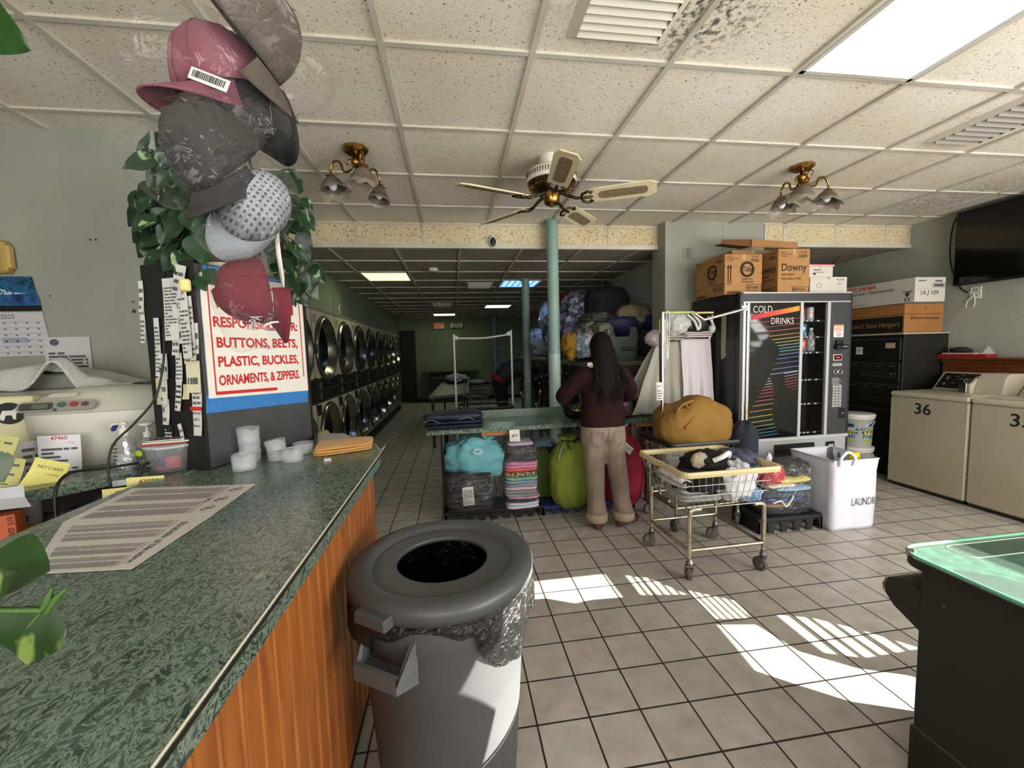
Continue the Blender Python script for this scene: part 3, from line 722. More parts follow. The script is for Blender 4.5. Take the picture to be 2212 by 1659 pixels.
slip(409, 640, 12, 100, PAPER, 10, 'narrow receipt at the right end of the upper bunch', .04, .004)
slip(305, 607, 10, 50, PAPER, 3, 'pale slip at the upper back edge')
slip(309, 680, 10, 46, PAPER, 5, 'short slip with dark scribbles at the back edge')
slip(340, 687, 11, 94, PAPER, 12, 'tall narrow receipt beside the black cord', -.02, .004)
slip(380, 710, 14, 42, PAPER, 3, 'blank-looking slip under the upper bunch')
slip(421, 698, 15, 48, PAPER, 2, 'slip with a yellow mark by the front edge')
slip(353, 764, 22, 42, PAPER, 1, 'slip with the handwritten number 26', .05, .006, big('26', .03, INKB, .055))
slip(387, 762, 13, 46, PAPER, 6, 'small receipt left of the yellowed notes')
slip(414, 750, 24, 26, TAN, 2, 'square yellowed note')
slip(419, 780, 28, 50, mat('paper_cream', 'd6d0b4', .8), 1, 'large blank cream note', .02, .005)
slip(344, 816, 12, 44, TAN, 1, 'beige card strip at mid height')
slip(355, 818, 14, 42, PAPER, 2, 'white slip with a dark heading at mid height')
slip(390, 818, 12, 52, PAPER, 5, 'slip with dark blots', -.1, .005, ink=INKB)
slip(404, 830, 12, 24, TAN, 0, 'short tan strip below the cream note')
slip(359, 862, 16, 42, PAPER, 2, 'white slip beside the nail')
def warn(b, F, zf):
    b.use(RED); b.add([F(-.03, -.085, .012), F(-.03, -.10, .012), F(.03, -.10, .012), F(.03, -.085, .012)], [(0, 1, 2, 3)]); b.add([F(-.008, -.035, .006), F(.008, -.035, .006), F(0, -.018, .006)], [(0, 1, 2)])
slip(427, 832, 20, 42, PAPER, 4, 'warning tag with red triangle and stripe', 0, .004, warn, INK)
slip(428, 876, 18, 48, PAPER, 0, 'white note handwritten FORCED 30.12 BECCA', 0, .004, lambda b, F, zf: (b.use(INKB), b.text('Forced', .014, lambda x, y, z=0: F(x, -.03 + y, .006), .012), b.text('30.12', .014, lambda x, y, z=0: F(x, -.055 + y, .007), .012), b.text('Becca', .014, lambda x, y, z=0: F(x, -.08 + y, .008), .012)))
slip(366, 918, 17, 32, mat('label_black', '1c1c1e', .6), 5, 'small black-and-white printed label near the bottom', 0, .003, ink=mat('ink_white', 'cfcfcd', .7))
slip(391, 915, 8, 28, PAPER, 2, 'tiny slip leaning near the bottom', .3, .006)
tag(MB(YEL).box(side_frame(410, 618)(0, 0, .015), (.035, .05, .045), .006, rz=.5).build('clothes_peg'), 'small yellowed peg holding receipts on the cabinet side', 'peg')

# ---- plant pot on the cabinet, foliage
def leaf(mb, base, tip, width, up, cup=.25, droop=.15, seed=0, n=7, lines=None):
    base, tip = V(base), V(tip); ax = tip - base; L_ = ax.length; t = ax.normalized(); sd = t.cross(V(up)).normalized(); nm = sd.cross(t)
    prof = [(0, .0), (.06, .55), (.18, .92), (.35, 1.0), (.55, .84), (.75, .52), (.9, .22), (1, .0)]
    def P(u, v):
        x = v; w = 0
        for i in range(1, len(prof)):
            if x <= prof[i][0]:
                a, c = prof[i - 1], prof[i]; w = a[1] + (c[1] - a[1]) * (x - a[0]) / (c[0] - a[0]); break
        s_ = (u - .5) * 2; bk = -.07 * (1 - x) ** 6 * abs(s_) * 2
        wob = .03 * math.sin(9 * x + seed) * abs(s_)
        return base + t * (x + bk) * L_ + sd * s_ * w * width * .5 + nm * (cup * abs(s_) * w * width * .5 - droop * L_ * x * x + wob * L_)
    mb.surf(P, 6, 10)
def leafmat(name, g1, g2, vr, sc, lo=.58, hi=.64, rough=.35):
    return mat(name, g1, rough, col2=vr, scale=sc, detail=4, lo=lo, hi=hi, distort=1.3, stretch=(1, 1, .45))
LEAF = leafmat('silk_leaf', '1c3a20', '', '8fa67c', 17, .62, .67)
LEAF2 = leafmat('silk_leaf_dark', '142a18', '', '7c9468', 17, .64, .7)
STEM = mat('stem_green', '3e4f2d', .6)
plant = thing('potted_pothos', 'silk pothos with variegated leaves spilling from a brown pot on top of the dark cabinet', 'plant', (0, 0, 0))
pc = CAB + cd * .30 + cn * .13 + V((0, 0, .835))
b = MB(mat('pot_brown_wicker', '6e3d1e', .6, col2='3f2210', scale=40, stretch=(1, 1, 3))); b.lathe([(0, .028), (.085, .028), (.10, .06), (.125, .24), (.13, .25), (.115, .25), (.11, .22), (0, .22)], pc, 28); b.build('pot', plant)
MB(mat('saucer_white', 'd8d6d0', .4)).lathe([(0, .002), (.125, .002), (.15, .022), (.15, .03), (.12, .024), (0, .02)], pc, 32).build('saucer', plant)
b = MB(LEAF); st = MB(STEM); rr = random.Random(11)
top = pc + V((0, 0, .24))
def spray(cx, cy, sx, sy, n, yy, big=(.10, .155)):
    for i in range(n):
        a, q = rr.uniform(0, 2 * PI), math.sqrt(rr.random())
        p = AY(cx + sx * q * math.cos(a), cy + sy * q * math.sin(a), yy + rr.uniform(-.16, .14))
        L_ = rr.uniform(*big); out = (p - top); out.z = 0
        if out.length > 0: out.normalize()
        d = V((out.x * .5 + rr.uniform(-.5, .5), out.y * .3 + rr.uniform(-.5, .3), -rr.uniform(.35, 1.1))).normalized()
        face = V((rr.uniform(-.6, .6) + .1, -1, rr.uniform(.1, .7)))
        b.use(LEAF if rr.random() < .55 else LEAF2)
        leaf(b, p, p + d * L_, L_ * rr.uniform(.62, .85), face, rr.uniform(.1, .45), rr.uniform(0, .25), i)
        st.tube(smooth_path([top + V((rr.uniform(-.06, .06), rr.uniform(-.06, .06), 0)), top.lerp(p, .5) + V((0, 0, .08)), p], 4), .0022, 5)
spray(382, 425, 72, 125, 74, 2.0, (.075, .12)); spray(375, 520, 66, 72, 30, 1.98, (.08, .125)); spray(610, 470, 44, 120, 46, 2.05, (.065, .105)); spray(640, 590, 36, 44, 14, 2.05, (.07, .10)); spray(470, 400, 60, 60, 12, 2.1, (.08, .12))
for (x0, y0, x1, y1, w, yy) in ((305, 350, 318, 280, .05, 2.0), (430, 600, 444, 628, .06, 1.78), (447, 585, 460, 615, .07, 1.78), (434, 512, 438, 572, .125, 1.80), (416, 455, 432, 508, .11, 1.86), (370, 292, 384, 340, .10, 1.9), (618, 378, 652, 402, .075, 2.1), (300, 455, 330, 420, .05, 1.9)):
    b.use(LEAF); p, q = AY(x0, y0, yy), AY(x1, y1, yy - .02); leaf(b, p, q, w, V((.1, -1, .25)), .2, .08, x0); st.tube(smooth_path([top, top.lerp(p, .5) + V((0, -.03, .05)), p], 4), .0022, 5)
b.build('leaves', plant); st.build('stems', plant)
# near pothos at the lower left: real plant in a pot left of the camera
GL = leafmat('pothos_leaf', '1f3f14', '', '7f9140', 11, .60, .66, .3); GLL = leafmat('pothos_leaf_light', '1c3310', '', '66783a', 18, .57, .64, .35)
pp = thing('golden_pothos', 'live pothos with large glossy leaves reaching in from the left over the counter', 'plant', (0, 0, 0))
b = MB(mat('pot_terracotta', '8a4c30', .7)); b.lathe([(0, 0), (.08, 0), (.11, .17), (.115, .18), (.10, .18), (.095, .16), (0, .16)], (-.86, .36, H), 24); b.build('pot', pp)
st = MB(mat('pothos_stem', '3c5a22', .5)); b = MB(GL); base = V((-.86, .36, H + .17))
def pleaf(p0, p1, yy, w, m, up, droop=.1, cup=.2, via=None, y2=None):
    p, q = AY(*p0, yy), AY(*p1, yy if y2 is None else y2); b.use(m); leaf(b, p, q, w, up, cup, droop, p0[0])
    st.tube(smooth_path([base, base.lerp(p, .5) + V((0, 0, .06)), p], 6), .0035, 6)
pleaf((-60, 1250), (96, 1228), .52, .098, GL, V((.1, -.7, .9)), .05, .1, y2=.50)
pleaf((-70, 1300), (42, 1232), .47, .05, GLL, V((.3, -.9, .6)), .0, .2)
pleaf((92, 1318), (52, 1440), .50, .072, GLL, V((.15, -1, .35)), .05, .25)
for pts, w in (([(92, 1318), (104, 1295), (112, 1270)], .006), ([(100, 1325), (124, 1290), (146, 1270)], .005), ([(92, 1320), (60, 1356), (-10, 1372), (-80, 1300)], .0028)):
    st.tube([AY(x, y, .50) for x, y in pts], [w * .5] + [w * .8] * (len(pts) - 2) + [w * .25 if w > .003 else w * .8], 7)
pleaf((-30, 990), (8, 1042), .52, .04, GLL, V((.3, -1, .4)), 0)
pleaf((-60, 10), (62, 108), .70, .085, GL, V((-.4, -.9, -.4)), .02, .05)
st.tube(smooth_path([base, base + V((.02, .1, .45)), AY(-70, 0, .70)], 8), .0035, 6)
b.build('leaves', pp); st.build('stems', pp)

# ================================================================== BACK COUNTER ITEMS
def superring(cx, cy, rx, ry, z, e=.6, n=40):
    g = lambda t: math.copysign(abs(t) ** e, t)
    return [V((cx + rx * g(math.cos(2 * PI * k / n)), cy + ry * g(math.sin(2 * PI * k / n)), z)) for k in range(n)]
IVORY = mat('ivory_plastic', 'c9c7bb', .35, col2='c1beb0', scale=3)
bm_ = thing('bread_maker', 'large oval ivory bread maker with grey button panel on the back counter', 'bread maker', (-1.585, 2.10, H), math.radians(12))
BX, BY = .255, .145
b = MB(IVORY); b.loft([superring(0, 0, .72 * BX, .72 * BY, .0, .8), superring(0, 0, .88 * BX, .88 * BY, .035, .8), superring(0, 0, .975 * BX, .975 * BY, .12, .75), superring(0, 0, BX, BY, .225, .7), superring(0, 0, BX, BY, .235, .7)], (True, True)); b.build('body', bm_)
b = MB(mat('seam_grey', '8d8b80', .6)); b.loft([superring(0, 0, BX - .001, BY - .001, .2345, .7), superring(0, 0, BX - .001, BY - .001, .2385, .7)], (False, False)); b.build('seam', bm_)
b = MB(IVORY); b.loft([superring(0, 0, BX, BY, .238, .7), superring(.005, .012, .98 * BX, .90 * BY, .262, .7), superring(.012, .028, .90 * BX, .74 * BY, .305, .75), superring(.02, .035, .68 * BX, .55 * BY, .330, .85), superring(.02, .035, .34 * BX, .28 * BY, .340, 1)], (False, True)); b.build('lid', bm_)
b = MB(mat('panel_warm_grey', '8c8880', .4)); R = Matrix.Rotation(math.radians(-52), 3, 'X').inverted()
F = lambda x, y, z=0: V((-.10, -.1345, .270)) + Matrix.Rotation(math.radians(58), 3, 'X') @ V((x, y, z))
b.prism(rounded(-.125, .13, -.024, .024, .022), 0, .004, F); pn = b.build('control_panel', bm_)
b = MB(mat('lcd_dark', '3a3d38', .3)); b.prism(rounded(-.115, -.01, -.016, .016, .01), .004, .006, F); b.use(mat('lcd_green', '585f50', .3)); b.prism(rounded(-.075, -.025, -.011, .011, .002), .006, .0065, F); b.build('display', pn)
for x, y, r_, c in ((.018, .004, .015, '3c5f55'), (.058, .004, .015, '8a3a36'), (.094, .003, .013, '5a443e'), (-.0, -.018, .007, '4a4642')):
    MB(mat('button_' + c, c, .4)).prism([(x + r_ * math.cos(a * .3927), y + r_ * .8 * math.sin(a * .3927)) for a in range(16)], .004, .007, F).build('button', pn)
MB(mat('steam_cover', 'd4d1bd', .4)).prism(rounded(-.045, .045, -.012, .012, .006), 0, .004, lambda x, y, z=0: V((-.10, -.085, .312)) + Matrix.Rotation(.45, 3, 'X') @ V((x, y, z))).build('lid_latch', bm_)
def on_body(px, py, y): return AY(px, py, y)
def face_frame(px, py, y, ex=(1, .21, 0), tilt=0):
    o = AY(px, py, y); ex = V(ex).normalized(); ey = V((0, 0, 1)); n = V((ex.y, -ex.x, 0))
    e1 = ex * math.cos(tilt) + ey * math.sin(tilt); e2 = ey * math.cos(tilt) - ex * math.sin(tilt)
    return lambda x, y_, z=0: o + e1 * x + e2 * y_ + n * z
note('paper_slip', 'small white slip half hidden behind the ticket 47460', face_frame(73, 952, 1.90, tilt=.08), .10, .135, mat('slip_bluish', 'c9cbd4', .8), 4, 5, 'papers on the bread maker', .0, .1)
def tk(b, F, zf):
    b.use(RED); b.text('47460', .021, lambda x, y, z=0: F(x, -.012 + y, .003), .018)
    b.use(INK); b.text('Family Laundromat', .012, lambda x, y, z=0: F(x, -.032 + y, .003), .0, shear=.3)
    b.use(INKB); b.text('11.13.15.16', .018, lambda x, y, z=0: F(x, -.098 + y, .004), .012, shear=.4)
note('laundry_ticket', 'white numbered ticket 47460 hanging on the bread maker front', face_frame(128, 940, 1.895, tilt=-.03), .135, .20, mat('ticket_white', 'd5d6dc', .8), 8, 8, 'papers on the bread maker', .012, .22, extra=tk, cat='ticket')
def yk(b, F, zf):
    b.use(mat('ink_olive', '6d6a3c', .8))
    for i, s_ in enumerate(('NO CASH', 'CHANGE', 'now you can', 'scan to')): b.text(s_, .017, lambda x, y, z=0, i=i: F(x, -.03 - .027 * i + y, .006 + .004 * i), .0, shear=.2)
note('sticky_note', 'yellow handwritten note slanting over the edge of the back counter', face_frame(116, 994, 1.76, tilt=-.36), .105, .115, mat('sticky_yellow', 'd8d07a', .8), 0, 3, None, .03, extra=yk)
# pale printer behind, towel on top, cream box
pr = thing('printer', 'pale grey printer behind the bread maker with a towel thrown over it', 'printer', (-1.93, 2.36, H))
b = MB(mat('printer_grey', 'b9b8b2', .45)); b.span(-.36, .36, -.12, .13, 0, .30, .012); b.build('body', pr)
MB(mat('printer_lid', 'c6c5c0', .4)).span(-.37, .385, -.13, .135, .302, .322, .006).build('lid', pr)
MB(mat('printer_slot', '2a2a28', .5)).span(-.30, .18, -.122, -.118, .24, .29).build('paper_slot', pr)
MB(mat('printer_tray', '93938c', .4)).span(-.16, .14, -.10, .12, .322, .40, .01).build('scanner_head', pr)
tw = MB(mat('terry_white', 'cfcfca', .95, bump=.7, bscale=160, sheen=.3))
def towel(u, v):
    x = -.42 + .80 * u; y = -.19 + .27 * v
    z = .335 + .10 * math.sin(PI * min(1, max(0, (u - .02) * 1.12))) * (.65 + .35 * math.sin(PI * v)) + .018 * noise.noise(V((x * 9, y * 9, 2)))
    arch = math.exp(-((u - .66) / .09) ** 2)
    if v < .25: z -= (.25 - v) * .30 * (1 - arch) ; z += .07 * arch
    if v < .25 and u > .75: z -= (u - .75) * .06
    return V((-1.93 + x, 2.36 + y - .02, H + max(z, .326 if v > .25 else .20)))
tw.surf(towel, 40, 20); tag(tw.build('white_towel', mods=[('SOLIDIFY', dict(thickness=.008, offset=1))]), 'white terry towel draped over the printer', 'towel')
cb = thing('cream_case', 'cream plastic box with a round black-and-white animal emblem beside the bread maker', 'box', (-1.90, 2.03, H), math.radians(10))
MB(mat('cream_plastic', 'cfc9a0', .5, col2='c6bf94', scale=4)).span(-.13, .11, -.06, .09, 0, .315, .008).build('body', cb)
b = MB(mat('emblem_black', '1e2320', .5)); Fp = lambda x, y, z=0: (.035 + x, -.0605 - z, .245 + y)
b.prism([(.052 * math.cos(k * .2618), .046 * math.sin(k * .2618)) for k in range(24)], 0, .001, Fp)
b.use(mat('emblem_white', 'd4d4ca', .5))
for pts in ([(-.03, -.01), (-.02, .012), (.012, .012), (.024, .022), (.034, .01), (.022, -.004), (.02, -.026), (.012, -.026), (.008, -.008), (-.012, -.008), (-.018, -.028), (-.028, -.028)],
            [(-.044, .0), (-.04, .018), (-.03, .03), (-.034, .016)]): b.prism(pts, .001, .002, Fp)
b.build('emblem', cb)
# yellow invoices at the left, tangle of papers
for i, (px, py, tl, lb) in enumerate(((-22, 935, -.30, 'yellow lined carbon sheet, upper of two at the far left edge'), (-8, 985, -.25, 'yellow lined carbon sheet, lower of two at the far left edge'))):
    note('carbon_sheet', lb, face_frame(px, py, 1.74, tilt=tl), .17, .11, mat('carbon_yellow', 'b9b676', .8), 5, 20 + i, 'carbon sheets', .02)
# bottles
CLEARP = mat('clear_plastic', 'e9eef0', .08, trans=.92, ior=1.2)
sb = thing('sanitizer_bottle', 'clear pump bottle of white gel with blue clip standing before the bread maker', 'bottle', AZ(276, 1009, H))
b = MB(film('bottle_film', 'e8eef2', .25, .08, 8, .12)); b.loft([superring(0, 0, .036, .028, z, .75, 28) for z in (.0, .10)] + [superring(0, 0, .030, .024, .125, .8, 28), superring(0, 0, .014, .014, .14, 1, 28)], (True, False)); b.build('bottle', sb)
MB(mat('gel_white', 'e4e6ea', .4)).loft([superring(0, 0, .034, .026, z, .75, 28) for z in (.003, .062)]).build('gel', sb)
b = MB(WHITEM); b.lathe([(.018, .138), (.018, .168), (.008, .17), (.008, .182), (.016, .183), (.014, .194), (0, .195)], seg=20); b.tube([(.0, 0, .188), (-.03, -.005, .188), (-.042, -.006, .182)], .005, 8); b.build('pump', sb)
MB(mat('clip_blue', '23347a', .4)).box((-.035, .0, .172), (.014, .016, .03), .003, R=Matrix.Rotation(.5, 3, 'Y')).build('clip', sb)
b = MB(INKB); 
for k in range(5): b.add([(-.034 + .002 * k % 3, -.0275, .105 - .016 * k), (-.034, -.0275, .101 - .016 * k), (-.014, -.0288, .101 - .016 * k), (-.014 + .004 * (k % 2), -.0288, .105 - .016 * k)], [(0, 1, 2, 3)])
b.build('print', sb)
so = thing('soap_dispenser', 'clear soap dispenser with green label and upturned pump against the dark cabinet', 'soap dispenser', AZ(322, 1003, H) + V((0, .01, 0)))
b = MB(film('soap_film', 'dfe6e4', .25, .08, 8, .12)); b.lathe([(.0, 0), (.036, 0), (.040, .03), (.040, .075), (.028, .105), (.012, .12)], seg=24); b.build('bottle', so)
b = MB(mat('label_green', '3c5a48', .5)); b.lathe([(.0408, .03), (.0408, .075)], seg=24); b.use(mat('label_lime', 'b9c832', .5)); b.blob((-.012, -.036, .055), (.02, .006, .016), amp=0, nu=12, nv=8); b.use(mat('label_navy', '22345a', .5)); b.blob((.018, -.036, .058), (.018, .006, .008), amp=0, nu=12, nv=8); b.build('label', so)
b = MB(mat('pump_clear', 'cfd3d2', .3)); b.lathe([(.016, .12), (.016, .14), (.006, .145), (.006, .165), (.012, .168), (.03, .176), (.024, .182), (0, .184)], seg=18); b.build('pump', so)
tb = tag(MB(mat('tube_white', 'd8dad6', .4)).lathe([(.016, 0), (.018, .03), (.017, .14), (.010, .19)], AZ(312, 997, H) + V((-.01, .03, 0)), 16).build('lotion_tube'), 'slim white tube standing behind the soap dispenser', 'tube')
# deli container, books and calculator
dc = thing('plastic_tub', 'round clear plastic tub holding a red block beside the dark cabinet', 'tub', AZ(378, 1016, H) + V((-.02, .02, 0)))
b = MB(film('tub_film', 'd9dde2', .22, .15, 10, .22)); b.lathe([(.0, .003), (.066, .003), (.082, .10)], seg=36); b.build('tub', dc)
MB(film('tub_lid', 'cfd2d4', .3, .2, 10, .55)).lathe([(.082, .098), (.088, .1), (.088, .108), (.08, .111), (0, .111)], seg=36).build('lid', dc)
o = dc.location
tag(MB(mat('red_block', 'c23240', .5)).box(o + V((.018, -.02, .037)), (.05, .045, .05), .004, rz=.5).build('red_block'), 'red plastic block lying inside the clear tub', 'block')
tag(MB(mat('red_stick', 'c8454c', .5)).cyl(o + V((-.035, -.035, .014)), o + V((-.002, -.045, .016)), .008, seg=8).build('red_peg'), 'short red peg lying beside the red block in the tub', 'peg')
tag(MB(mat('blue_pen', '4a6690', .5)).cyl(o + V((-.052, .0, .078)), o + V((-.012, -.012, .012)), .006, seg=8).build('blue_pen'), 'blue pen leaning inside the clear tub', 'pen')
ct = o + V((.005, .0, .112))
tag(MB(mat('notebook_red', '8e3038', .5)).box(ct + V((-.012, .0, .004)), (.15, .10, .008), .001, rz=.24).build('notebook'), 'thin red-backed notebook lying on the tub lid', 'notebook')
tag(MB(mat('notepad_cream', 'c9c2ae', .7)).box(ct + V((0, 0, .011)), (.155, .095, .007), .001, rz=.16).build('notepad'), 'cream pad between the red notebook and the calculator', 'notepad')
ca = thing('calculator', 'dark pocket calculator on top of the pads over the tub', 'calculator', ct + V((.0, .0, .0147)), .2)
MB(mat('calc_black', '2a2a2c', .4)).span(-.065, .065, -.038, .038, 0, .008, .002).build('body', ca); MB(mat('calc_edge', 'b9b9b4', .3, metal=1)).span(-.066, .066, -.039, .039, .002, .004).build('edge', ca)
b = MB(mat('calc_keys', '59595c', .5))
for i in range(5):
    for j in range(4): b.box((-.05 + i * .02, -.028 + j * .014, .009), (.014, .009, .003), .001)
b.build('keys', ca)
# receipts beside the tub
note('paper_slip', 'crumpled white scrap between the tub and the soap bottle', plane(AZ(318, 1012, H) + V((0, 0, .012)), (1, -.2, .1), (.2, 1, .1)), .07, .05, PAPER, 1, 3, None, .012)
tag(MB(mat('card_printed', '8d9096', .5)).box(AZ(268, 1022, H) + V((-.02, 0, .0015)), (.10, .045, .002), rz=.3).build('business_card'), 'small printed card lying on the back counter before the bottle', 'card')
# cables
CABLE = mat('cable_black', '141415', .45)
def cable(label, pts, r, y, name='cable'):
    P = [AY(px, py, y[i] if isinstance(y, list) else y) for i, (px, py) in enumerate(pts)]
    tag(MB(CABLE).tube(smooth_path(P, 7), r, 7).build(name), label, 'cable')
cable('black cord looping from the plant down past the dark cabinet to the counter edge', [(395, 545), (352, 560), (336, 590), (352, 660), (354, 730), (352, 790), (335, 860), (290, 915), (245, 960), (234, 1010), (240, 1055), (248, 1072)], .0042, [2.0, 1.95, 1.9, 1.84, 1.82, 1.8, 1.78, 1.76, 1.74, 1.72, 1.71, 1.73])
cable('black cord from under the bread maker down behind the counter', [(300, 1000), (220, 1012), (150, 1022), (120, 1060), (122, 1120)], .0055, [1.86, 1.78, 1.70, 1.64, 1.62])
cable('short thick black cord arching beside the plastic tub', [(330, 994), (308, 1008), (299, 1030), (299, 1050)], .0065, [1.80, 1.76, 1.74, 1.73])
# tickets along the back counter edge
def edge_ticket(px, py, num, label, w=.12, h=.09, tilt=-.02):
    note('laundry_ticket', label, face_frame(px, py, 1.70 if px > 280 else 1.64, (1, .12, 0), tilt), w, h, YEL, 2, int(px), 'yellow numbered tickets', .01, .5, extra=lambda b, F, zf: (b.use(mat('ink_rust', 'a5482c', .7)), b.text(num, .026, lambda x, y, z=0: F(x + .01, -.02 + y, .004), .015)), cat='ticket')
edge_ticket(315, 1029, '43888', 'yellow ticket numbered 43888 at the counter corner')
edge_ticket(262, 1053, '45412', 'yellow ticket numbered 45412 at the counter edge below the black cord', .115, .08, .02)
tag(MB(mat('label_white_small', 'b9bdbc', .6)).box(AY(262, 1043, 1.74) + V((0, -.0, 0)), (.05, .003, .022), rz=.4).build('edge_label'), 'small white printed label on the back counter edge', 'label')
# under-counter clutter
SZ = .60
cl = [('orange tag block printed with SID rows', 'tag_block', 'ticket block'), ]
ob = thing('tag_block', 'block of orange printed laundry tags at the far left below the back counter', 'tag block', AY(15, 1150, 1.62) + V((-.03, 0, -.10)), .35)
MB(mat('tag_orange', 'd06a45', .7)).span(-.075, .06, -.03, .03, 0, .165, .002).build('block', ob)
b = MB(INKB); 
for i in range(3):
    for j in range(4): b.text('510' if j % 2 else 'SID', .02, plane((-.035 + .042 * i, -.0312, .03 + .038 * j), (0, 0, 1), (-1, 0, 0)), .01)
b.build('print', ob)
pb = AY(30, 1075, 1.60); b = MB(mat('paper_grey', 'bcbcc4', .8)); e = V((1, .1, 0)); f_ = V((.15, -.35, -.12)); b.add([pb - e * .09, pb + e * .03, pb + e * .03 + V((0, 0, .04)), pb - e * .09 + V((0, 0, .035)), pb + e * .07 + f_ * .16, pb - e * .07 + f_ * .18], [(0, 1, 2, 3), (5, 4, 1, 0)]); tag(b.build('folded_paper', mods=[('SOLIDIFY', dict(thickness=.001))]), 'folded grey-white paper resting on the orange tag block', 'paper')
p = AZ(60, 1165, SZ)
tag(MB(mat('yellow_box', '9c8430', .7)).span(-.05, .05, -.06, .06, 0, .21, .004).build('yellow_box', loc=V((-1.52, 1.66, SZ)), rz=.4), 'mustard-yellow carton standing on the shelf under the back counter', 'carton')
tag(MB(mat('plum_bag', '3b3240', .6, bump=.4, bscale=30)).blob((0, 0, .13), (.20, .14, .13), 5, .12, 2.5, .8, flat=None).build('plum_bag', loc=V((-1.36, 1.80, SZ))), 'dark plum bag slumped on the shelf under the back counter', 'bag')
tag(MB(mat('white_cloth_lump', 'b8b5ae', .8)).blob((0, 0, .05), (.09, .07, .05), 8, .15, 3).build('white_cloth', loc=V((-1.22, 1.70, SZ))), 'white crumpled cloth on the shelf right of the plum bag', 'cloth')
tag(MB(mat('grey_cloth_lump', '9d978c', .8)).blob((0, 0, .08), (.07, .08, .08), 9, .15, 3).build('grey_cloth', loc=V((-1.66, 1.60, SZ))), 'pale grey crumpled cloth left of the yellow carton', 'cloth')
b = MB(mat('roll_white', 'c4c2bb', .6)); b.lathe([(0, 0), (.028, 0), (.028, .16), (0, .16)], seg=18); b.use(INKB); b.text('AT', .03, plane((0, -.03, .10), (1, 0, 0), (0, 0, 1)), .02)
tag(b.build('marked_canister', loc=AY(68, 1105, 1.78) + V((0, 0, -.12))), 'slim white canister marked AT below the back counter', 'canister')
# wall items, left wall at y = 2.555
def onl(px, py): return AY(px, py, 2.548)
tl, br_ = onl(-60, 597), onl(88, 672)
cal = thing('wall_calendar', 'wall calendar with a blue snowy mountain picture above an open month grid', 'calendar', (tl.x, 2.554, 1.42)); w = onl(90, 672).x - tl.x
b = MB(mat('calendar_sky', '2f7fa6', .5, col2='14406c', scale=3)); Fc = lambda x, y, z=0: (x, -.003 - z, y)
zt, zm, zb = onl(70, 597).z - 1.42, onl(88, 672).z - 1.42, onl(98, 768).z - 1.42
b.prism([(0, zm), (w - .0, zm), (w - .03, zt), (0, zt)], 0, .002, Fc)
b.use(mat('calendar_deep', '12294f', .5, col2='2f62a0', scale=18)); b.prism([(0, zm + .035), (w, zm + .035), (w - .01, zm + .085), (.12, zm + .09), (0, zm + .085)], .002, .003, Fc)
b.use(mat('calendar_snow', 'a9c4dc', .5)); b.prism([(.02, zm + .095), (.10, zm + .125), (.17, zm + .10), (.24, zm + .095), (.15, zm + .088)], .002, .0035, Fc)
b.use(mat('calendar_black', '0b0c10', .5)); b.prism([(0, zm), (w, zm), (w, zm + .03), (0, zm + .03)], .003, .004, Fc)
rr = random.Random(4)
b.use(mat('calendar_twig', '1c2c3c', .5))
for k in range(40): x = w - .03 - rr.random() ** 2 * .18; y = zt - rr.random() * .09; b.prism([(x, y), (x + .012, y - .006), (x + .004, y - .012)], .0035, .004, Fc)
b.build('picture', cal)
b = MB(mat('calendar_paper', 'c2c3c6', .7)); b.prism([(0, zb), (w + .03, zb), (w, zm), (0, zm)], 0, .002, Fc); b.use(INK)
b.text('OCTOBER 2025', .034, lambda x, y, z=0: Fc(w - .245 + x, zm - .028 + y, .003), .006)
for i in range(6):
    y = zm - .055 - i * .032; b.prism([(0, y), (w + .01, y), (w + .01, y + .0012), (0, y + .0012)], .002, .003, Fc)
    for j in range(7): b.prism([(w - .03 - j * .052, y - .01), (w - .018 - j * .052, y - .01), (w - .018 - j * .052, y - .004), (w - .03 - j * .052, y - .004)], .002, .003, Fc)
b.use(mat('calendar_lilac', '9fa0b8', .7)); b.prism([(w - .20, zb + .07), (w - .08, zb + .07), (w - .08, zb + .10), (w - .20, zb + .10)], .002, .003, Fc); b.build('month_page', cal)
b = MB(mat('wire_dark', '3a3a3a', .4, metal=.6))
for k in range(22): b.box((.01 + k * (w - .02) / 21, -.004, zm), (.003, .004, .012))
b.build('spiral_binding', cal)
a, c = onl(93, 729), onl(200, 800); wl = onl(193, 727).x - a.x
def logo(b, F, zf):
    b.use(INK); b.prism([(-.06 + .022 * math.cos(k * .52), -.028 + .018 * math.sin(k * .52)) for k in range(12)], .003, .004, F)
note('wall_letter', 'white printed letter pinned to the left wall right of the calendar', plane(V(((a.x + a.x + wl) / 2, 2.55, a.z)), (1, 0, 0), (0, 0, 1)), wl, .28, mat('letter_white', 'c9c9ca', .8), 9, 31, None, .003, .26, extra=logo, cat='letter')
a, c = onl(-40, 522), onl(33, 592)
wp = thing('wall_phone', 'yellowed keypad unit high on the left wall at the photo edge', 'telephone', ((a.x + c.x) / 2, 2.555, (a.z + c.z) / 2)); w, h = (c.x - a.x) / 2, (a.z - c.z) / 2
MB(mat('phone_yellowed', 'b89a58', .5, col2='ae9050', scale=5)).span(-w, w, -.05, 0, -h, h, .012).build('body', wp)
MB(mat('phone_side', 'c7ad6c', .5)).span(w - .012, w + .012, -.04, -.01, -h * .7, h * .7, .004).build('handset', wp)
b = MB(INKB)
for i in range(5): b.box((w - .04, -.051, -h * .7 + i * .024), (.012, .003, .012))
b.build('keypad', wp)
b = MB(mat('wall_stain', '4a4a40', .9))
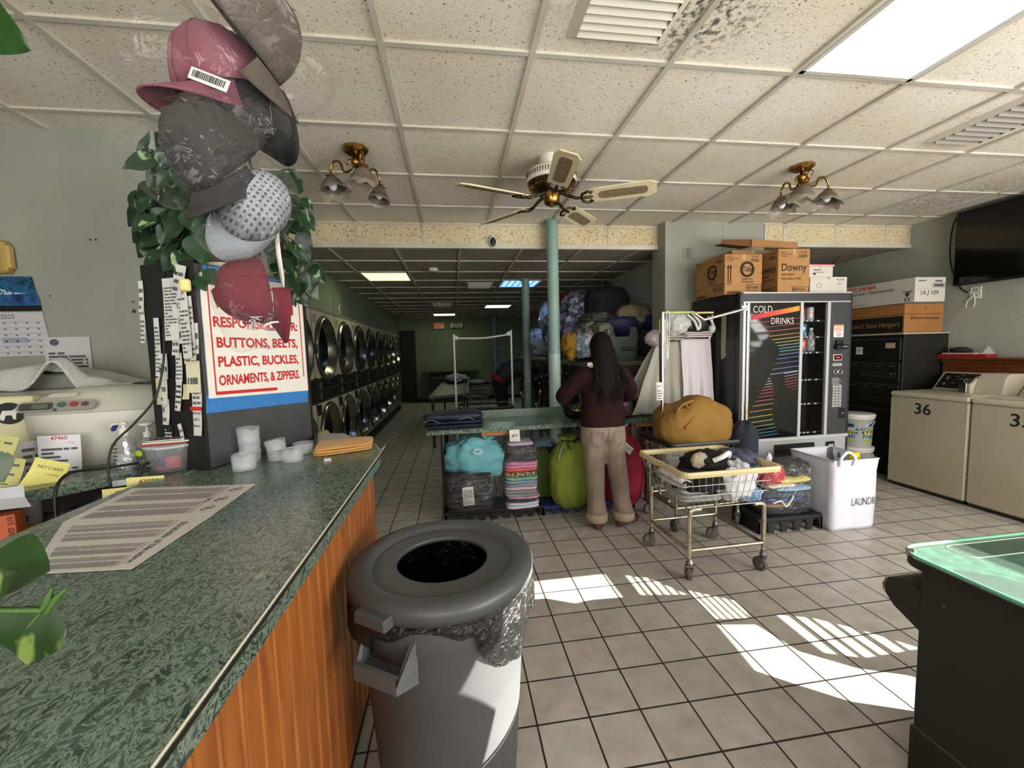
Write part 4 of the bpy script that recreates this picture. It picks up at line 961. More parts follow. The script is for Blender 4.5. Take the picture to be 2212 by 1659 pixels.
for (px, py, r_) in ((193, 517, .006), (205, 517, .007), (286, 652, .006), (288, 672, .011), (107, 639, .005)): b.lathe([(0, 0), (r_, 0)], onl(px, py) + V((0, .004, 0)), 7, Matrix.Rotation(PI / 2, 3, 'X'))
tag(b.build('wall_specks'), 'dark specks and nail holes scattered on the left wall', 'stain', kind='stuff')
# sign behind the plant above the dryers
F = plane(AX(676, 612, -1.515) + V((.0, 0, 0)), (0, 1, 0), (0, 0, 1)); b = MB(mat('poster_pale', 'b9c0bc', .6)); b.prism([(-.16, -.16), (.16, -.16), (.16, .13), (-.16, .13)], 0, .003, F); b.use(RED); b.text('The', .05, lambda x, y, z=0: F(x, .02 + y, .004), .01); b.text('Laundry', .05, lambda x, y, z=0: F(x, -.07 + y, .004), .01); b.use(mat('poster_blue', '5d86b4', .6)); b.prism([(-.05, .07), (.15, .06), (.13, .12), (-.02, .12)], .003, .004, F)
tag(b.build('laundry_poster'), 'small poster with red lettering on the left wall beside the plant', 'poster')

# ================================================================== FRONT COUNTER ITEMS
def pts_counter(L_): return [AZ(x, y, H) for x, y in L_]
SHEET = mat('laminated_sheet', 'c9c5bd', .3)
# two laminated price sheets, each a quad on the counter
def price_sheet(label, q, seed, cols, title):
    P = [p + V((0, 0, .0015)) for p in pts_counter(q)]                # order: near-left, near-right, far-right, far-left
    B = lambda u, v, z=0: (P[0] * (1 - u) + P[1] * u) * (1 - v) + (P[3] * (1 - u) + P[2] * u) * v + V((0, 0, z))
    b = MB(SHEET); b.add([P[0], P[1], P[2], P[3]] + [p + V((0, 0, .001)) for p in P], [(4, 5, 6, 7), (0, 1, 5, 4), (1, 2, 6, 5), (2, 3, 7, 6), (3, 0, 4, 7)])
    b.use(INK); rr = random.Random(seed); q4 = lambda u0, u1, v0, v1: b.add([B(u0, v0, .0016), B(u1, v0, .0016), B(u1, v1, .0016), B(u0, v1, .0016)], [(0, 1, 2, 3)])
    for (v0, v1) in cols:
        n = 46
        for i in range(n):
            u = .08 + .70 * i / n; q4(u, u + .006, v0, v0 + (v1 - v0) * rr.uniform(.45, .55)); q4(u, u + .006, v0 + (v1 - v0) * .62, v0 + (v1 - v0) * .80); q4(u, u + .006, v0 + (v1 - v0) * .84, v1)
        q4(.795, .80, v0, v1)
    b.use(INKB)
    L_ = (P[3] - P[0]); W_ = (P[1] - P[0]); s_ = title[1] / L_.length; k = title[1] / W_.length
    b.text(title[0], 1, lambda x, y, z=0: B(title[2] - y * k, title[3] + x * s_, .0018), .012)
    for (u, v, r_) in title[4]:
        for dx, dy in ((0, 0), (r_ * .4, r_ * .5)): b.tube([B(u + dx, v + dy, .002), B(u + dx + r_ * .35, v + dy, .002), B(u + dx + r_ * .35, v + dy + r_ * .8, .002), B(u + dx + r_ * .1, v + dy + r_, .002), B(u + dx, v + dy, .002)], .0007, 4)
    return tag(b.build('price_sheet'), label, 'price list', 'laminated price sheets on the counter')
price_sheet('laminated price sheet with two table columns on the counter, nearer one', [(62, 1243), (285, 1231), (462, 1113), (136, 1131)], 3, [(.05, .22), (.27, .44), (.55, .70), (.74, .90)], ('LAUNDRY PRICE LIST - WASH DRY FOLD', .015, .87, .47, []))
price_sheet('laminated price sheet with small drawings in its margin, farther one', [(136, 1130), (462, 1112), (553, 1047), (288, 1056)], 4, [(.06, .40), (.52, .90)], ('Fold', .018, .80, .45, [(.86, .12, .09), (.86, .40, .09), (.86, .74, .10)]))
# clear measuring cups
CUP = mat('cup_plastic', 'dfe4ea', .12, alpha=.20, spec=.5)
def cup_mesh(mb, c, r, h, rx=0, seg=36):
    rot = Matrix.Rotation(rx, 3, 'X'); c = V(c)
    def ring(rr_, z, notch=0): return [c + rot @ V((rr_ * math.cos(2 * PI * k / seg), rr_ * math.sin(2 * PI * k / seg), z - notch * max(0, 1 - abs(((k / seg - .72 + .5) % 1) - .5) * 14) ** 1)) for k in range(seg)]
    mb.loft([ring(r * .90, 0), ring(r, h, .22 * h), ring(r * .97, h - .001, .22 * h), ring(r * .87, .004)], (True, True))
cups = [(528, 1018, .046, .052, 0, 'lowest of the nested clear cups nearest the paper sheet', 0), (528, 1018, .045, .05, 0, 'second of the nested clear cups nearest the paper sheet', .009), (528, 1018, .043, .048, 0, 'innermost of the nested clear cups nearest the paper sheet', .017),
        (541, 1000, .043, .055, 0, 'bottom cup of the tall stack at the dark cabinet', 0), (541, 1000, .043, .055, .0, 'second cup from the bottom of the tall stack at the dark cabinet', .042), (540, 1000, .045, .065, 0, 'top cup with a notched rim on the tall stack', .085),
        (600, 997, .040, .045, 0, 'lower cup of the tilted pair in the middle', 0), (600, 997, .042, .05, -.18, 'tilted cup resting in the middle pair', .035), (634, 999, .043, .055, 0, 'single clear cup in front with two upright ridges', 0), (657, 982, .045, .05, 0, 'clear cup behind, nearest the folded yellow cloth', 0)]
for i, (px, py, r, h, rx, lb, z) in enumerate(cups):
    p = AZ(px, py, H); o = V((p.x - .012, p.y + .03, H + z + .001)); b = MB(CUP); cup_mesh(b, (0, 0, .006 if rx else 0), r, h, rx)
    b.tube([(r * .93 * math.cos(2 * PI * k / 24), r * .93 * math.sin(2 * PI * k / 24), .003) for k in range(24)], .0012, 4, closed=True)
    tag(b.build('measuring_cup', loc=o, rz=.2 * i), lb, 'measuring cup', 'clear plastic cups on the counter')
# folded cloths
def folded(name, label, cat, q, layers, hgt, m, seed, group=None, parent=None, hz=None, sag=.3):
    """stack of folded layers over a ground quad q (4 points)"""
    b = MB(m); t = hgt / layers; cc = sum(q, V()) / 4
    for i in range(layers):
        rr = random.Random(seed + i); dx, dy = rr.uniform(-.006, .006), rr.uniform(-.006, .006)
        def P(u, v, i=i, dx=dx, dy=dy):
            th = 2 * PI * u; g = lambda t_: math.copysign(abs(t_) ** .35, t_)
            s_, r_ = math.sin(PI * v), g(math.cos(th)); a, c = (g(math.cos(th)) * abs(s_) ** .3 + 1) / 2, (g(math.sin(th)) * abs(s_) ** .3 + 1) / 2
            p = (q[0] * (1 - a) + q[1] * a) * (1 - c) + (q[3] * (1 - a) + q[2] * a) * c
            z = t * (i + .5) - math.cos(PI * v) * t * .5 + .006 * noise.noise(V((p.x * 14, p.y * 14, seed + i)))
            return V((p.x + dx, p.y + dy, cc.z + max(z, .0005)))
        b.surf(P, 32, 8)
    o = b.build(name, parent)
    return tag(o, label, cat, group) if label else o
TERRY = lambda n, c: mat(n, c, .95, bump=.5, bscale=150, sheen=.2)
folded('folded_cloth', 'folded orange-yellow microfiber cloth on the counter corner', 'cloth', pts_counter([(674, 990), (806, 972), (806, 954), (690, 966)]), 3, .036, TERRY('cloth_orange', 'cf9a4a'), 3)
folded('folded_cloth', 'grey cloth lying behind the orange-yellow one', 'cloth', pts_counter([(686, 968), (770, 962), (745, 944), (688, 946)]), 2, .028, TERRY('cloth_grey', '928d88'), 8)
folded('folded_cloth', 'olive-yellow cloth behind the grey one by the dark cabinet', 'cloth', pts_counter([(686, 950), (716, 946), (708, 938), (686, 940)]), 1, .03, TERRY('cloth_olive', '9c8c2c'), 12)
p = AZ(708, 996, H); tag(MB(mat('care_label', 'b9bcc2', .5)).box(p + V((0, 0, .006)), (.028, .002, .012), rz=.2).build('cloth_label'), 'small white care label at the edge of the orange cloth', 'label')

# ================================================================== TRASH CAN, TABLE, BAGS UNDER IT
GREYP = mat('bin_grey_plastic', '56585b', .42, col2='505255', scale=5); GREYL = mat('bin_lid_grey', '484a4c', .38, col2='434547', scale=5)
tc_ = thing('trash_can', 'big round grey trash can with holed lid and black liner beside the counter', 'trash can', (-.062, 1.30, 0))
MB(GREYP).lathe([(0, .01), (.215, .01), (.222, .02), (.262, .60), (.272, .605), (.274, .69), (.278, .70), (.268, .70), (.258, .60), (.216, .03), (0, .03)], seg=64).build('body', tc_)
b = MB(GREYL)
b.lathe([(.281, .698), (.292, .700), (.293, .728), (.286, .742), (.272, .747), (.238, .749), (.226, .744), (.219, .733), (.216, .733), (.15, .737), (.144, .735), (.144, .722), (.21, .718), (.28, .715), (.281, .698)], seg=72)
for a in (-125, 58):
    a = math.radians(a); d = V((math.cos(a), math.sin(a), 0)); R = Matrix.Rotation(a, 3, 'Z'); b.box(d * .298 + V((0, 0, .712)), (.04, .11, .034), .005, R=R)
    if a < 0: b.text('BRUTE', .016, plane(d * .300 + V((0, 0, .7295)), (-d.y, d.x, 0), (-d.x, -d.y, 0)), .01)
b.build('lid', tc_)
for a in (-122, 58):
    a = math.radians(a); R = Matrix.Rotation(a, 3, 'Z'); hd = MB(GREYP)
    F = lambda x, y, z: R @ V((x, y, z))
    hd.prism([(.262, -.085), (.325, -.07), (.325, .07), (.262, .085)], .545, .565, F)
    for sg in (-1, 1): hd.add([F(.255, sg * .085, .66), F(.325, sg * .07, .565), F(.325, sg * .07, .545), F(.255, sg * .085, .53), F(.255, sg * .073, .66), F(.315, sg * .058, .565), F(.315, sg * .058, .545), F(.255, sg * .073, .53)], [(0, 1, 2, 3), (4, 7, 6, 5), (0, 4, 5, 1), (3, 2, 6, 7), (1, 5, 6, 2)])
    hd.add([F(.325, -.07, .565), F(.325, .07, .565), F(.325, .07, .590), F(.325, -.07, .590), F(.312, -.07, .565), F(.312, .07, .565), F(.312, .07, .590), F(.312, -.07, .590)], [(0, 1, 2, 3), (4, 7, 6, 5), (3, 2, 6, 7), (0, 4, 5, 1)])
    hd.build('side_handle', tc_)
LINER = mat('liner_black', '0a0a0b', .25, bump=.4, bscale=20, warp=1.5)
LINERT = mat('liner_black_thin', '1a1a1b', .2, bump=.9, bscale=30, warp=1.5, alpha=.86)
def skirt(u, v):
    th = 2 * PI * u; dg = (math.degrees(th) + 360) % 360
    def lobe(c, w): d = (dg - c + 180) % 360 - 180; return max(0, 1 - (d / w) ** 2)
    L_ = .055 + .02 * noise.noise(V((u * 9, 0, 3))) + .15 * lobe(318, 30) ** .6 + .07 * lobe(345, 26) + .10 * lobe(205, 26) ** .7 + .04 * lobe(60, 40) - .035 * lobe(262, 18)
    z = .70 - v * L_; base = .262 + (z - .60) * .067 if z < .60 else .274
    r = base + .006 + .006 * noise.noise(V((u * 40, v * 4, 1))) + .012 * math.sin(PI * v) + .004
    return V((r * math.cos(th), r * math.sin(th), z))
b = MB(LINERT); b.surf(skirt, 150, 10); b.build('liner_skirt', tc_)
b = MB(LINER); b.lathe([(.262, .69), (.25, .55), (.22, .3), (.17, .2), (0, .18)], seg=40); b.build('liner', tc_)

TMARB = marble_mat('green_marble_table', '3a4a42', '5b6f63', '8fa290', 14)
EDGEM = mat('table_edge_speckle', '6c7f6c', .4, col2='2f3d35', scale=70, detail=2, lo=.42, hi=.58)
tb = thing('folding_table', 'long green marble laminate laundry table with raised back rail in the middle of the shop', 'table', (0, 0, 0))
TQ = [(-.242, 3.300), (1.80, 3.355), (1.80, 3.875), (-.225, 3.850)]
MB(TMARB).prism(TQ, .742, .77).build('tabletop', tb)
b = MB(EDGEM); dirx = V((2.042, .055, 0)).normalized()
b.prism([(-.243, 3.298), (1.801, 3.353), (1.801, 3.357), (-.243, 3.302)], .738, .7712); b.prism([(-.243, 3.298), (-.240, 3.298), (-.223, 3.851), (-.227, 3.851)], .738, .7712); b.build('edge_band', tb)
b = MB(TMARB); b.prism([(-.225, 3.832), (1.80, 3.857), (1.80, 3.875), (-.225, 3.850)], .77, .842); b.build('back_rail', tb)
b = MB(mat('apron_wood', 'a2652f', .5, col2='8a5526', scale=6, stretch=(1, 8, 8)))
for x0, x1 in ((.20, .47), (1.56, 1.78)): b2 = MB(mat('apron_wood', 'a2652f', .5)); y = 3.33 + (x0 + .24) * .027; b2.span(x0, x1, y, y + .045, .698, .738, .003); b2.build('apron', tb)
for x, y in ((-.12, 3.40), (-.10, 3.78), (1.70, 3.45), (1.70, 3.80), (.80, 3.80)): MB(mat('leg_dark_metal', '3b3d3c', .4, metal=.6)).cyl((x, y, 0), (x, y, .742), .018, seg=10).build('leg', tb)
p = AY(1113, 940, 3.29)
note('price_tag', 'white slip with a handwritten figure hanging from the table edge over the clear bag', plane(AY(1111, 928, 3.292), (1, .03, 0), (0, 0, 1)), .085, .095, PAPER, 0, 2, None, .02, extra=lambda b, F, zf: (b.use(mat('ink_blue', '3a456e', .7)), b.text('4/12', .03, lambda x, y, z=0: F(x, -.05 + y, .012), .01, shear=.3)), cat='tag')

NAVY = mat('nylon_navy', '161b2c', .55, col2='1c2236', scale=12, bump=.35, bscale=14)
jk = thing('folded_jacket', 'folded navy padded jacket on the left end of the long table', 'jacket', (0, 0, 0))
y = 3.50; q = [AY(912, 924, 3.36), AY(1046, 914, 3.37), AY(1040, 900, 3.62), AY(922, 905, 3.62)]
for p in q: p.z = .772
folded('lower_fold', None, None, q, 2, .062, NAVY, 5, parent=jk)
q2 = [p.copy() for p in q]; 
for p in q2: p.z = .834
folded('upper_fold', None, None, q2, 1, .068, NAVY, 9, parent=jk)
b = MB(mat('zip_pale', '8e8a80', .4)); b.tube(smooth_path([AY(990, 907, 3.36), AY(1010, 902, 3.362), AY(1024, 907, 3.36)], 5), .0025, 5); b.tube(smooth_path([AY(916, 914, 3.352), AY(930, 908, 3.352), AY(950, 914, 3.352)], 5), .0022, 5); b.build('zipper', jk)

# clear and cloth bags below
FILM = film('bag_film', 'ffffff', .04, .12, 18, .012, .9, .22); FILMD = film('bag_film_grey', '8a8a8c', .06, .14, 18, .04, .9, .25)
def bag(name, label, loc, r, m, seed, cat='laundry bag', amp=.07, freq=2.4, e=.75, folds=.02, nf=11, tip=0, group=None, flat=None, rz=0., neck=None, cord=None, nu=48, nv=32):
    t = thing(name, label, cat, loc, rz, group); b = MB(m)
    b.blob((0, 0, r[2]), r, seed, amp, freq, e, nu, nv, 0, folds, nf, None if flat is None else flat - r[2], tip)
    b.build('sack', t)
    if neck:
        n_, h, rr_ = neck; b = MB(m); z0 = n_[2]
        rg = lambda rad, z, k=0: [V((n_[0] + rad * (1 + .25 * math.sin(7 * a + k)) * math.cos(a), n_[1] + rad * (1 + .25 * math.sin(5 * a + k)) * math.sin(a), z)) for a in [2 * PI * i / 28 for i in range(28)]]
        b.loft([rg(rr_ * 2.0, z0 - .03), rg(rr_ * 1.0, z0 + .01, 1), rg(rr_ * .9, z0 + .02, 1), rg(rr_ * 1.7, z0 + h * .7, 2), rg(rr_ * 1.9, z0 + h, 3)], (False, True)); b.build('gathered_neck', t)
    return t
# dark bag of clothes, ticket, crate
CL = lambda h: mat('garment_' + h, h, .9, bump=.35, bscale=40, col2=None)
crate = lambda name, label, x0, x1, y0, y1, h, m: None
def pallet(name, label, x0, x1, y0, y1, h, m, n=4):
    t = thing(name, label, 'pallet', ((x0 + x1) / 2, (y0 + y1) / 2, 0)); w, d = (x1 - x0) / 2, (y1 - y0) / 2
    MB(m).span(-w, w, -d, d, h - .03, h, .004).build('deck', t)
    b = MB(m); s = 2 * w / n
    # skirt with arched cut-outs along the front and back
    for yy in (-d, d - .012):
        for i in range(n):
            x = -w + i * s
            P = [(x, 0), (x + s * .22, 0), (x + s * .24, h * .45)] + [(x + s * .5 - s * .26 * math.cos(k * PI / 6), h * .45 + h * .28 * math.sin(k * PI / 6)) for k in range(7)] + [(x + s * .76, h * .45), (x + s * .78, 0), (x + s, 0), (x + s, h - .03), (x, h - .03)]
            b.prism(P, 0, .012, lambda a, c, z, yy=yy: (a, yy + z, c))
    b.span(-w, -w + .012, -d, d, 0, h - .03); b.span(w - .012, w, -d, d, 0, h - .03)
    b.build('skirt', t); return t
PALB = mat('pallet_black', '17171a', .5); PALN = mat('pallet_blue', '1d2f5c', .5)
pallet('plastic_pallet', 'black plastic pallet under the clear bags left of the green bag', -.12, .70, 3.30, 3.58, .09, PALB, 8)
pallet('plastic_pallet', 'dark blue plastic pallet under the green and red laundry bags', .70, 1.52, 3.30, 3.58, .075, PALN, 8)
o = thing('bag_of_dark_clothes', 'clear plastic bag packed with dark clothes under the teal bag', 'laundry bag', (.085, 3.36, .092))
MB(FILMD).blob((0, -.01, .175), (.225, .175, .175), 3, .05, 2.5, .7, 44, 28).build('plastic_film', o)
for i, (z, c) in enumerate(((.0, '26262c'), (.085, '34343c'), (.165, '222436'), (.235, '2c2c30'))):
    q = [V((.085 - .185, 3.22, .10 + z)), V((.085 + .185, 3.22, .10 + z)), V((.085 + .18, 3.50, .10 + z)), V((.085 - .18, 3.50, .10 + z))]
    folded('folded_garment', 'dark folded garment in the bag under the teal one, layer %s' % ('at the bottom', 'second from the bottom', 'third from the bottom', 'on top')[i], 'clothes', q, 2, .085, CL(c), 40 + i, 'dark clothes in the bag')
tg = thing('bag_ticket', 'white printed laundry ticket taped to the bag of dark clothes', 'ticket', (0, 0, 0))
n_ = note('paper', None, plane(AY(1010, 1052, 3.165), (1, .05, .04), (-.05, -.2, 1)), .088, .165, PAPER, 11, 6, None, .0, .12); n_.parent = tg
TEALC = mat('cotton_teal', '6aa9b3', .85, col2='619fa9', scale=5, bump=.8, bscale=5, warp=1.4)
tl_ = bag('teal_laundry_bag', 'turquoise drawstring cloth bag lying on the dark bag under the table', (.13, 3.41, .345), (.262, .17, .165), TEALC, 14, amp=.11, freq=1.8, e=.78, folds=.035, nf=9, neck=((.07, -.02, .315), .05, .028))
tl_.rotation_euler = (0, .16, 0)
MB(mat('cord_white', 'd4dadb', .6)).tube(smooth_path([V((.03, -.13, .26)), V((-.03, -.17, .27)), V((-.045, -.175, .245)), V((-.01, -.17, .235)), V((.02, -.15, .25)), V((.065, -.05, .315))], 6), .005, 6).build('drawstring', tl_)
o = thing('bag_of_folded_clothes', 'tall clear plastic bag of folded colourful clothes standing beside the teal bag', 'laundry bag', (.51, 3.36, .092))
def tallbag(u, v, hx=.17, hy=.165, hz=.60, sd=2):
    th = 2 * PI * u; g = lambda t: math.copysign(abs(t) ** .55, t); z = hz * v
    k = (1 if v < .8 else 1 - ((v - .8) / .2) ** 2 * .72) * (.86 + .14 * min(1, v / .12)) * (1 - .03 * math.exp(-((v - .42) / .05) ** 2))
    k += .03 * noise.noise(V((math.cos(th) * 2, math.sin(th) * 2, v * 6 + sd))) + (.05 * math.sin(14 * th) * max(0, v - .75))
    return V((hx * g(math.cos(th)) * k, hy * g(math.sin(th)) * k, z))
MB(FILM).surf(tallbag, 56, 30).build('plastic_film', o)
lay = [('e2e2ee', .055, 'white crumpled sheet'), ('1c1c20', .03, 'black garment'), ('c98aa8', .025, 'pink garment'), ('8f959b', .05, 'grey garment'), ('c9b4b4', .035, 'pale pink garment'), ('7f97b4', .05, 'light blue garment'), ('5fa596', .03, 'mint garment'), ('2a221f', .045, 'leopard-print garment'), ('e2585c', .035, 'coral garment'), ('cf86ac', .05, 'bright pink garment'), ('1d1c1f', .13, 'black padded garment')]
z = .095
for i, (c, h, nm) in enumerate(lay):
    rr = random.Random(i); dx = rr.uniform(-.012, .012)
    q = [V((.51 - .135 + dx, 3.225, z)), V((.51 + .145 + dx, 3.225, z)), V((.51 + .14 + dx, 3.49, z)), V((.51 - .13 + dx, 3.49, z))]
    if nm.startswith('leopard'): m = mat('leopard_print', 'a88a64', .9, col2='1b1614', scale=60, detail=1, lo=.47, hi=.53)
    elif nm.startswith('mint'): m = mat('mint_print', '6cae9d', .9, col2='b9b74a', scale=35, detail=1, lo=.55, hi=.6)
    else: m = CL(c)
    folded('folded_garment', nm + ' folded in the tall clear bag', 'clothes', q, 2 if h > .045 else 1, h, m, 60 + i, 'clothes in the tall clear bag'); z += h * .97
q = [V((.40, 3.25, z)), V((.63, 3.25, z)), V((.62, 3.46, z)), V((.42, 3.46, z))]
folded('folded_garment', 'pale printed garment on top inside the tall clear bag', 'clothes', q, 1, .035, mat('print_pale', 'a9a4b8', .9, col2='c56a8a', scale=30, lo=.55, hi=.6), 80, 'clothes in the tall clear bag')
GREENC = mat('cotton_lime', '7b8c33', .85, col2='71812c', scale=5, bump=.8, bscale=5, warp=1.4)
gb = bag('green_laundry_bag', 'upright lime-green drawstring laundry bag left of the standing person', (.955, 3.37, .03), (.185, .175, .285), GREENC, 22, amp=.05, freq=2.0, e=.72, folds=.032, nf=9, neck=((-.02, -.03, .575), .06, .045))
b = MB(mat('cord_black', '1d1d1b', .6)); b.tube(smooth_path([V((-.075, -.05, .60)), V((-.02, -.09, .60)), V((.04, -.07, .605)), V((.05, -.02, .60)), V((-.02, .02, .60)), V((-.075, -.05, .60))], 5), .006, 6); b.tube(smooth_path([V((-.02, -.09, .60)), V((-.05, -.12, .57)), V((-.02, -.14, .54))], 5), .005, 6); b.build('drawstring', gb)
b = MB(mat('strap_grey', '8f948a', .7)); b.tube(smooth_path([V((-.06, -.07, .585)), V((-.11, -.13, .53)), V((-.135, -.15, .46))], 5), .008, 6); b.build('strap', gb)
rb = bag('red_laundry_bag', 'upright red drawstring laundry bag right of the standing person', (1.42, 3.36, .02), (.185, .17, .315), mat('cotton_red', '931e33', .85, col2='85192d', scale=5, bump=.8, bscale=5, warp=1.4), 31, amp=.05, freq=2.0, e=.72, folds=.03, nf=8, neck=((-.01, -.04, .63), .06, .04))
n_ = note('bag_ticket', 'white laundry ticket clipped to the red bag', plane(AY(1360, 962, 3.16), (.75, .1, -.62), (.62, 0, .75)), .10, .06, PAPER, 4, 9, None, .01, cat='ticket')
bag('olive_bag', 'dark olive bag standing behind the tall clear bag', (.76, 3.60, .0), (.10, .09, .25), mat('cotton_olive', '4f6320', .85), 41, amp=.06)
# loose laundry heap on the shelf behind the bags
for i, (px, py, c, lb) in enumerate(((1180, 968, '24242a', 'black-and-white garment in the heap behind the green bag'), (1195, 985, '8a2f38', 'red garment in the heap behind the green bag'), (1170, 958, '7c8fa8', 'blue-grey garment in the heap behind the green bag'), (1188, 1002, 'b5b5b8', 'white garment low in the heap behind the green bag'))):
    p = AY(px, py, 3.72); tag(MB(CL(c)).blob((0, 0, 0), (.10, .08, .05), 90 + i, .2, 3, nu=24, nv=14).build('crumpled_garment', loc=p), lb, 'clothes', 'loose laundry behind the green bag')
t = thing('wire_shelf', 'low wire shelf with loose laundry behind the green bag', 'shelf', (.72, 3.72, 0)); MB(STEEL).span(-.2, .2, -.1, .1, .445, .46).build('deck', t)
for sx in (-.19, .19):
    for sy in (-.09, .09): MB(STEEL).cyl((sx, sy, 0), (sx, sy, .445), .008, seg=8).build('leg', t)

# ================================================================== CAPS HANGING ON THE CORD
BAGF = film('cap_bag', 'ffffff', .008, .08, 14, .006, .6, .22)
M_LAST = [None]
def cap(label, px, py, y, brim, up, m, scale=1.0, meshy=None, bag=1.0, bill=None, extra=None, film_=True, cat='cap', inner=None):
    """brim, up: (right, up, toward camera) directions of the peak and the crown top"""
    D = lambda t: (RT * t[0] + UP * t[1] - FW * t[2]).normalized()
    X_ = D(brim); Z_ = D(up); Z_ = (Z_ - X_ * Z_.dot(X_)).normalized(); Y_ = Z_.cross(X_)
    M = Matrix((X_, Y_, Z_)).transposed().to_4x4(); M.translation = AY(px, py, y); M_LAST[0] = M
    t = thing('baseball_cap', label, cat, (0, 0, 0), 0, 'bagged caps hanging over the counter'); t.matrix_world = M
    s = scale
    def crown(u, v):
        th = 2 * PI * u; ph = v * PI / 2; c = math.cos(ph) ** .78
        r = (1 + .016 * abs(math.sin(3 * th)) * (1 - v)) ; fr = 1 + .05 * math.cos(th) * (1 - v)
        z = .118 * math.sin(ph) ** .92 * (1 + .05 * math.cos(th))
        w = .004 * noise.noise(V((math.cos(th) * 3, math.sin(th) * 3, v * 4 + px)))
        return V(((.096 * c * r * fr + w) * math.cos(th), (.080 * c * r + w) * math.sin(th), z)) * s
    b = MB(m); b.surf(crown, 48, 14)
    cr = b.build('crown', t, mods=[('SOLIDIFY', dict(thickness=.0025, offset=-1))])
    b = MB(meshy or m)
    if not meshy:
        for k in range(6):
            b.tube([crown(k / 6 + .083, i / 12) * 1.006 for i in range(13)], .0011 * s, 4)
        b.build('seams', t)
    MB(m).blob((.002 * s, 0, .119 * s), (.007, .007, .004), amp=0, nu=10, nv=6).build('top_button', t)
    def bri(u, v):
        th = (u - .5) * 2 * math.radians(68); c0 = V((.098 * math.cos(th), .080 * math.sin(th), 0))
        ext = .075 * (math.cos((u - .5) * PI)) ** .55; p = c0 + V((ext * v, 0, 0))
        p.z = -.018 * v - .030 * (abs(u - .5) * 2) ** 2 * v - .004; return p * s
    b = MB(bill or m); b.surf(bri, 28, 8); b.build('peak', t, mods=[('SOLIDIFY', dict(thickness=.004, offset=0))])
    if extra: extra(t, s)
    if film_:
        b = MB(BAGF); rr = random.Random(int(px))
        def bg(u, v):
            th = 2 * PI * u; ph = PI * v; g = lambda q: math.copysign(abs(q) ** .62, q)
            p = V((.036 + .140 * g(math.sin(ph)) * g(math.cos(th)), .088 * g(math.sin(ph)) * g(math.sin(th)), .048 - .078 * g(math.cos(ph))))
            n = noise.noise(V((p.x * 16, p.y * 16, p.z * 16 + px))); return (p * (1 + .10 * n)) * s * bag
        b.surf(bg, 40, 24); b.build('plastic_bag', t)
    return t
CORD = lambda n, c: mat(n, c, .9, bump=.3, bscale=60)
def barcode(t, s):
    Mi = t.matrix_basis.inverted() if False else M_LAST[0].inverted(); o = AY(452, 172, .945); ex = (RT * .93 - UP * .36); ey = (UP * .93 + RT * .36)
    F = lambda x, y, z=0: Mi @ (o + ex * x + ey * y - FW * z)
    b = MB(mat('label_white', 'd9d6d2', .5)); b.prism([(-.042, -.012), (.042, -.012), (.042, .012), (-.042, .012)], 0, .001, F); b.use(INKB); rr = random.Random(2); x = -.036
    while x < .034:
        w = rr.choice((.0008, .0014, .002)); b.prism([(x, -.006), (x + w, -.006), (x + w, .008), (x, .008)], .0011, .0015, F); x += w + rr.choice((.0009, .0016))
    b.build('barcode_label', t)
def brand(t, s):
    F = plane(V((.106, 0, .045)) * s, (0, 1, 0), (-.25, 0, 1)); b = MB(mat('embroidery_white', 'c9c2c4', .7)); b.text('PAPA', .030, F, .02); b.lathe([(.016, 0), (.022, 0), (.022, .002), (.016, .002)], F(0, -.036, 0), 20, Matrix.Rotation(PI / 2, 3, 'Y')); b.build('front_emblem', t)
    F = plane(V((.02, -.088, .05)) * s, (1, .1, 0), (0, .35, 1)); b = MB(mat('embroidery_red', 'b01f2e', .7)); b.text('Ann', .042, F, .015, shear=.3); b.text('75', .022, lambda x, y, z=0: F(x, y - .03, z), .01); b.build('side_emblem', t)
def tagblack(t, s):
    F = plane(V((.06, -.078, .012)) * s, (.8, .55, 0), (0, .1, 1)); b = MB(INKB); b.prism([(-.03, -.011), (.03, -.011), (.03, .011), (-.03, .011)], 0, .002, F); b.use(PAPER); b.text('NY', .014, F, .01, .0025); b.build('woven_label', t)
def grid_mat(name, c1, c2, s1, s2):
    m = bpy.data.materials.new(name); m.use_nodes = True; nt = m.node_tree; b = nt.nodes['Principled BSDF']; tc = nt.nodes.new('ShaderNodeTexCoord')
    br = nt.nodes.new('ShaderNodeTexBrick'); br.offset = 0
    for k, v in dict(Scale=1, **{'Brick Width': s1, 'Row Height': s2, 'Mortar Size': s1 * .28, 'Mortar Smooth': .2}).items(): br.inputs[k].default_value = v
    br.inputs['Color1'].default_value = lin(c2); br.inputs['Color2'].default_value = lin(c2); br.inputs['Mortar'].default_value = lin(c1)
    mp = nt.nodes.new('ShaderNodeMapping'); nt.links.new(tc.outputs['Object'], mp.inputs[0]); nt.links.new(mp.outputs[0], br.inputs['Vector']); nt.links.new(br.outputs['Color'], b.inputs['Base Color']); b.inputs['Roughness'].default_value = .8; return m
cap('washed brown-grey cap in a clear bag, topmost on the hanging cord', 520, 78, 1.00, (.42, -.52, -.74), (.72, .66, .0), CORD('cap_brown', '524b42'), 1.0)
cap('faded pink cap in a clear bag with a barcode label, second from the top', 500, 206, 1.06, (-.45, -.35, .82), (-.22, .90, .38), mat('cap_pink', '6c3545', .9, col2='80505d', scale=9, bump=.3, bscale=60), 1.08, extra=barcode)
cap('black mesh cap hanging behind the brown one', 528, 225, 1.10, (.62, -.75, .05), (-.45, -.35, .8), grid_mat('cap_black_mesh', '17171a', '2b2b30', .004, .004), 1.0, bill=mat('cap_black', '17171a', .8))
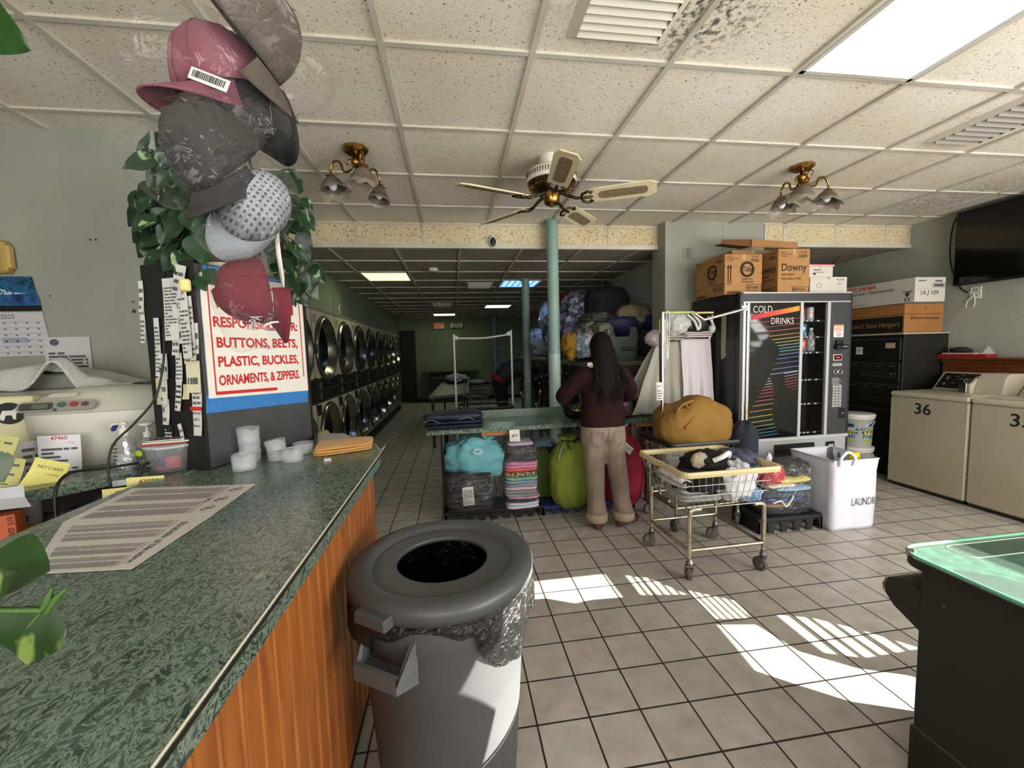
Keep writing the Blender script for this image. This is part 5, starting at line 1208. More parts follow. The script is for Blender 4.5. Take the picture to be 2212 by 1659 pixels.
cap('dark grey cap in a crinkled clear bag in the middle of the cord', 492, 356, .98, (-.12, -.80, .59), (-.30, .68, .66), CORD('cap_charcoal', '2b2929'), .98)
cap('light grey open-mesh cap with a small black label below the dark grey one', 552, 446, 1.02, (-.40, -.86, .25), (.72, .30, .6), grid_mat('cap_grey_mesh', '8d9097', '4c4f57', .011, .011), .82, bill=CORD('cap_grey', '84878d'), extra=tagblack)
cap('maroon cap with white emblem in a clear bag, lowest on the cord', 568, 626, 1.00, (.36, -.93, .15), (-.80, .20, .55), CORD('cap_maroon', '5c1a25'), .76, extra=brand)
b = MB(mat('hang_cord', '25221f', .7)); b.tube(smooth_path([AY(500, -210, 1.04), AY(520, 0, 1.06), AY(540, 30, 1.07), AY(545, 120, 1.09), AY(505, 250, 1.07), AY(540, 350, 1.07), AY(560, 470, 1.08), AY(560, 555, 1.05)], 8), .003, 6)
q = AZ(500, -210, CE); b.tube([AY(500, -210, 1.04), V((AY(500, -210, 1.04).x, 1.04, CE - .002))], .003, 6)
tag(b.build('cord_of_caps'), 'dark cord from the ceiling carrying the column of bagged caps', 'cord')
b = MB(mat('ribbon_white', 'cfc6ba', .7)); P = smooth_path([AY(606, 428, 1.06), AY(598, 450, 1.06), AY(600, 520, 1.06), AY(608, 590, 1.06), AY(612, 626, 1.06)], 6); n = len(P)
b.surf(lambda u, v: P[min(int(round(v * (n - 1))), n - 1)] + V((( u - .5) * .010 * (1 - .7 * max(0, v - .8) / .2), .002 * math.sin(9 * v), 0)), 2, n - 1)
b.tube([AY(606, 428, 1.06), AY(585, 420, 1.06), AY(562, 430, 1.07)], .002, 5)
tag(b.build('white_ribbon', mods=[('SOLIDIFY', dict(thickness=.0015))]), 'narrow white strap hanging beside the caps', 'strap')

# ================================================================== PEOPLE
SKIN = mat('skin_brown', '6b4632', .55); HAIR = mat('hair_black', '080605', .75, col2='0f0b0a', scale=60, stretch=(6, 6, .5), spec=.15)
def remesh(vox, sm=6): return [('REMESH', dict(mode='VOXEL', voxel_size=vox, use_smooth_shade=True)), ('SMOOTH', dict(factor=.5, iterations=sm))]
def ell(c, rx, ry, R=None, n=20, ex=1.0):
    g = lambda t: math.copysign(abs(t) ** ex, t); c = V(c)
    return [c + (R @ V((rx * g(math.cos(2 * PI * k / n)), ry * g(math.sin(2 * PI * k / n)), 0)) if R else V((rx * g(math.cos(2 * PI * k / n)), ry * g(math.sin(2 * PI * k / n)), 0))) for k in range(n)]
def limb(mb, pts, rad, seg=14):
    P = smooth_path(pts, 5); m = len(pts) - 1; R = []
    for i in range(len(P)):
        t = i / 5; k = min(int(t), m - 1); f = t - k; R.append(rad[k] * (1 - f) + rad[k + 1] * f)
    mb.tube(P, R, seg); return mb
def hand(mb, wrist, dirv, palmn, s=1.0, curl=.5):
    d = V(dirv).normalized(); n = V(palmn).normalized(); sd = d.cross(n).normalized(); n = sd.cross(d)
    w = V(wrist); mb.loft([[w + d * t * s + sd * a * wd * s + n * c * th * s for a, c in ((-1, -.6), (-.5, -1), (.5, -1), (1, -.6), (1, .6), (.5, 1), (-.5, 1), (-1, .6))] for t, wd, th in ((-.01, .022, .018), (.02, .032, .016), (.06, .040, .014), (.09, .040, .012))])
    for k, (o, L_) in enumerate(((-.030, .058), (-.010, .068), (.011, .064), (.030, .050))):
        p = w + d * .088 * s + sd * o * s; a = p + (d * math.cos(.25) + n * math.sin(.25)) * L_ * .45 * s; c = a + (d * math.cos(.3 + curl) + n * math.sin(.3 + curl)) * L_ * .32 * s; e = c + (d * math.cos(.3 + 2 * curl) + n * math.sin(.3 + 2 * curl)) * L_ * .25 * s
        mb.tube([p - d * .01, a, c, e], [.0085 * s, .008 * s, .0075 * s, .006 * s], 8)
    p = w + d * .03 * s - sd * .028 * s; a = p + (d * .6 - sd * .6 + n * .4) * .035 * s; c = a + (d * .85 - sd * .1 + n * .5) * .03 * s
    mb.tube([p, a, c], [.011 * s, .010 * s, .007 * s], 8)
# the standing person, seen from behind
W0 = V((1.10, 3.0, 0))
wm = thing('person', 'person with long dark hair, maroon top and beige corduroys standing at the table', 'person', W0)
b = MB(SKIN)
LH, RH = V((-.035, 0, .80)), V((.145, 0, .80)); hipc = V((.02, 0, .82))
lk, rk = V((-.035, .02, .43)), V((.155, .02, .43)); la, ra = V((-.035, -.005, .07)), V((.185, -.02, .07))
limb(b, [hipc + V((-.075, 0, .0)), lk, la], [.085, .058, .038]); limb(b, [hipc + V((.075, 0, .0)), rk, ra], [.085, .058, .038])
b.loft([ell((hipc.x, 0, z), rx, ry) for z, rx, ry in ((.76, .14, .10), (.84, .15, .105), (.95, .135, .095), (1.08, .15, .10), (1.18, .16, .09), (1.235, .12, .075), (1.26, .05, .05))])
limb(b, [V((.02, .0, 1.22)), V((.02, .015, 1.30)), V((.02, .03, 1.34))], [.055, .045, .045])
b.blob((.02, .035, 1.408), (.072, .088, .108), amp=0, nu=24, nv=18)
b.blob((.02, .125, 1.395), (.013, .016, .02), amp=0, nu=10, nv=8)                      # nose
for sg in (-1, 1):
    b.blob((.02 + sg * .073, .03, 1.405), (.010, .020, .030), amp=0, nu=10, nv=8)       # ears
    b.blob((.02 + sg * .03, .112, 1.42), (.014, .010, .008), amp=0, nu=8, nv=6)         # brows and eyes
b.blob((.02, .115, 1.362), (.022, .010, .008), amp=0, nu=8, nv=6)                       # mouth
SHL, SHR = V((-.135, 0, 1.185)), V((.175, 0, 1.185)); EL, ER = V((-.265, .10, 1.03)), V((.285, .11, 1.03)); HL, HR = V((-.10, .335, .985)), V((.15, .345, .985))
limb(b, [SHL, EL, HL], [.05, .038, .026]); limb(b, [SHR, ER, HR], [.05, .038, .026])
hand(b, HL, (.45, .75, -.35), (.3, -.2, -1), 1.0); hand(b, HR, (-.35, .8, -.35), (-.3, -.2, -1), 1.0)
b.build('body', wm, mods=remesh(.009, 4))
MAROON = mat('knit_maroon', '210d10', .9, bump=.5, bscale=7, col2='261114', scale=9, warp=1.2, spec=.2)
b = MB(MAROON)
b.loft([ell((.02 + ox, oy, z), rx, ry, ex=.85) for z, rx, ry, ox, oy in ((.795, .172, .128, 0, 0), (.83, .176, .130, 0, 0), (.90, .168, .120, 0, 0), (.98, .160, .112, 0, .005), (1.08, .170, .112, 0, .005), (1.16, .182, .108, 0, .0), (1.215, .160, .092, 0, 0), (1.25, .085, .07, 0, .005), (1.262, .06, .06, 0, .01))])
limb(b, [SHL + V((.03, 0, .0)), SHL, EL + V((.0, 0, 0)), HL + V((-.01, -.04, .0))], [.075, .072, .062, .045]); limb(b, [SHR + V((-.03, 0, 0)), SHR, ER, HR + V((.01, -.04, 0))], [.075, .072, .062, .045])
b.build('sweater', wm, mods=remesh(.011, 6))
CORDU = mat('corduroy_beige', '8c7d70', .9, bump=.7, bscale=7, col2='7a6c60', scale=7, warp=1.3)
b = MB(CORDU)
def leg_rings(side):
    if side < 0: C = [((-.055, 0, .80), .095, .115), ((-.058, .0, .70), .094, .110), ((-.055, .005, .60), .085, .098), ((-.045, .01, .48), .076, .085), ((-.042, .01, .36), .073, .08), ((-.04, .0, .22), .072, .078), ((-.037, -.005, .12), .073, .078), ((-.037, -.005, .085), .073, .078)]
    else: C = [((.098, 0, .80), .095, .115), ((.102, .0, .70), .094, .110), ((.112, .005, .60), .086, .098), ((.135, .01, .48), .077, .085), ((.155, .01, .36), .074, .08), ((.165, .0, .22), .073, .078), ((.178, -.01, .12), .073, .078), ((.182, -.012, .085), .073, .078)]
    out = []
    for i, (c, rx, ry) in enumerate(C): out.append([p + V((.004 * math.sin(i * 2.3 + k), .004 * math.cos(i * 1.7 + k * 2), 0)) for k, p in enumerate(ell(c, rx, ry))])
    return out
b.loft(leg_rings(-1)[::-1]); b.loft(leg_rings(1)[::-1])
b.loft([ell((.02, -.004, z), rx, ry, ex=.85) for z, rx, ry in ((.70, .14, .10), (.76, .168, .122), (.80, .172, .126), (.83, .168, .122))])
b.build('trousers', wm, mods=remesh(.011, 5))
b = MB(mat('corduroy_seam', '6f5d4c', .9))
for x0 in (-.065, .105):
    c = lambda a, z: V((.02 + .176 * math.sin(a), -.006 - .130 * math.cos(a), z))
    a0 = math.asin((x0 - .02) / .178)
    b.tube([c(a0 - .26, .775), c(a0 + .26, .775)], .0022, 5); b.tube([c(a0 - .26, .775), c(a0 - .24, .69), c(a0, .665), c(a0 + .24, .69), c(a0 + .26, .775)], .0022, 5)
b.tube([V((.02, -.128, .80)), V((.02, -.126, .74)), V((.02, -.105, .69))], .0025, 5)
b.build('back_pockets', wm)
b = MB(mat('cuff_beige', 'a4917c', .9, bump=.3, bscale=30))
for c in ((-.037, -.005), (.182, -.012)): b.loft([ell((c[0], c[1], z), r_, r_ * 1.06) for z, r_ in ((.055, .078), (.06, .084), (.115, .083), (.118, .076))], (False, False))
b.build('turned_cuffs', wm)
SHOE = mat('shoe_brown', '5b3524', .5, bump=.2, bscale=40)
for c, a in (((-.037, -.005), -.15), ((.182, -.012), -1.0)):
    b = MB(SHOE); R = Matrix.Rotation(a, 3, 'Z'); o = V((c[0], c[1], 0))
    b.loft([[o + R @ V((p.x, y, max(p.y, .002))) for p in ell((0, zc, 0), rx, rz)] for y, rx, rz, zc in ((-.075, .018, .03, .035), (-.06, .034, .045, .045), (-.01, .040, .052, .05), (.06, .042, .04, .036), (.12, .045, .03, .028), (.165, .036, .024, .022), (.185, .014, .014, .016))]); b.build('shoe', wm)
b = MB(HAIR); rr = random.Random(5)
b.blob((.018, .018, 1.415), (.086, .095, .112), 3, .05, 3, nu=32, nv=24)
b.loft([ell((.015 + ox, oy, z), rx, ry) for z, rx, ry, ox, oy in ((1.44, .082, .08, 0, .0), (1.36, .092, .075, 0, -.02), (1.28, .088, .055, 0, -.055), (1.20, .080, .035, .0, -.10), (1.12, .062, .022, -.005, -.122), (1.06, .040, .014, -.01, -.128), (1.02, .018, .008, -.02, -.13))])
hb = b.build('hair', wm, mods=remesh(.008, 3))
b = MB(HAIR)
for k in range(64):
    x = rr.uniform(-.085, .085); xe = x * rr.uniform(.9, 1.5) + rr.uniform(-.03, .03); ze = rr.uniform(.96, 1.14)
    b.tube(smooth_path([V((.018 + x * .8, -.055 + .02 * abs(x) / .08, 1.40)), V((.018 + x * 1.05, -.078, 1.28)), V((.018 + x * 1.05, -.118, 1.18)), V((.012 + xe, -.128, ze))], 6), [.007] * 13 + [.006, .005, .004, .003, .0025, .0015], 5)
for k in range(10):
    x = .075 + rr.uniform(0, .03); b.tube(smooth_path([V((.018 + x * .9, .0, 1.40)), V((.03 + x, -.03, 1.28)), V((.04 + x + .02, -.09, 1.20)), V((.05 + x + .04, -.115, 1.10 + rr.uniform(-.05, .05))) ], 6), [.006] * 14 + [.005, .004, .003, .0025, .0015], 5)
b.build('hair_strands', wm)
b = MB(mat('collar_white', 'b9b5b0', .8)); b.tube([V((.02 + .058 * math.cos(a), .005 + .058 * math.sin(a) - .002, 1.268 + .012 * math.cos(a * 2))) for a in [2 * PI * i / 20 for i in range(20)]], .012, 8, closed=True); b.build('collar', wm)

# the second person, bent into a far washer
P0 = V((.78, 6.9, 0)); pm = thing('person', 'person in black with a red waistband bending into a washer in the dim rear', 'person', P0)
DARK = mat('clothes_black', '0c0c0e', .9); b = MB(SKIN)
limb(b, [V((-.02, .08, .80)), V((.0, .1, .43)), V((-.03, .1, .07))], [.09, .06, .04]); limb(b, [V((-.02, -.08, .80)), V((.02, -.1, .43)), V((.02, -.1, .07))], [.09, .06, .04])
limb(b, [V((-.02, 0, .82)), V((.10, 0, 1.02)), V((.36, 0, 1.08)), V((.46, 0, 1.04))], [.14, .13, .13, .06], 18); b.blob((.57, 0, 1.0), (.10, .075, .085), amp=0, nu=20, nv=14); b.blob((.645, 0, .975), (.016, .012, .012), amp=0, nu=8, nv=6)
for sg in (-1, 1): limb(b, [V((.38, sg * .15, 1.07)), V((.50, sg * .17, .86)), V((.62, sg * .1, .76))], [.05, .04, .03]); hand(b, (.63, sg * .1, .755), (.8, 0, -.5), (-.3, 0, -1))
b.build('body', pm, mods=remesh(.014, 4))
b = MB(DARK); limb(b, [V((-.02, .08, .83)), V((.0, .1, .43)), V((-.03, .1, .06))], [.115, .08, .06]); limb(b, [V((-.02, -.08, .83)), V((.02, -.1, .43)), V((.02, -.1, .06))], [.115, .08, .06]); b.blob((-.01, 0, .86), (.155, .17, .13), amp=0); b.build('trousers', pm, mods=remesh(.014, 4))
b = MB(mat('jacket_black', '111113', .7, col2='2a2827', scale=7)); limb(b, [V((.02, 0, .93)), V((.14, 0, 1.06)), V((.34, 0, 1.11)), V((.46, 0, 1.06))], [.17, .175, .165, .08], 18)
for sg in (-1, 1): limb(b, [V((.34, sg * .13, 1.08)), V((.50, sg * .18, .87)), V((.60, sg * .11, .78))], [.075, .06, .045])
b.build('jacket', pm, mods=remesh(.014, 4))
b = MB(mat('shirt_red', '6e0c14', .8)); b.loft([[V((-.02, 0, .92)) + Matrix.Rotation(.5, 3, 'Y') @ p for p in ell((0, 0, z), .165, .175)] for z in (-.045, .045)], (True, True)); b.build('red_shirt_hem', pm, mods=remesh(.012, 3))
for y in (.1, -.1): MB(DARK).blob((.03, y, .045), (.13, .05, .045), amp=0, flat=-.043).build('shoe', pm)
MB(HAIR).blob((.555, 0, 1.03), (.105, .085, .085), 4, .03).build('hair', pm)

# ================================================================== LAUNDRY CARTS
WIRE = mat('cart_wire', 'a9a59a', .3, metal=.9); TUBE = mat('cart_tube_worn', 'b3ab98', .3, metal=.9, col2='8d7f66', scale=14, lo=.5, hi=.7)
RIMT = mat('rim_tan', 'c9b98f', .5, col2='bba97e', scale=6); RIMB = mat('rim_black', '18181a', .45)
RUBB = mat('caster_rubber', '55534e', .7); CAST = mat('caster_metal', '6f6c66', .4, metal=.8); HUB = mat('caster_hub', '8c8a86', .4)
def caster(parent, x, y, a, r=.043):
    t = thing('caster', None, None, (x, y, 0), a); t.parent = parent
    R = Matrix.Rotation(PI / 2, 3, 'Y')
    MB(RUBB).lathe([(r * .62, -.011), (r * .95, -.013), (r, -.009), (r, .009), (r * .95, .013), (r * .62, .011)], (0, .018, r), 24, R).build('wheel', t)
    MB(HUB).lathe([(0, -.013), (r * .3, -.013), (r * .64, -.008), (r * .64, .008), (r * .3, .013), (0, .013)], (0, .018, r), 20, R).build('hub', t)
    b = MB(CAST)
    for sg in (-1, 1): b.prism([(-.012, .092), (.012, .092), (.032, r), (.024, r - .014), (.006, r - .01)], -.002, .002, lambda p, q, z, sg=sg: (sg * .019 + z, p + .0, q))
    b.span(-.021, .021, -.014, .014, .088, .098); b.lathe([(.016, .098), (.02, .104), (.02, .114), (.013, .12), (.013, .14)], seg=14); b.build('fork', t)
    return t
def cart(name, label, loc, rz, rim, pole=None, w=.31, d=.27, zt=.665, zb=.445, inset=.03):
    t = thing(name, label, 'laundry cart', loc, rz)
    b = MB(rim); o = rounded(-w, w, -d, d, .05, 4); n = len(o); k = .89
    ring = lambda sx, z: [V((x * sx, y * (1 - (1 - sx) * w / d), z)) for x, y in o]
    b.loft([ring(1.0, zt - .018), ring(1.012, zt), ring(1.0, zt + .016), ring(.95, zt + .014), ring(.935, zt), ring(.95, zt - .018), ring(1.0, zt - .018)], (False, False), smooth=False); b.build('rim', t)
    b = MB(WIRE); W2, D2 = w - inset * 1.6, d - inset * 1.3
    def P(x, y, f): return V((x * (w * .965 + (W2 - w) * f) / w, y * (d * .965 + (D2 - d) * f) / d, zt - .01 + (zb - zt + .01) * f))
    for f in (.0, .30, .62, 1.0): b.tube([P(x, y, f) for x, y in o], .0032, 6, closed=True)
    nx, ny = 13, 11
    for i in range(nx):
        x = -w + .05 + (2 * w - .1) * i / (nx - 1)
        b.tube([P(x, -d, 0), P(x, -d, 1), P(x, d, 1), P(x, d, 0)], .0019, 5)
    for i in range(ny):
        y = -d + .05 + (2 * d - .1) * i / (ny - 1)
        b.tube([P(-w, y, 0), P(-w, y, 1), P(w, y, 1), P(w, y, 0)], .0019, 5)
    b.build('wire_basket', t)
    lx, ly = W2 - .03, D2 - .02
    b = MB(TUBE)
    for sx in (-1, 1):
        for sy in (-1, 1):
            l = MB(TUBE); l.tube(smooth_path([(sx * (lx - .07), sy * ly, zb - .012), (sx * (lx - .015), sy * ly, zb - .016), (sx * lx, sy * ly, zb - .05), (sx * lx, sy * ly, .135)], 5), .0125, 10); l.build('leg', t)
            caster(t, sx * lx, sy * ly, RND.uniform(-.9, .9) + (0 if sy < 0 else 2))
    b.tube([(-lx, -ly, .185), (lx, -ly, .185)], .011, 8); b.tube([(-lx, ly, .185), (lx, ly, .185)], .011, 8)
    b.tube([(-lx, -ly, .18), (-lx, ly, .18)], .011, 8); b.tube([(lx, -ly, .18), (lx, ly, .18)], .011, 8); b.build('stretcher', t)
    return t
cartA = cart('laundry_cart', 'wire laundry cart with tan rim full of mixed clothes, nearest on the open floor', (1.585, 2.405, 0), .02, RIMT, w=.325, d=.285, zt=.660)
cartB = cart('laundry_cart', 'wire laundry cart with black rim and hanging rack holding the mustard bag', (1.86, 2.985, 0), .05, RIMB, w=.34, d=.25, zt=.675)
# the rack poles of the rear cart
b = MB(CHROME); lp, rp = AY(1430, 940, 2.93), AY(1608, 985, 2.90)
xl, xr, yl, yr = AY(1431, 800, 2.93).x, AY(1613, 800, 2.90).x, 2.93, 2.90
zl, zr = AY(1430, 678, 2.93).z, AY(1616, 657, 2.90).z
inv = cartB.matrix_basis.inverted() if False else (Matrix.Translation(cartB.location) @ Matrix.Rotation(.05, 4, 'Z')).inverted()
for (x, y, z, nm) in ((xl, yl, zl, 'a'), (xr, yr, zr, 'b')):
    m = MB(CHROME); m.T = inv; m.tube([V((x, y, .30)), V((x, y, z + .01))], .0125, 12); m.use(TUBE); m.tube([V((x, y, .30)), V((x, y, z * .55))], .0145, 12); m.build('rack_pole', cartB)
m = MB(CHROME); m.T = inv; a_, c_ = V((xr, yr, zr - .045)), AY(1521, 691, 2.90); e_ = AY(1500, 677, 2.92)
m.tube([V((xr, yr, zr - .03)), c_, e_], .0115, 10); m.box(V((xr - .03, yr, zr - .03)), (.05, .012, .04), .003); m.build('bent_crossbar', cartB)
m = MB(mat('broom_stick_lime', '9aa25a', .5)); m.T = inv; p, q = AY(1430, 675, 2.945), AY(1500, 675, 2.945); m.box((p + q) / 2, ((q - p).length, .012, .016), .002); m.use(mat('stick_wood', 'b99c6a', .6)); p2 = AY(1541, 676, 2.945); m.box((q + p2) / 2, ((p2 - q).length, .012, .014), .002); m.build('crossbar_stick', cartB)
m = MB(mat('pole_tape_yellow', '9c9a3c', .5)); m.T = inv; m.tube([AY(1425, 690, 2.945), AY(1425, 720, 2.945)], .006, 6); m.use(BLACKP); m.tube([AY(1425, 720, 2.945), AY(1426, 830, 2.945)], .006, 6); m.build('pole_strip', cartB)
b = MB(mat('string_white', 'd0cdc4', .7)); 
for pts in ([(1440, 678), (1441, 720), (1442, 765), (1441, 768)], [(1434, 676), (1435, 740), (1436, 790), (1437, 795)], [(1437, 676), (1446, 680), (1443, 768), (1439, 764), (1437, 690)]): b.tube(smooth_path([AY(x, y, 2.90) for x, y in pts], 5), .0035, 6)
b.blob(AY(1441, 769, 2.90), (.008, .008, .010), amp=0, nu=8, nv=6)
tag(b.build('drawstring_cord'), 'white strings hanging from the left rack pole of the black-rimmed cart', 'string')
note('rack_tag', 'yellow-edged paper tag tied to the left rack pole', plane(AY(1424, 826, 2.905), (1, 0, 0), (0, 0, 1)), .045, .135, PAPER, 6, 13, None, .004, cat='tag')
# mustard bag in the rear cart
MUST = mat('cotton_mustard', '86632a', .85, col2='7b5a24', scale=4, bump=.8, bscale=4.5, warp=1.4)
t = thing('mustard_laundry_bag', 'full mustard-yellow cloth bag heaped in the black-rimmed cart', 'laundry bag', (1.815, 2.93, .60)); b = MB(MUST)
def mb_(u, v):
    th, ph = 2 * PI * u, PI * v; g = lambda q, e: math.copysign(abs(q) ** e, q)
    d = V((g(math.sin(ph), .8) * g(math.cos(th), .7), g(math.sin(ph), .8) * g(math.sin(th), .7), -g(math.cos(ph), .8)))
    n = noise.noise(d * 1.6 + V((4, 2, 8))); fold = 1 - abs(noise.noise(V((d.x * 2.2, d.y * 2.2, d.z * 1.3 + 3)))) * 2
    k = 1 + .10 * n + .045 * max(0, fold) ** 3 + .02 * noise.noise(d * 6)
    p = V((d.x * .285, d.y * .20, d.z * .19)) * k
    p.z += .035 * math.exp(-((p.x - .03) / .10) ** 2) * max(0, d.z) - .02 * math.exp(-((p.x + .12) / .05) ** 2) * max(0, d.z)
    return p + V((0, 0, .19))
b.surf(mb_, 72, 44); b.build('sack', t)
b = MB(MUST); b.tube(smooth_path([(-.22, -.17, .20), (-.18, -.12, .33), (-.06, -.10, .385), (.04, -.10, .36), (.10, -.05, .40)], 6), [.012] * 12 + [.010] * 13, 8); b.tube(smooth_path([(.02, -.13, .36), (.10, -.17, .29), (.18, -.17, .24), (.27, -.10, .22)], 6), .012, 8); b.tube(smooth_path([(-.12, -.12, .36), (-.10, -.185, .28), (-.17, -.20, .20)], 6), .010, 8)
b.build('drape_folds', t)
tag(MB(CL('1e2230')).blob((0, 0, 0), (.10, .10, .16), 51, .1, 2.5, nu=24, nv=16).build('draped_garment', loc=(2.17, 2.80, .66)), 'dark garment hanging over the right end of the black-rimmed cart', 'clothes')
tag(MB(CL('d5d5d8')).blob((0, 0, 0), (.08, .06, .08), 52, .12, 3, nu=24, nv=16).build('white_garment', loc=(1.62, 2.80, .58)), 'white garment low in the left end of the black-rimmed cart', 'clothes')
# clothes in the front cart
CX, CY = 1.585, 2.405
def crumple(label, x, y, z, r, c, seed, rz=0, amp=.16, m=None):
    return tag(MB(m or CL(c)).blob((0, 0, 0), r, seed, amp, 2.6, .85, 40, 26, rz, .05, 6).build('crumpled_garment', loc=(x, y, z)), label, 'clothes', 'clothes in the tan-rimmed cart')
crumple('black garment heaped at the back of the tan-rimmed cart', CX + .06, CY + .06, .60, (.17, .12, .10), '0f0f11', 101)
crumple('black garment spreading over the front left of the tan-rimmed cart', CX - .10, CY - .07, .545, (.15, .13, .07), '131315', 102)
crumple('white crumpled shirt against the wires at the front right of the tan-rimmed cart', CX + .11, CY - .155, .545, (.10, .07, .095), 'd9d9e0', 103)
crumple('second white shirt at the right end of the tan-rimmed cart', CX + .19, CY - .06, .56, (.07, .12, .10), 'd0d1da', 104)
crumple('light blue patterned garment low at the right end of the tan-rimmed cart', CX + .20, CY - .15, .475, (.07, .06, .045), '7d9cc4', 105)
q = [V((CX - .26, CY - .19, .452)), V((CX + .02, CY - .19, .452)), V((CX + .02, CY + .05, .452)), V((CX - .26, CY + .05, .452))]
folded('folded_towel', 'pale grey folded towels at the bottom left of the tan-rimmed cart', 'towel', q, 3, .075, TERRY('towel_grey', 'a9abaa'), 106)
crumple('white towel roll at the left end of the tan-rimmed cart', CX - .22, CY + .0, .56, (.06, .17, .035), 'c4c4c2', 107, amp=.1)
crumple('beige cloth corner sticking up in the middle of the tan-rimmed cart', CX - .05, CY - .02, .665, (.07, .035, .05), '9a8d7a', 108, .4, .06)
crumple('grey-blue garment hanging over the right rim of the tan-rimmed cart', CX + .26, CY + .03, .655, (.10, .13, .05), '474c5c', 109)
b = MB(CL('e0ded9')); b.tube(smooth_path([(0, 0, 0), (.04, -.03, .03), (.09, -.02, .05), (.11, .01, .02)], 5), .016, 8); tag(b.build('white_strap', loc=(CX + .03, CY - .05, .665)), 'white strap lying on the black heap in the tan-rimmed cart', 'clothes')

# ================================================================== BAGS ON THE PALLET, HAMPER
pallet('plastic_pallet', 'black plastic pallet under the clear bag right of the tan-rimmed cart', 2.17, 2.70, 2.63, 2.92, .115, PALB, 5)
o = thing('bag_of_mixed_clothes', 'clear plastic bag of folded mixed clothes on the pallet beside the laundry hamper', 'laundry bag', (2.45, 2.79, .117))
MB(FILM).surf(lambda u, v: tallbag(u, v, .235, .15, .42, 7), 56, 30).build('plastic_film', o)
MB(mat('film_knot', 'c9c9cd', .4)).blob((-.10, -.03, .415), (.022, .02, .035), 3, .2, 4, nu=16, nv=12).build('knot', o)
def lay2(items, x0, x1, y0, y1, z, grp, sd, where):
    for i, (c, h, nm, a, bb) in enumerate(items):
        q = [V((x0 + a, y0, z)), V((x1 + bb, y0, z)), V((x1 + bb, y1, z)), V((x0 + a, y1, z))]
        folded('folded_garment', nm + where, 'clothes', q, 2 if h > .045 else 1, h, CL(c), sd + i, grp); z += h * .97
lay2([('1d2029', .05, 'black garment at the bottom', 0, 0), ('8c6a52', .035, 'brown knit', .02, -.16), ('23346e', .04, 'dark blue garment', 0, -.06), ('39424e', .045, 'slate garment', 0, 0), ('86a2bc', .035, 'light blue denim piece', .10, 0), ('c9c0b2', .03, 'cream garment', 0, -.14), ('c6b860', .04, 'pale yellow garment', .12, 0)], 2.245, 2.655, 2.66, 2.92, .12, 'folded clothes in the bag by the hamper', 120, ' in the clear bag by the hamper')
crumple('red crumpled garment in the clear bag by the hamper', 2.33, 2.71, .42, (.10, .05, .075), 'a8202c', 131)
crumple('black-and-white garment on top in the clear bag by the hamper', 2.53, 2.77, .45, (.13, .09, .06), '1c1c20', 132)
b = MB(mat('cord_white2', 'd2cfc8', .7)); b.tube(smooth_path([V((2.30, 2.645, .22)), V((2.36, 2.64, .235)), V((2.40, 2.64, .19)), V((2.44, 2.64, .23)), V((2.46, 2.64, .27))], 6), .006, 6); tag(b.build('white_loop'), 'white cord loop in the clear bag by the hamper', 'string')
HAMP = mat('hamper_white', 'd3d3de', .7, col2='cbcbd7', scale=4, bump=.15, bscale=9)
hm = thing('laundry_hamper', 'tall white square fabric hamper printed LAUNDRY beside the vending machine', 'hamper', (2.90, 2.78, 0), 0)
A0, B0 = AZ(1812, 1152, 0) - V((2.90, 2.78, 0)), AZ(1888, 1142, 0) - V((2.90, 2.78, 0))
q = [V((-.255, -.10)), V((-.14, -.235)), V((.20, -.235)), V((.17, .17)), V((-.20, .17))]
q = [V((-.195, -.225)), V((.165, -.225)), V((.165, .15)), V((-.195, .15))]
def hring(s, z, off=0):
    out = []
    for i in range(4):
        a, c = q[i], q[(i + 1) % 4]
        for k in range(8):
            t = k / 8; p = a.lerp(c, t); cc = V((-.015, -.0375)); p = cc + (p - cc) * s
            n = .006 * noise.noise(V((p.x * 9, p.y * 9, z * 6 + off))); out.append(V((p.x + n, p.y + n, z)))
    return out
b = MB(HAMP); b.loft([hring(.93, .0), hring(.97, .03), hring(1.0, .25), hring(1.0, .45), hring(1.04, .535)], (True, False)); b.build('outer_fabric', hm, mods=[('SOLIDIFY', dict(thickness=.003))])
b = MB(mat('hamper_lining', '6d7078', .8, col2='5d6068', scale=80, lo=.45, hi=.55)); b.loft([hring(1.025, .533), hring(.985, .45), hring(.985, .25), hring(.95, .04)], (False, True)); b.build('lining', hm)
b = MB(mat('hamper_piping', 'c4c4cf', .7)); b.tube([p for p in hring(1.04, .536)], .005, 6, closed=True); b.build('rim_piping', hm)
b = MB(HAMP)
for off in (0, ): b.tube(smooth_path([V((-.16, -.235, .50)), V((-.165, -.25, .56)), V((-.10, -.24, .60)), V((-.045, -.245, .56)), V((-.05, -.24, .50))], 6), .011, 8)
b.build('carry_handle', hm)
b = MB(mat('hamper_ink', '47474f', .7)); b.text('LAUNDRY', .082, plane((.075, -.229, .215), (1, 0, .0), (0, 0, 1)), -.004, sx=.62); b.build('printed_word', hm)
t = thing('detergent_bottle', 'dark bottle with a yellow cap standing inside the white hamper', 'bottle', (2.98, 2.66, .02))
MB(mat('bottle_dark', '1b1d2a', .4)).lathe([(0, 0), (.07, 0), (.07, .40), (.03, .46), (.03, .49), (0, .49)], seg=24).build('bottle', t)
b = MB(mat('cap_yellow', 'd9c417', .4)); b.lathe([(.036, .485), (.036, .535), (.032, .54), (0, .54)], seg=24)
for k in range(20): b.box((.036 * math.cos(k * .314), .036 * math.sin(k * .314), .51), (.003, .004, .045), rz=k * .314)
b.build('cap', t)

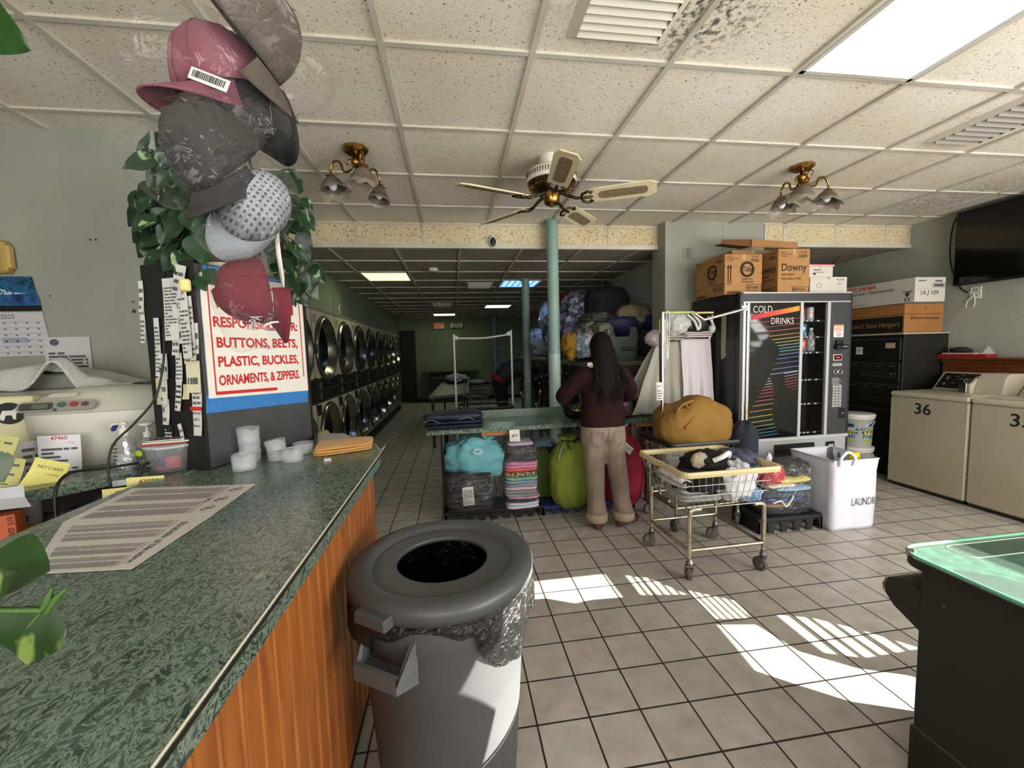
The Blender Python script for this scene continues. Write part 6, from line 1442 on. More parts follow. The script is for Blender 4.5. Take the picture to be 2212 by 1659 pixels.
# ================================================================== VENDING MACHINE
VB = mat('vending_black', '1b1b1d', .38, col2='202023', scale=5); VD = mat('vending_dark_grey', '343538', .45); VS = mat('vending_silver', 'b9b9b9', .35, metal=.3); VG = mat('vending_panel_grey', '9a9c9e', .55, col2='929496', scale=40)
vm = thing('vending_machine', 'tall black vending machine reading COLD DRINKS with striped glass front', 'vending machine', (2.392, 3.17, 0), math.atan2(.03, 1.126))
b = MB(VB); b.span(0, .014, .02, .66, 0, 1.83, .002); b.span(1.101, 1.115, .02, .66, 0, 1.83, .002); b.span(0, 1.115, .645, .66, 0, 1.83); b.span(0, 1.115, .02, .66, 1.80, 1.83, .003); b.span(0, 1.115, .02, .66, 0.02, .05); b.build('case', vm)
b = MB(VD); b.span(0, 1.115, -.002, .06, 1.755, 1.832, .003); b.use(VS); b.span(.03, 1.11, -.006, .01, 1.826, 1.836); b.span(.03, 1.11, -.006, .01, 1.748, 1.758); b.build('top_band', vm)
b = MB(VB); b.span(0, .036, -.008, .06, 0, 1.83, .003); b.span(1.095, 1.115, -.008, .06, 0, 1.83, .003); b.build('side_frame', vm)
b = MB(VS); b.span(.036, .10, -.002, .02, .565, 1.748); b.span(.588, .616, -.010, .02, .565, 1.748, .003); b.span(.862, .890, -.010, .02, .565, 1.748, .003); b.span(.09, 1.112, -.014, .02, .545, .575, .003); b.build('silver_trim', vm)
DGL = mat('vending_glass_black', '0c0c0d', .05, spec=.7)
b = MB(DGL); b.span(.10, .588, .0, .012, .575, 1.748)
F = lambda x, y, z=0: (x, -.0012 - z, y)
GB = mat('serif_white', 'd9d6cf', .5)
b.use(GB); b.text('COLD', .082, lambda x, y, z=0: F(.222 + x * .84, 1.690 + y), -.008); b.text('DRINKS', .078, lambda x, y, z=0: F(.415 + x * .84, 1.590 + y), -.008)
n = 8
for i in range(n):
    t0, t1 = i / n, (i + 1) / n; c = [(0xa8, 0x1e, 0x30), (0xc4, 0x33, 0x2c), (0xd9, 0x6a, 0x2a), (0xe0, 0xa2, 0x2c)]
    k = t0 * 3; a = c[int(k)]; d = c[min(int(k) + 1, 3)]; f = k - int(k); hx = '%02x%02x%02x' % tuple(int(a[j] * (1 - f) + d[j] * f) for j in range(3))
    b.use(mat('stripe_' + hx, hx, .5)); x0, x1 = .115 + .465 * t0, .115 + .465 * t1; z0 = 1.603 + .075 * t0; z1 = 1.603 + .075 * t1
    b.prism([(x0, z0), (x1, z1), (x1, z1 + .042), (x0, z0 + .042)], 0, .0008, F)
SC_ = ['8c3434', 'a8503a', 'b87a3a', 'b8963e', '9c9a52', '7f9484', '5f8a9c', '4a7ba8', '4470a8', '3d64a4', '5a74b0', '7f8fc0', '9aa0bc', 'b0a0b0', 'a85a6c', 'a84458', '9c3448', '8c3a3c', '9c5c3c', 'b07c38', 'b89a3c', '9c9a44', '7c8c58', '4f7c6c', '3f7480', '35688c']
rows = [(1.575, .11, .585), (1.535, .19, .585), (1.50, .235, .585), (1.463, .29, .585), (1.432, .32, .585), (1.405, .35, .585), (1.38, .375, .585), (1.355, .39, .585), (1.33, .395, .585), (1.30, .385, .585), (1.265, .37, .585), (1.225, .35, .585), (1.178, .325, .585), (1.135, .305, .585), (1.10, .285, .31), (1.075, .28, .32), (1.05, .262, .33), (1.025, .245, .335), (1.0, .23, .345), (.97, .215, .35), (.94, .195, .35), (.905, .17, .345), (.865, .145, .34), (.815, .115, .335), (.765, .105, .34), (.72, .105, .345), (.68, .105, .36), (.645, .105, .37), (.615, .11, .39), (.59, .14, .40)]
for i, (z, x0, x1) in enumerate(rows):
    hx = SC_[int(i * len(SC_) / len(rows))]; b.use(mat('line_' + hx, hx, .5)); b.prism([(x0, z - .0025 - (x1 - x0) * .0), (x1, z - .0025 + (x1 - x0) * .085), (x1, z + .0025 + (x1 - x0) * .085), (x0, z + .0025)], 0, .0008, F)
for i, (z, x0) in enumerate(((1.135, .44), (1.11, .45), (1.085, .455), (1.06, .455), (1.035, .46), (1.01, .48), (.985, .52))):
    hx = ['9aa0bc', 'b08aa0', 'a85a6c', 'a84458', 'a03c50', '9c3448', '8c3040'][i]; b.use(mat('line_' + hx, hx, .5)); b.prism([(x0, z), (.583, z + .018), (.583, z + .022), (x0, z + .004)], 0, .0008, F)
b.build('printed_glass', vm)
b = MB(mat('vending_inner', '131314', .6)); b.span(.60, .90, .20, .21, .575, 1.748); b.span(.596, .602, .0, .21, .575, 1.748); b.span(.888, .894, .0, .21, .575, 1.748); b.span(.596, .894, .0, .21, 1.745, 1.75); b.build('product_bay', vm)
zs = [1.595, 1.452, 1.315, 1.075, .86, .60]
for z in zs:
    b = MB(mat('tray_dark', '232325', .4)); b.span(.606, .872, .03, .20, z - .012, z); b.use(mat('tray_tab_white', 'c4c4c2', .5))
    for x in (.64, .68, .72, .79): b.span(x, x + .022, .027, .031, z - .010, z + .001)
    b.build('product_tray', vm)
b = MB(mat('bay_glass', '0a0a0b', .03, alpha=.10, spec=.8)); b.span(.616, .862, .004, .008, .575, 1.748); b.build('bay_window', vm)
VM_M = Matrix.Translation(vm.location) @ Matrix.Rotation(vm.rotation_euler.z, 4, 'Z')
def can(label, x, z, c1, c2, txt=None, tc=None):
    t = thing('soda_can', label, 'drink can', VM_M @ V((x, .09, z)), 0, 'cans in the vending machine')
    b = MB(mat('can_' + c1 + c2, c1, .25, metal=.3, col2=c2, scale=26, lo=.45, hi=.55)); b.lathe([(.026, 0), (.032, .006), (.032, .105), (.026, .118)], seg=22)
    if txt: b.use(tc); b.text(txt, .036, lambda X, Y, Z=0: (.0325 * math.sin(X / .032), -.0325 * math.cos(X / .032), .06 + Y), .02, sx=1.0)
    b.build('body', t); MB(mat('can_aluminium', 'b5b5b6', .25, metal=1)).lathe([(.026, .118), (.0255, .121), (.0, .119)], seg=22).build('lid', t)
can('red can, left in the top row of the vending machine', .685, 1.596, 'b3242c', 'cfcfd0', 'C', GB); can('silver can with red lettering in the top row of the vending machine', .775, 1.596, 'c9c9c9', 'b9b9ba', 'DK', RED)
can('pale can partly hidden at the left of the top row', .632, 1.596, '9fa4a8', 'c5c5c8'); can('blue and white can in the second row of the vending machine', .705, 1.453, '2d7fae', 'cfd6da'); can('orange and blue can in the third row of the vending machine', .705, 1.316, 'c9682c', '5f7fb0')
for (x, z, lb) in ((.795, 1.316, 'clear water bottle in the third row of the vending machine'), (.665, 1.076, 'clear water bottle alone in the fourth row of the vending machine')):
    t = thing('water_bottle', lb, 'bottle', VM_M @ V((x, .09, z)), 0, 'water bottles in the vending machine')
    b = MB(film('water_film', 'cfdbe4', .3, .05, 30, .12)); b.lathe([(0, .003), (.032, .003), (.034, .02), (.031, .05), (.034, .08), (.031, .11), (.033, .13), (.014, .185), (.013, .20)], seg=22); b.build('bottle', t); MB(mat('cap_white', 'cfd3d6', .4)).lathe([(.015, .197), (.015, .215), (0, .216)], seg=16).build('cap', t)
b = MB(VD); b.span(.89, 1.096, -.004, .05, .575, 1.748); cp = b.build('control_panel', vm)
b = MB(mat('sticker_white', 'd6d2cb', .5)); b.prism(rounded(.928, 1.03, 1.44, 1.55, .008), .004, .006, F); b.use(mat('sticker_orange', 'd67a34', .5)); b.prism([(.93, 1.535), (1.028, 1.535), (1.028, 1.548), (.93, 1.548)], .006, .007, F); b.use(RED)
for k in range(4): b.prism([(.936, 1.522 - k * .009), (1.022 - .01 * (k % 2), 1.522 - k * .009), (1.022 - .01 * (k % 2), 1.526 - k * .009), (.936, 1.526 - k * .009)], .006, .007, F)
b.tube([F(.979 + .02 * math.cos(a), 1.466 + .02 * math.sin(a), .007) for a in [2 * PI * i / 20 for i in range(20)]], .0018, 5, closed=True); b.tube([F(.966, 1.480, .0075), F(.992, 1.452, .0075)], .002, 5); b.build('warning_sticker', cp)
b = MB(BLACKP); b.span(.935, 1.045, -.05, -.003, 1.335, 1.375, .008); b.span(.95, 1.02, -.03, -.003, 1.375, 1.415, .008); b.use(GB); b.text('$1 $5', .016, lambda x, y, z=0: (1.005 + x, -.051, 1.357 + y), .01); b.build('bill_acceptor', cp)
b = MB(mat('display_frame', 'bdbdbb', .5)); b.span(.932, 1.022, -.010, -.003, 1.235, 1.29, .002); b.use(mat('display_dark', '180607', .2)); b.span(.939, 1.015, -.011, -.009, 1.242, 1.283); b.use(mat('display_red', 'e02a2a', .4, emit='ff3020', estr=.8)); b.span(.955, 1.0, -.0118, -.0105, 1.255, 1.268); b.build('price_display', cp)
b = MB(GB)
for k in range(3): b.span(.93, 1.028, -.0055, -.0035, 1.205 - k * .009, 1.209 - k * .009)
for k in range(6): b.span(.93, 1.00 + .028 * (k % 3) / 2, -.0055, -.0035, 1.075 - k * .012, 1.0775 - k * .012)
b.build('instructions', cp)
for x in (.958, 1.008):
    b = MB(mat('coin_ring', 'a9a9a7', .3, metal=.8)); b.lathe([(.019, 0), (.024, .002), (.024, .012), (.017, .012), (.016, .004)], (x, -.002, 1.135), 24, Matrix.Rotation(PI / 2, 3, 'X')); b.use(BLACKP); b.lathe([(0, .005), (.017, .005)], (x, -.002, 1.135), 20, Matrix.Rotation(PI / 2, 3, 'X')); b.build('coin_dial', cp)
for i in range(3):
    for j in range(8):
        b = MB(mat('key_silver', 'a3a39e', .4)); b.span(.938 + i * .033, .966 + i * .033, -.010, -.003, .99 - j * .0245, 1.010 - j * .0245, .002); b.use(INKB); b.text(str((i + j * 3) % 10), .014, lambda x, y, z=0, i=i, j=j: (.952 + i * .033 + x, -.0106, 1.0 - j * .0245 + y), .01); b.build('keypad_key', cp)
b = MB(BLACKP); b.span(1.01, 1.075, -.018, -.003, .715, .805, .008); b.use(STEEL); b.lathe([(0, .019), (.010, .019), (.010, .012)], (1.045, 0, .76), 14, Matrix.Rotation(PI / 2, 3, 'X')); b.build('lock_handle', cp)
b = MB(VG); b.span(.03, 1.10, -.004, .05, .05, .546, .003); lo_p = b.build('lower_panel', vm)
b = MB(BLACKP); b.span(.36, .755, -.03, -.003, .21, .515, .008); b.use(mat('flap_black', '0a0a0b', .3)); b.span(.385, .73, -.032, -.029, .235, .475); b.build('delivery_door', lo_p)
b = MB(BLACKP); b.span(.885, .975, -.018, -.003, .41, .51, .008); b.use(VG); b.span(.905, .955, -.0195, -.017, .432, .488); b.build('coin_return', lo_p)
b = MB(BLACKP)
for x in (.06, 1.05):
    for y in (.08, .6): MB(BLACKP).cyl((x, y, 0), (x, y, .03), .025, seg=12).build('foot', vm)

# ---- cartons on the vending machine
CARD = mat('cardboard', 'a67b4c', .8, col2='9b7145', scale=6, stretch=(1, 1, 6)); CARDI = mat('cardboard_print', '2a1d13', .8); CARDD = mat('cardboard_inner', '6b4424', .85)
VT = 1.836
def carton(name, label, loc, rz, w, d, h, prints, m=None, flaps=None, cat='box', group=None):
    t = thing(name, label, cat, loc, rz, group); b = MB(m or CARD); b.span(0, w, 0, d, 0, h, .003)
    b.use(mat('carton_tape', 'b08c60', .5)); b.span(w * .46, w * .54, -.0008, .001, h * .86, h); b.build('carton', t)
    b = MB(CARDI)
    for side, txt, x, y, s, sx, bold in prints:
        F = (lambda X, Y, Z=0: (X, -.0012 - Z, Y)) if side == 'f' else (lambda X, Y, Z=0: (-.0012 - Z, d - X, Y)) if side == 'l' else (lambda X, Y, Z=0: (w + .0012, X, Y))
        if txt == '#ring':
            b.tube([F(x + s * math.cos(a), y + s * math.sin(a)) for a in [2 * PI * i / 28 for i in range(28)]], sx, 6, closed=True)
        elif txt == '#frame':
            for x0, y0, x1, y1 in ((x, y, x + s, y + .004), (x, y + sx, x + s, y + sx + .004), (x, y, x + .004, y + sx), (x + s - .004, y, x + s, y + sx)): b.prism([(x0, y0), (x1, y0), (x1, y1), (x0, y1)], 0, .001, F)
        elif txt == '#arrow':
            b.prism([(x - .005, y), (x + .005, y), (x + .005, y + s), (x + .014, y + s), (x, y + s + .03), (x - .014, y + s), (x - .005, y + s)], 0, .001, F)
        elif txt == '#bar': b.prism([(x, y), (x + s, y), (x + s, y + sx), (x, y + sx)], 0, .001, F)
        elif txt == '#code':
            k = x
            while k < x + s: ww = RND.choice((.002, .003, .005)); b.prism([(k, y), (k + ww, y), (k + ww, y + sx), (k, y + sx)], 0, .001, F); k += ww + .004
        else: b.text(txt, s, lambda X, Y, Z=0: F(x + X, y + Y), bold, sx=sx, align='LEFT' if side != 'c' else 'CENTER')
    b.build('printed_lettering', t)
    return t
w, d, h = .360, .42, .345
tide = []
for sd, W_ in (('f', w), ('l', d)):
    tide += [(sd, '#ring', W_ * .62 - .01, .215, .058, .010, 0), (sd, 'Tide', W_ * .62 - .058, .215, .062, .85, .02), (sd, 'ORIGINAL SCENT', W_ * .45, .132, .020, .7, .01), (sd, 'PARFUM ORIGINAL', W_ * .45, .108, .020, .7, .01), (sd, '49340', W_ - .112, .292, .038, .8, .02), (sd, '1 HE 150OZ', W_ - .110, .325, .018, .8, .01), (sd, 'THE HIGH', .014, .325, .016, .8, .0), (sd, 'POWDER CAUTION', .014, .308, .016, .8, .0), (sd, 'THE NOTES', .014, .291, .016, .8, .0), (sd, '80742480', W_ - .142, .058, .036, .75, .015), (sd, '#frame', W_ - .152, .036, .146, .048, 0), (sd, '#bar', .014, .085, .05, .006, 0), (sd, '#code', .02, .005, .13, .022, 0)]
tide += [('f', '#arrow', .032, .10, .125, 0, 0), ('f', '#arrow', .056, .10, .125, 0, 0)]
carton('detergent_carton', 'brown carton printed Tide and 49340, left on the vending machine', (2.345, 3.30, VT), 0.01, w, d, h, tide)
w, d, h = .30, .26, .375
dow = []
for sd, W_ in (('f', w), ('l', d)):
    dow += [(sd, 'Downy', .028, .215, .088, .92 * (W_ / .3), .014), (sd, 'APRIL FRESH', .032, .155, .026, .85, .01), (sd, "FRAICHEUR D'AVRIL", .032, .120, .026, .80, .01), (sd, '02500', W_ - .108, .312, .036, .85, .02), (sd, '1 HE 150OZ', W_ - .10, .345, .017, .8, .01), (sd, 'THE HIGH', .02, .345, .015, .8, 0), (sd, 'POWDER CAUTION', .02, .328, .015, .8, 0), (sd, 'THE NOTES', .02, .311, .015, .8, 0), (sd, '84872241', W_ - .155, .026, .038, .78, .015), (sd, '#frame', W_ - .162, .004, .158, .044, 0)]
carton('softener_carton', 'brown carton printed Downy and 02500, in the middle on the vending machine', (2.795, 3.23, VT), -.03, w, d, h, dow)
pr_ = [('f', '#code', .0, .0, .0, .0, 0)]
t = carton('open_carton', 'open brown carton with raised flaps behind the Tide and Downy cartons', (2.60, 3.56, VT), -.02, .42, .30, .44, [('f', '#bar', .16, .40, .11, .004, 0), ('f', '#bar', .16, .385, .11, .004, 0), ('f', '#bar', .16, .37, .11, .004, 0), ('f', '#bar', .16, .355, .11, .004, 0), ('f', 'CAUTION', .30, .38, .028, .8, .01)])
b = MB(CARD)
b.prism([(.15, .455), (.62, .445), (.615, .50), (.15, .525)], .0, .004, lambda x, y, z=0: (x, -.06 - z, y)); b.add([(.15, -.06, .525), (.62, -.06, .50), (.60, .20, .52), (.20, .20, .535)], [(0, 1, 2, 3)]); b.build('front_flap', t)
b = MB(CARDD); b.add([(-.14, -.05, .485), (.16, -.055, .46), (.16, .10, .475), (-.10, .12, .51), (-.14, -.05, .525), (.16, -.055, .525)], [(0, 1, 5, 4), (0, 3, 2, 1)]); b.build('side_flap', t, mods=[('SOLIDIFY', dict(thickness=.004))])
WCARD = mat('white_carton', 'c4c0b6', .7, col2='bbb7ac', scale=5)
carton('white_carton', 'low white carton at the right end on the vending machine', (3.16, 3.28, VT), .0, .375, .25, .145, [('f', 'SMALL BOXES', .26, .12, .013, 1, .01), ('f', '4 x 6', .28, .10, .013, 1, .0), ('f', 'FRAGILE', .27, .08, .013, 1, .0), ('f', '#ring', .09, .07, .022, .0012, 0)], WCARD)
t = carton('white_carton', 'smaller white carton with a red-edged lid stacked on the low white carton', (3.145, 3.29, VT + .146), .03, .26, .22, .095, [('f', 'PRIORITY', .055, .062, .020, 1, .01), ('f', '#bar', .05, .04, .11, .004, 0), ('f', '#bar', .05, .02, .03, .014, 0)], WCARD)
b = MB(WCARD); b.span(-.008, .268, -.008, .228, .095, .112, .003); b.use(RED); b.span(-.008, .268, -.0095, -.008, .105, .111); b.build('lid', t)
b = MB(mat('hanger_wire', '2b2620', .5, metal=.5)); o = V((3.62, 3.66, 0))
b.tube([(3.50, 3.62, VT), (3.56, 3.6, VT), (3.6, 3.6, 2.06), (3.93, 3.75, 2.27)], .006, 6); b.tube([(3.56, 3.6, VT + .02), (3.48, 3.60, VT + .006), (3.66, 3.62, 1.98), (3.82, 3.70, 2.06)], .005, 6); b.tube([(3.66, 3.62, 1.98), (3.74, 3.66, 2.15)], .004, 6)
tag(b.build('wire_hanger'), 'dark bent wire sticking up behind the white cartons', 'hanger')

# ================================================================== BLACK CABINET AND ITS CARTONS
kb = thing('black_cabinet', 'wide black cabinet with slotted drawer fronts against the right wall', 'cabinet', (4.41, 3.48, 0))
KB = mat('cabinet_matte_black', '121211', .5, col2='181817', scale=5); KL = mat('cabinet_line', '55524b', .5)
b = MB(KB); b.span(.01, .535, 0, .72, 0, 1.455, .003); b.build('body', kb)
b = MB(mat('cabinet_top_strip', 'a59f90', .5)); b.span(-.01, .535, -.01, .73, 1.456, 1.472, .002); b.build('top_board', kb)
for i, (z0, z1) in enumerate(((1.20, 1.42), (.98, 1.17), (.72, .95), (.46, .69), (.10, .43))):
    b = MB(KB); b.span(-.004, .012, .02, .70, z0, z1, .003); b.use(KL); b.span(-.006, -.003, .02, .70, z1 - .006, z1 - .002)
    if i in (1, 2):
        for k in range(5): b.span(-.007, -.003, .06 + k * .13, .12 + k * .13, z1 - .035, z1 - .028)
        b.tube([(-.006, .05, z0 + .05), (-.006, .40, z0 + .05), (-.006, .40, z0 + .085), (-.006, .05, z0 + .085)], .002, 4, closed=True); b.lathe([(0, 0), (.010, 0)], (-.007, .09, z0 + .067), 12, Matrix.Rotation(-PI / 2, 3, 'Y'))
    b.build('drawer_front', kb)
b = MB(PAPER); b.span(-.007, -.004, .40, .47, 1.255, 1.335); b.use(INKB); b.span(-.0076, -.0068, .415, .455, 1.295, 1.302); b.build('paper_label', kb); b = MB(mat('note_pinkish', 'b39a86', .7)); b.span(-.007, -.004, .07, .16, 1.32, 1.375); b.build('paper_label', kb)
CZ0 = 1.474
t = thing('hanger_carton', 'brown and black carton printed Standard Steel Hangers on the black cabinet', 'box', (4.425, 3.49, CZ0))
b = MB(mat('cardboard_orange', '9a6a38', .8, col2='8f602f', scale=6)); b.span(0, .455, 0, .70, 0, .285, .004); b.use(mat('carton_black', '14110e', .7)); b.span(-.001, .003, .012, .70, .005, .165); b.use(mat('carton_red_line', '6e2418', .7)); b.span(-.0015, .002, -.0, .70, .178, .183); b.span(0, .455, -.0015, .002, .178, .183); b.build('carton', t)
b = MB(mat('gold_lettering', 'a0703c', .7)); b.text('Standard Steel Hangers', .072, plane((-.003, .335, .085), (0, -1, 0), (0, 0, 1)), .0, sx=.86, shear=.15); b.use(CARDI); b.text('500 Standard Steel Hangers', .036, plane((.235, -.003, .14), (1, 0, 0), (0, 0, 1)), .0, sx=.86, shear=.2); b.text('L', .04, plane((.24, -.003, .235), (1, 0, 0), (0, 0, 1)), .0); b.build('printed_lettering', t)
t = thing('lamp_carton', 'long white carton printed SYLVANIA lying on the hanger carton', 'box', (4.395, 3.385, CZ0 + .288))
b = MB(WCARD); b.span(0, .345, 0, .95, 0, .235, .004); b.use(mat('carton_crease', '8d897f', .7)); b.span(0, .345, -.001, .002, .124, .126); b.build('carton', t)
b = MB(mat('print_orange', 'c4472a', .7)); F = plane((-.002, .0, 0), (0, -1, 0), (0, 0, 1)); P_ = lambda px, py: AX(px, py, 4.393) - V((4.395, 3.385, CZ0 + .288))
b.text('SYLVANIA', .066, lambda x, y, z=0: F(-.52 + x, .196 + y), .02, shear=.15, sx=1.0); b.use(INK); b.text('Fluorescent | Fluorescente', .048, lambda x, y, z=0: F(-.45 + x, .145 + y), .008, sx=1.0); b.text('www.sylvania.com', .020, lambda x, y, z=0: F(-.52 + x, .025 + y), .0)
b.use(CARDI); b.text('Fragile', .032, lambda x, y, z=0: F(-.065 + x, .105 + y), .01, shear=.2); b.prism([(-.085, .092), (-.045, .092), (-.052, .068), (-.062, .062), (-.062, .054), (-.052, .050), (-.078, .050), (-.068, .054), (-.068, .062), (-.078, .068)], 0, .001, F)
for x in (-.082, -.048): b.prism([(x - .003, .018), (x + .003, .018), (x + .003, .034), (x + .010, .034), (x, .046), (x - .010, .034), (x - .003, .034)], 0, .001, F)
b.prism([(-.09, .010), (-.04, .010), (-.04, .014), (-.09, .014)], 0, .001, F)
G_ = plane((0, -.002, 0), (1, 0, 0), (0, 0, 1)); b.text('1A J 109', .062, lambda x, y, z=0: G_(.155 + x, .085 + y), -.006, shear=.15); b.use(INK); b.prism([(.03, .195), (.115, .195), (.115, .206), (.03, .206)], 0, .001, G_); b.prism([(.22, .19), (.30, .19), (.30, .206), (.22, .206)], 0, .001, G_)
x = .21
while x < .32: b.prism([(x, .145), (x + .003, .145), (x + .003, .170), (x, .170)], 0, .001, G_); x += .0055
b.tube([G_(.195, .14), G_(.33, .14), G_(.33, .178), G_(.195, .178)], .002, 4, closed=True); b.build('printed_lettering', t)

# ================================================================== TOP-LOAD WASHERS, LEDGE, BUCKETS
ALM = mat('washer_almond', 'a89f8b', .38, col2='a1977f', scale=3); ALT = mat('washer_top', 'b3ab98', .3)
def washer(num, y0, label):
    t = thing('top_load_washer', label, 'washing machine', (4.19, y0, 0), 0, None); w = .62; D = .64
    b = MB(ALM); b.span(0, D, 0, w, .03, .865, .012); b.build('cabinet', t)
    b = MB(mat('toe_black', '1a1917', .6)); b.span(.02, D - .02, .01, w - .01, 0, .032); b.build('toe_kick', t)
    b = MB(ALT); b.span(-.006, D, 0.002, w - .002, .868, .912, .012); b.build('worktop', t)
    b = MB(mat('washer_lid', 'b9b2a1', .25)); b.span(.10, .44, .05, w - .05, .912, .918, .003); b.build('lid', t)
    b = MB(ALT); b.prism([(.47, .912), (.60, 1.075), (.63, 1.08), (.63, .912)], .005, w - .005, lambda x, y, z: (x, z, y)); co = b.build('console', t)
    b = MB(mat('console_black', '171615', .35)); R_ = lambda x, y, z=0: V((.481 + .119 * y - .004 - z * .8, x, .927 + .148 * y + .003 + z * .6))
    b.prism([(w - .025, .02), (.04, .02), (.04, .92), (w - .03, .92)], 0, .002, R_); b.use(mat('console_print', '8f8d86', .5))
    for k in range(2): b.prism([(w - .06, .62 - k * .36), (w - .075, .72 - k * .36), (w - .09, .62 - k * .36), (w - .075, .52 - k * .36)], .002, .003, R_)
    for k in range(6): b.prism([(w - .13 - .04 * (k % 2), .3 + k * .1), (w - .16 - .04 * (k % 2), .3 + k * .1), (w - .16 - .04 * (k % 2), .33 + k * .1), (w - .13 - .04 * (k % 2), .33 + k * .1)], .002, .003, R_)
    b.use(RED); b.prism([(w - .24, .08), (w - .36, .08), (w - .36, .14), (w - .24, .14)], .002, .003, R_); b.build('control_face', co)
    b = MB(ALT); b.prism([(.34, .912), (.38, 1.055), (.42, 1.09), (.60, 1.09), (.60, .912)], .02, .20, lambda x, y, z: (x, z, y)); mt = b.build('coin_meter', t)
    b = MB(STEEL); b.span(.30, .39, .23, .29, .918, 1.04, .004); b.use(BLACKP); b.span(.26, .40, .22, .30, 1.005, 1.035, .004); b.use(ALT); b.prism([(.30, .912), (.30, .99), (.40, 1.06), (.45, 1.06), (.45, .912)], .205, .225, lambda x, y, z: (x, z, y)); b.build('coin_slide', mt)
    b = MB(mat('number_green_black', '14211f', .5)); b.text(num, .14, plane((-.0015, w * (.545 if num == '36' else .50), .765), (0, -1, 0), (0, 0, 1)), .012); b.build('machine_number', t)
    return t
washer('36', 2.778, 'beige top-load washer numbered 36 beside the white buckets')
washer('35', 2.150, 'beige top-load washer at the right edge of the photo, number cut off')
LW = mat('ledge_wood', '6b3a1c', .4, col2='57300f', scale=5, stretch=(4, .6, 4))
b = MB(LW); b.span(4.86, 4.95, 1.25, 3.46, 1.02, 1.20, .002); lg = thing('wall_ledge', 'brown beadboard ledge along the right wall behind the washers', 'shelf', (4.9, 1.5, 0)); o = b.build('front_board', lg); o.matrix_parent_inverse = Matrix.Translation((-4.9, -1.5, 0))
b = MB(LW); b.span(4.80, 4.95, 1.22, 3.49, 1.20, 1.218, .004); b.span(4.845, 4.95, 1.24, 3.47, 1.165, 1.20, .004); o = b.build('top_board', lg); o.matrix_parent_inverse = Matrix.Translation((-4.9, -1.5, 0))
b = MB(GROOVE)
for k in range(40): b.span(4.8585, 4.861, 3.44 - k * .05, 3.434 - k * .05, 1.03, 1.165)
o = b.build('bead_groove', lg); o.matrix_parent_inverse = Matrix.Translation((-4.9, -1.5, 0))
tag(MB(mat('tray_red', '8e1f28', .4)).prism([(-.07, -.19), (.06, -.19), (.06, .19), (-.07, .19)], 0, .03).build('red_tray', loc=(4.875, 3.28, 1.219)), 'flat red tray on the brown wall ledge', 'tray')
tag(MB(mat('tray_paper', 'b7ada2', .6)).prism([(-.06, -.15), (.05, -.16), (.05, .10), (-.06, .11)], 0, .012).build('stacked_paper', loc=(4.875, 3.33, 1.250)), 'pale stack of paper lying on the red tray', 'paper')
tag(MB(mat('felt_black', '211f1d', .9)).blob((0, 0, .022), (.05, .09, .03), 3, .08, 3, nu=20, nv=14, flat=-.02).build('cloth_beret', loc=(4.88, 3.33, 1.264)), 'black cloth cap on top of the papers on the ledge', 'cap')
b = MB(PAPER); b.add([(0, .04, 0), (.0, -.05, 0), (.0, -.01, .075), (.03, .045, 0), (.03, -.05, 0)], [(0, 1, 2), (2, 4, 3)]); tag(b.build('folded_card', loc=(4.86, 3.12, 1.25)), 'small white tented card at the near end of the red tray', 'card')
WB = mat('bucket_white', 'c3c1ba', .4)
def bucket(label, x, y, z, r, h, art, lid=True):
    t = thing('bucket', label, 'bucket', (x, y, z)); b = MB(WB); b.lathe([(0, .0), (r * .88, 0), (r * .97, h * .86), (r * 1.03, h * .86), (r * 1.03, h * .89), (r, h * .89), (r, h * .94)], seg=40); b.build('pail', t)
    if lid: MB(WB).lathe([(r * .99, h * .91), (r * 1.06, h * .92), (r * 1.06, h * .985), (r * 1.0, h), (0, h)], seg=40).build('lid', t)
    b = MB(mat('bail_wire', 'aaa8a2', .4)); sx = math.atan2(-y, -x)
    b.tube([(r * 1.02 * math.cos(sx - 1.35 + 2.7 * k / 16) * (1 + .06 * math.sin(PI * k / 16)), r * 1.02 * math.sin(sx - 1.35 + 2.7 * k / 16) * (1 + .06 * math.sin(PI * k / 16)), h * (.80 - .30 * math.sin(PI * k / 16))) for k in range(17)], .005, 6); b.build('bail_handle', t)
    if art:
        S = lambda a, zz, o=.002: (((r * (.88 + .09 * zz / (h * .86))) + o) * math.cos(a), ((r * (.88 + .09 * zz / (h * .86))) + o) * math.sin(a), zz)
        for a0 in (sx - .45, sx + .95):
            b = MB(mat('label_sky', '8fa3ad', .5))
            def patch(m, x0, x1, z0, z1, o): b.use(m); b.surf(lambda u, v: S(a0 + x0 + (x1 - x0) * u, z0 + (z1 - z0) * v, o), 8, 2)
            patch(mat('label_sky', '8fa3ad', .5), -.42, .42, .05, .245, .0022); patch(mat('label_yellow', 'c4b52e', .5), -.40, .30, .13, .19, .0028); patch(mat('label_navy2', '1c2a50', .5), -.10, .40, .205, .24, .0026); patch(mat('label_lime2', '8aa03a', .5), -.40, .42, .055, .085, .0026)
            b.use(mat('label_yellow_text', 'e0d23a', .5)); 
            b.use(mat('label_ink_blue', '22375e', .5)); b.text('Wind', .085, lambda X, Y, Z=0: S(a0 + X / r * 1.0, .165 + Y, .0036), .015); b.text('Fresh', .065, lambda X, Y, Z=0: S(a0 + X / r, .115 + Y, .0036), .015)
            b.build('label', t)
    return t
bucket('white lidded bucket with a Wind Fresh label, upper of the two by washer 36', 4.06, 3.62, .335, .150, .335, True)
t = bucket('white lidded bucket at the floor under the Wind Fresh bucket', 4.06, 3.62, 0, .150, .335, False); b = MB(mat('label_maroon', '4a1a24', .5)); b.lathe([(.1435, .17), (.1455, .24)], seg=40); b.build('label_band', t)
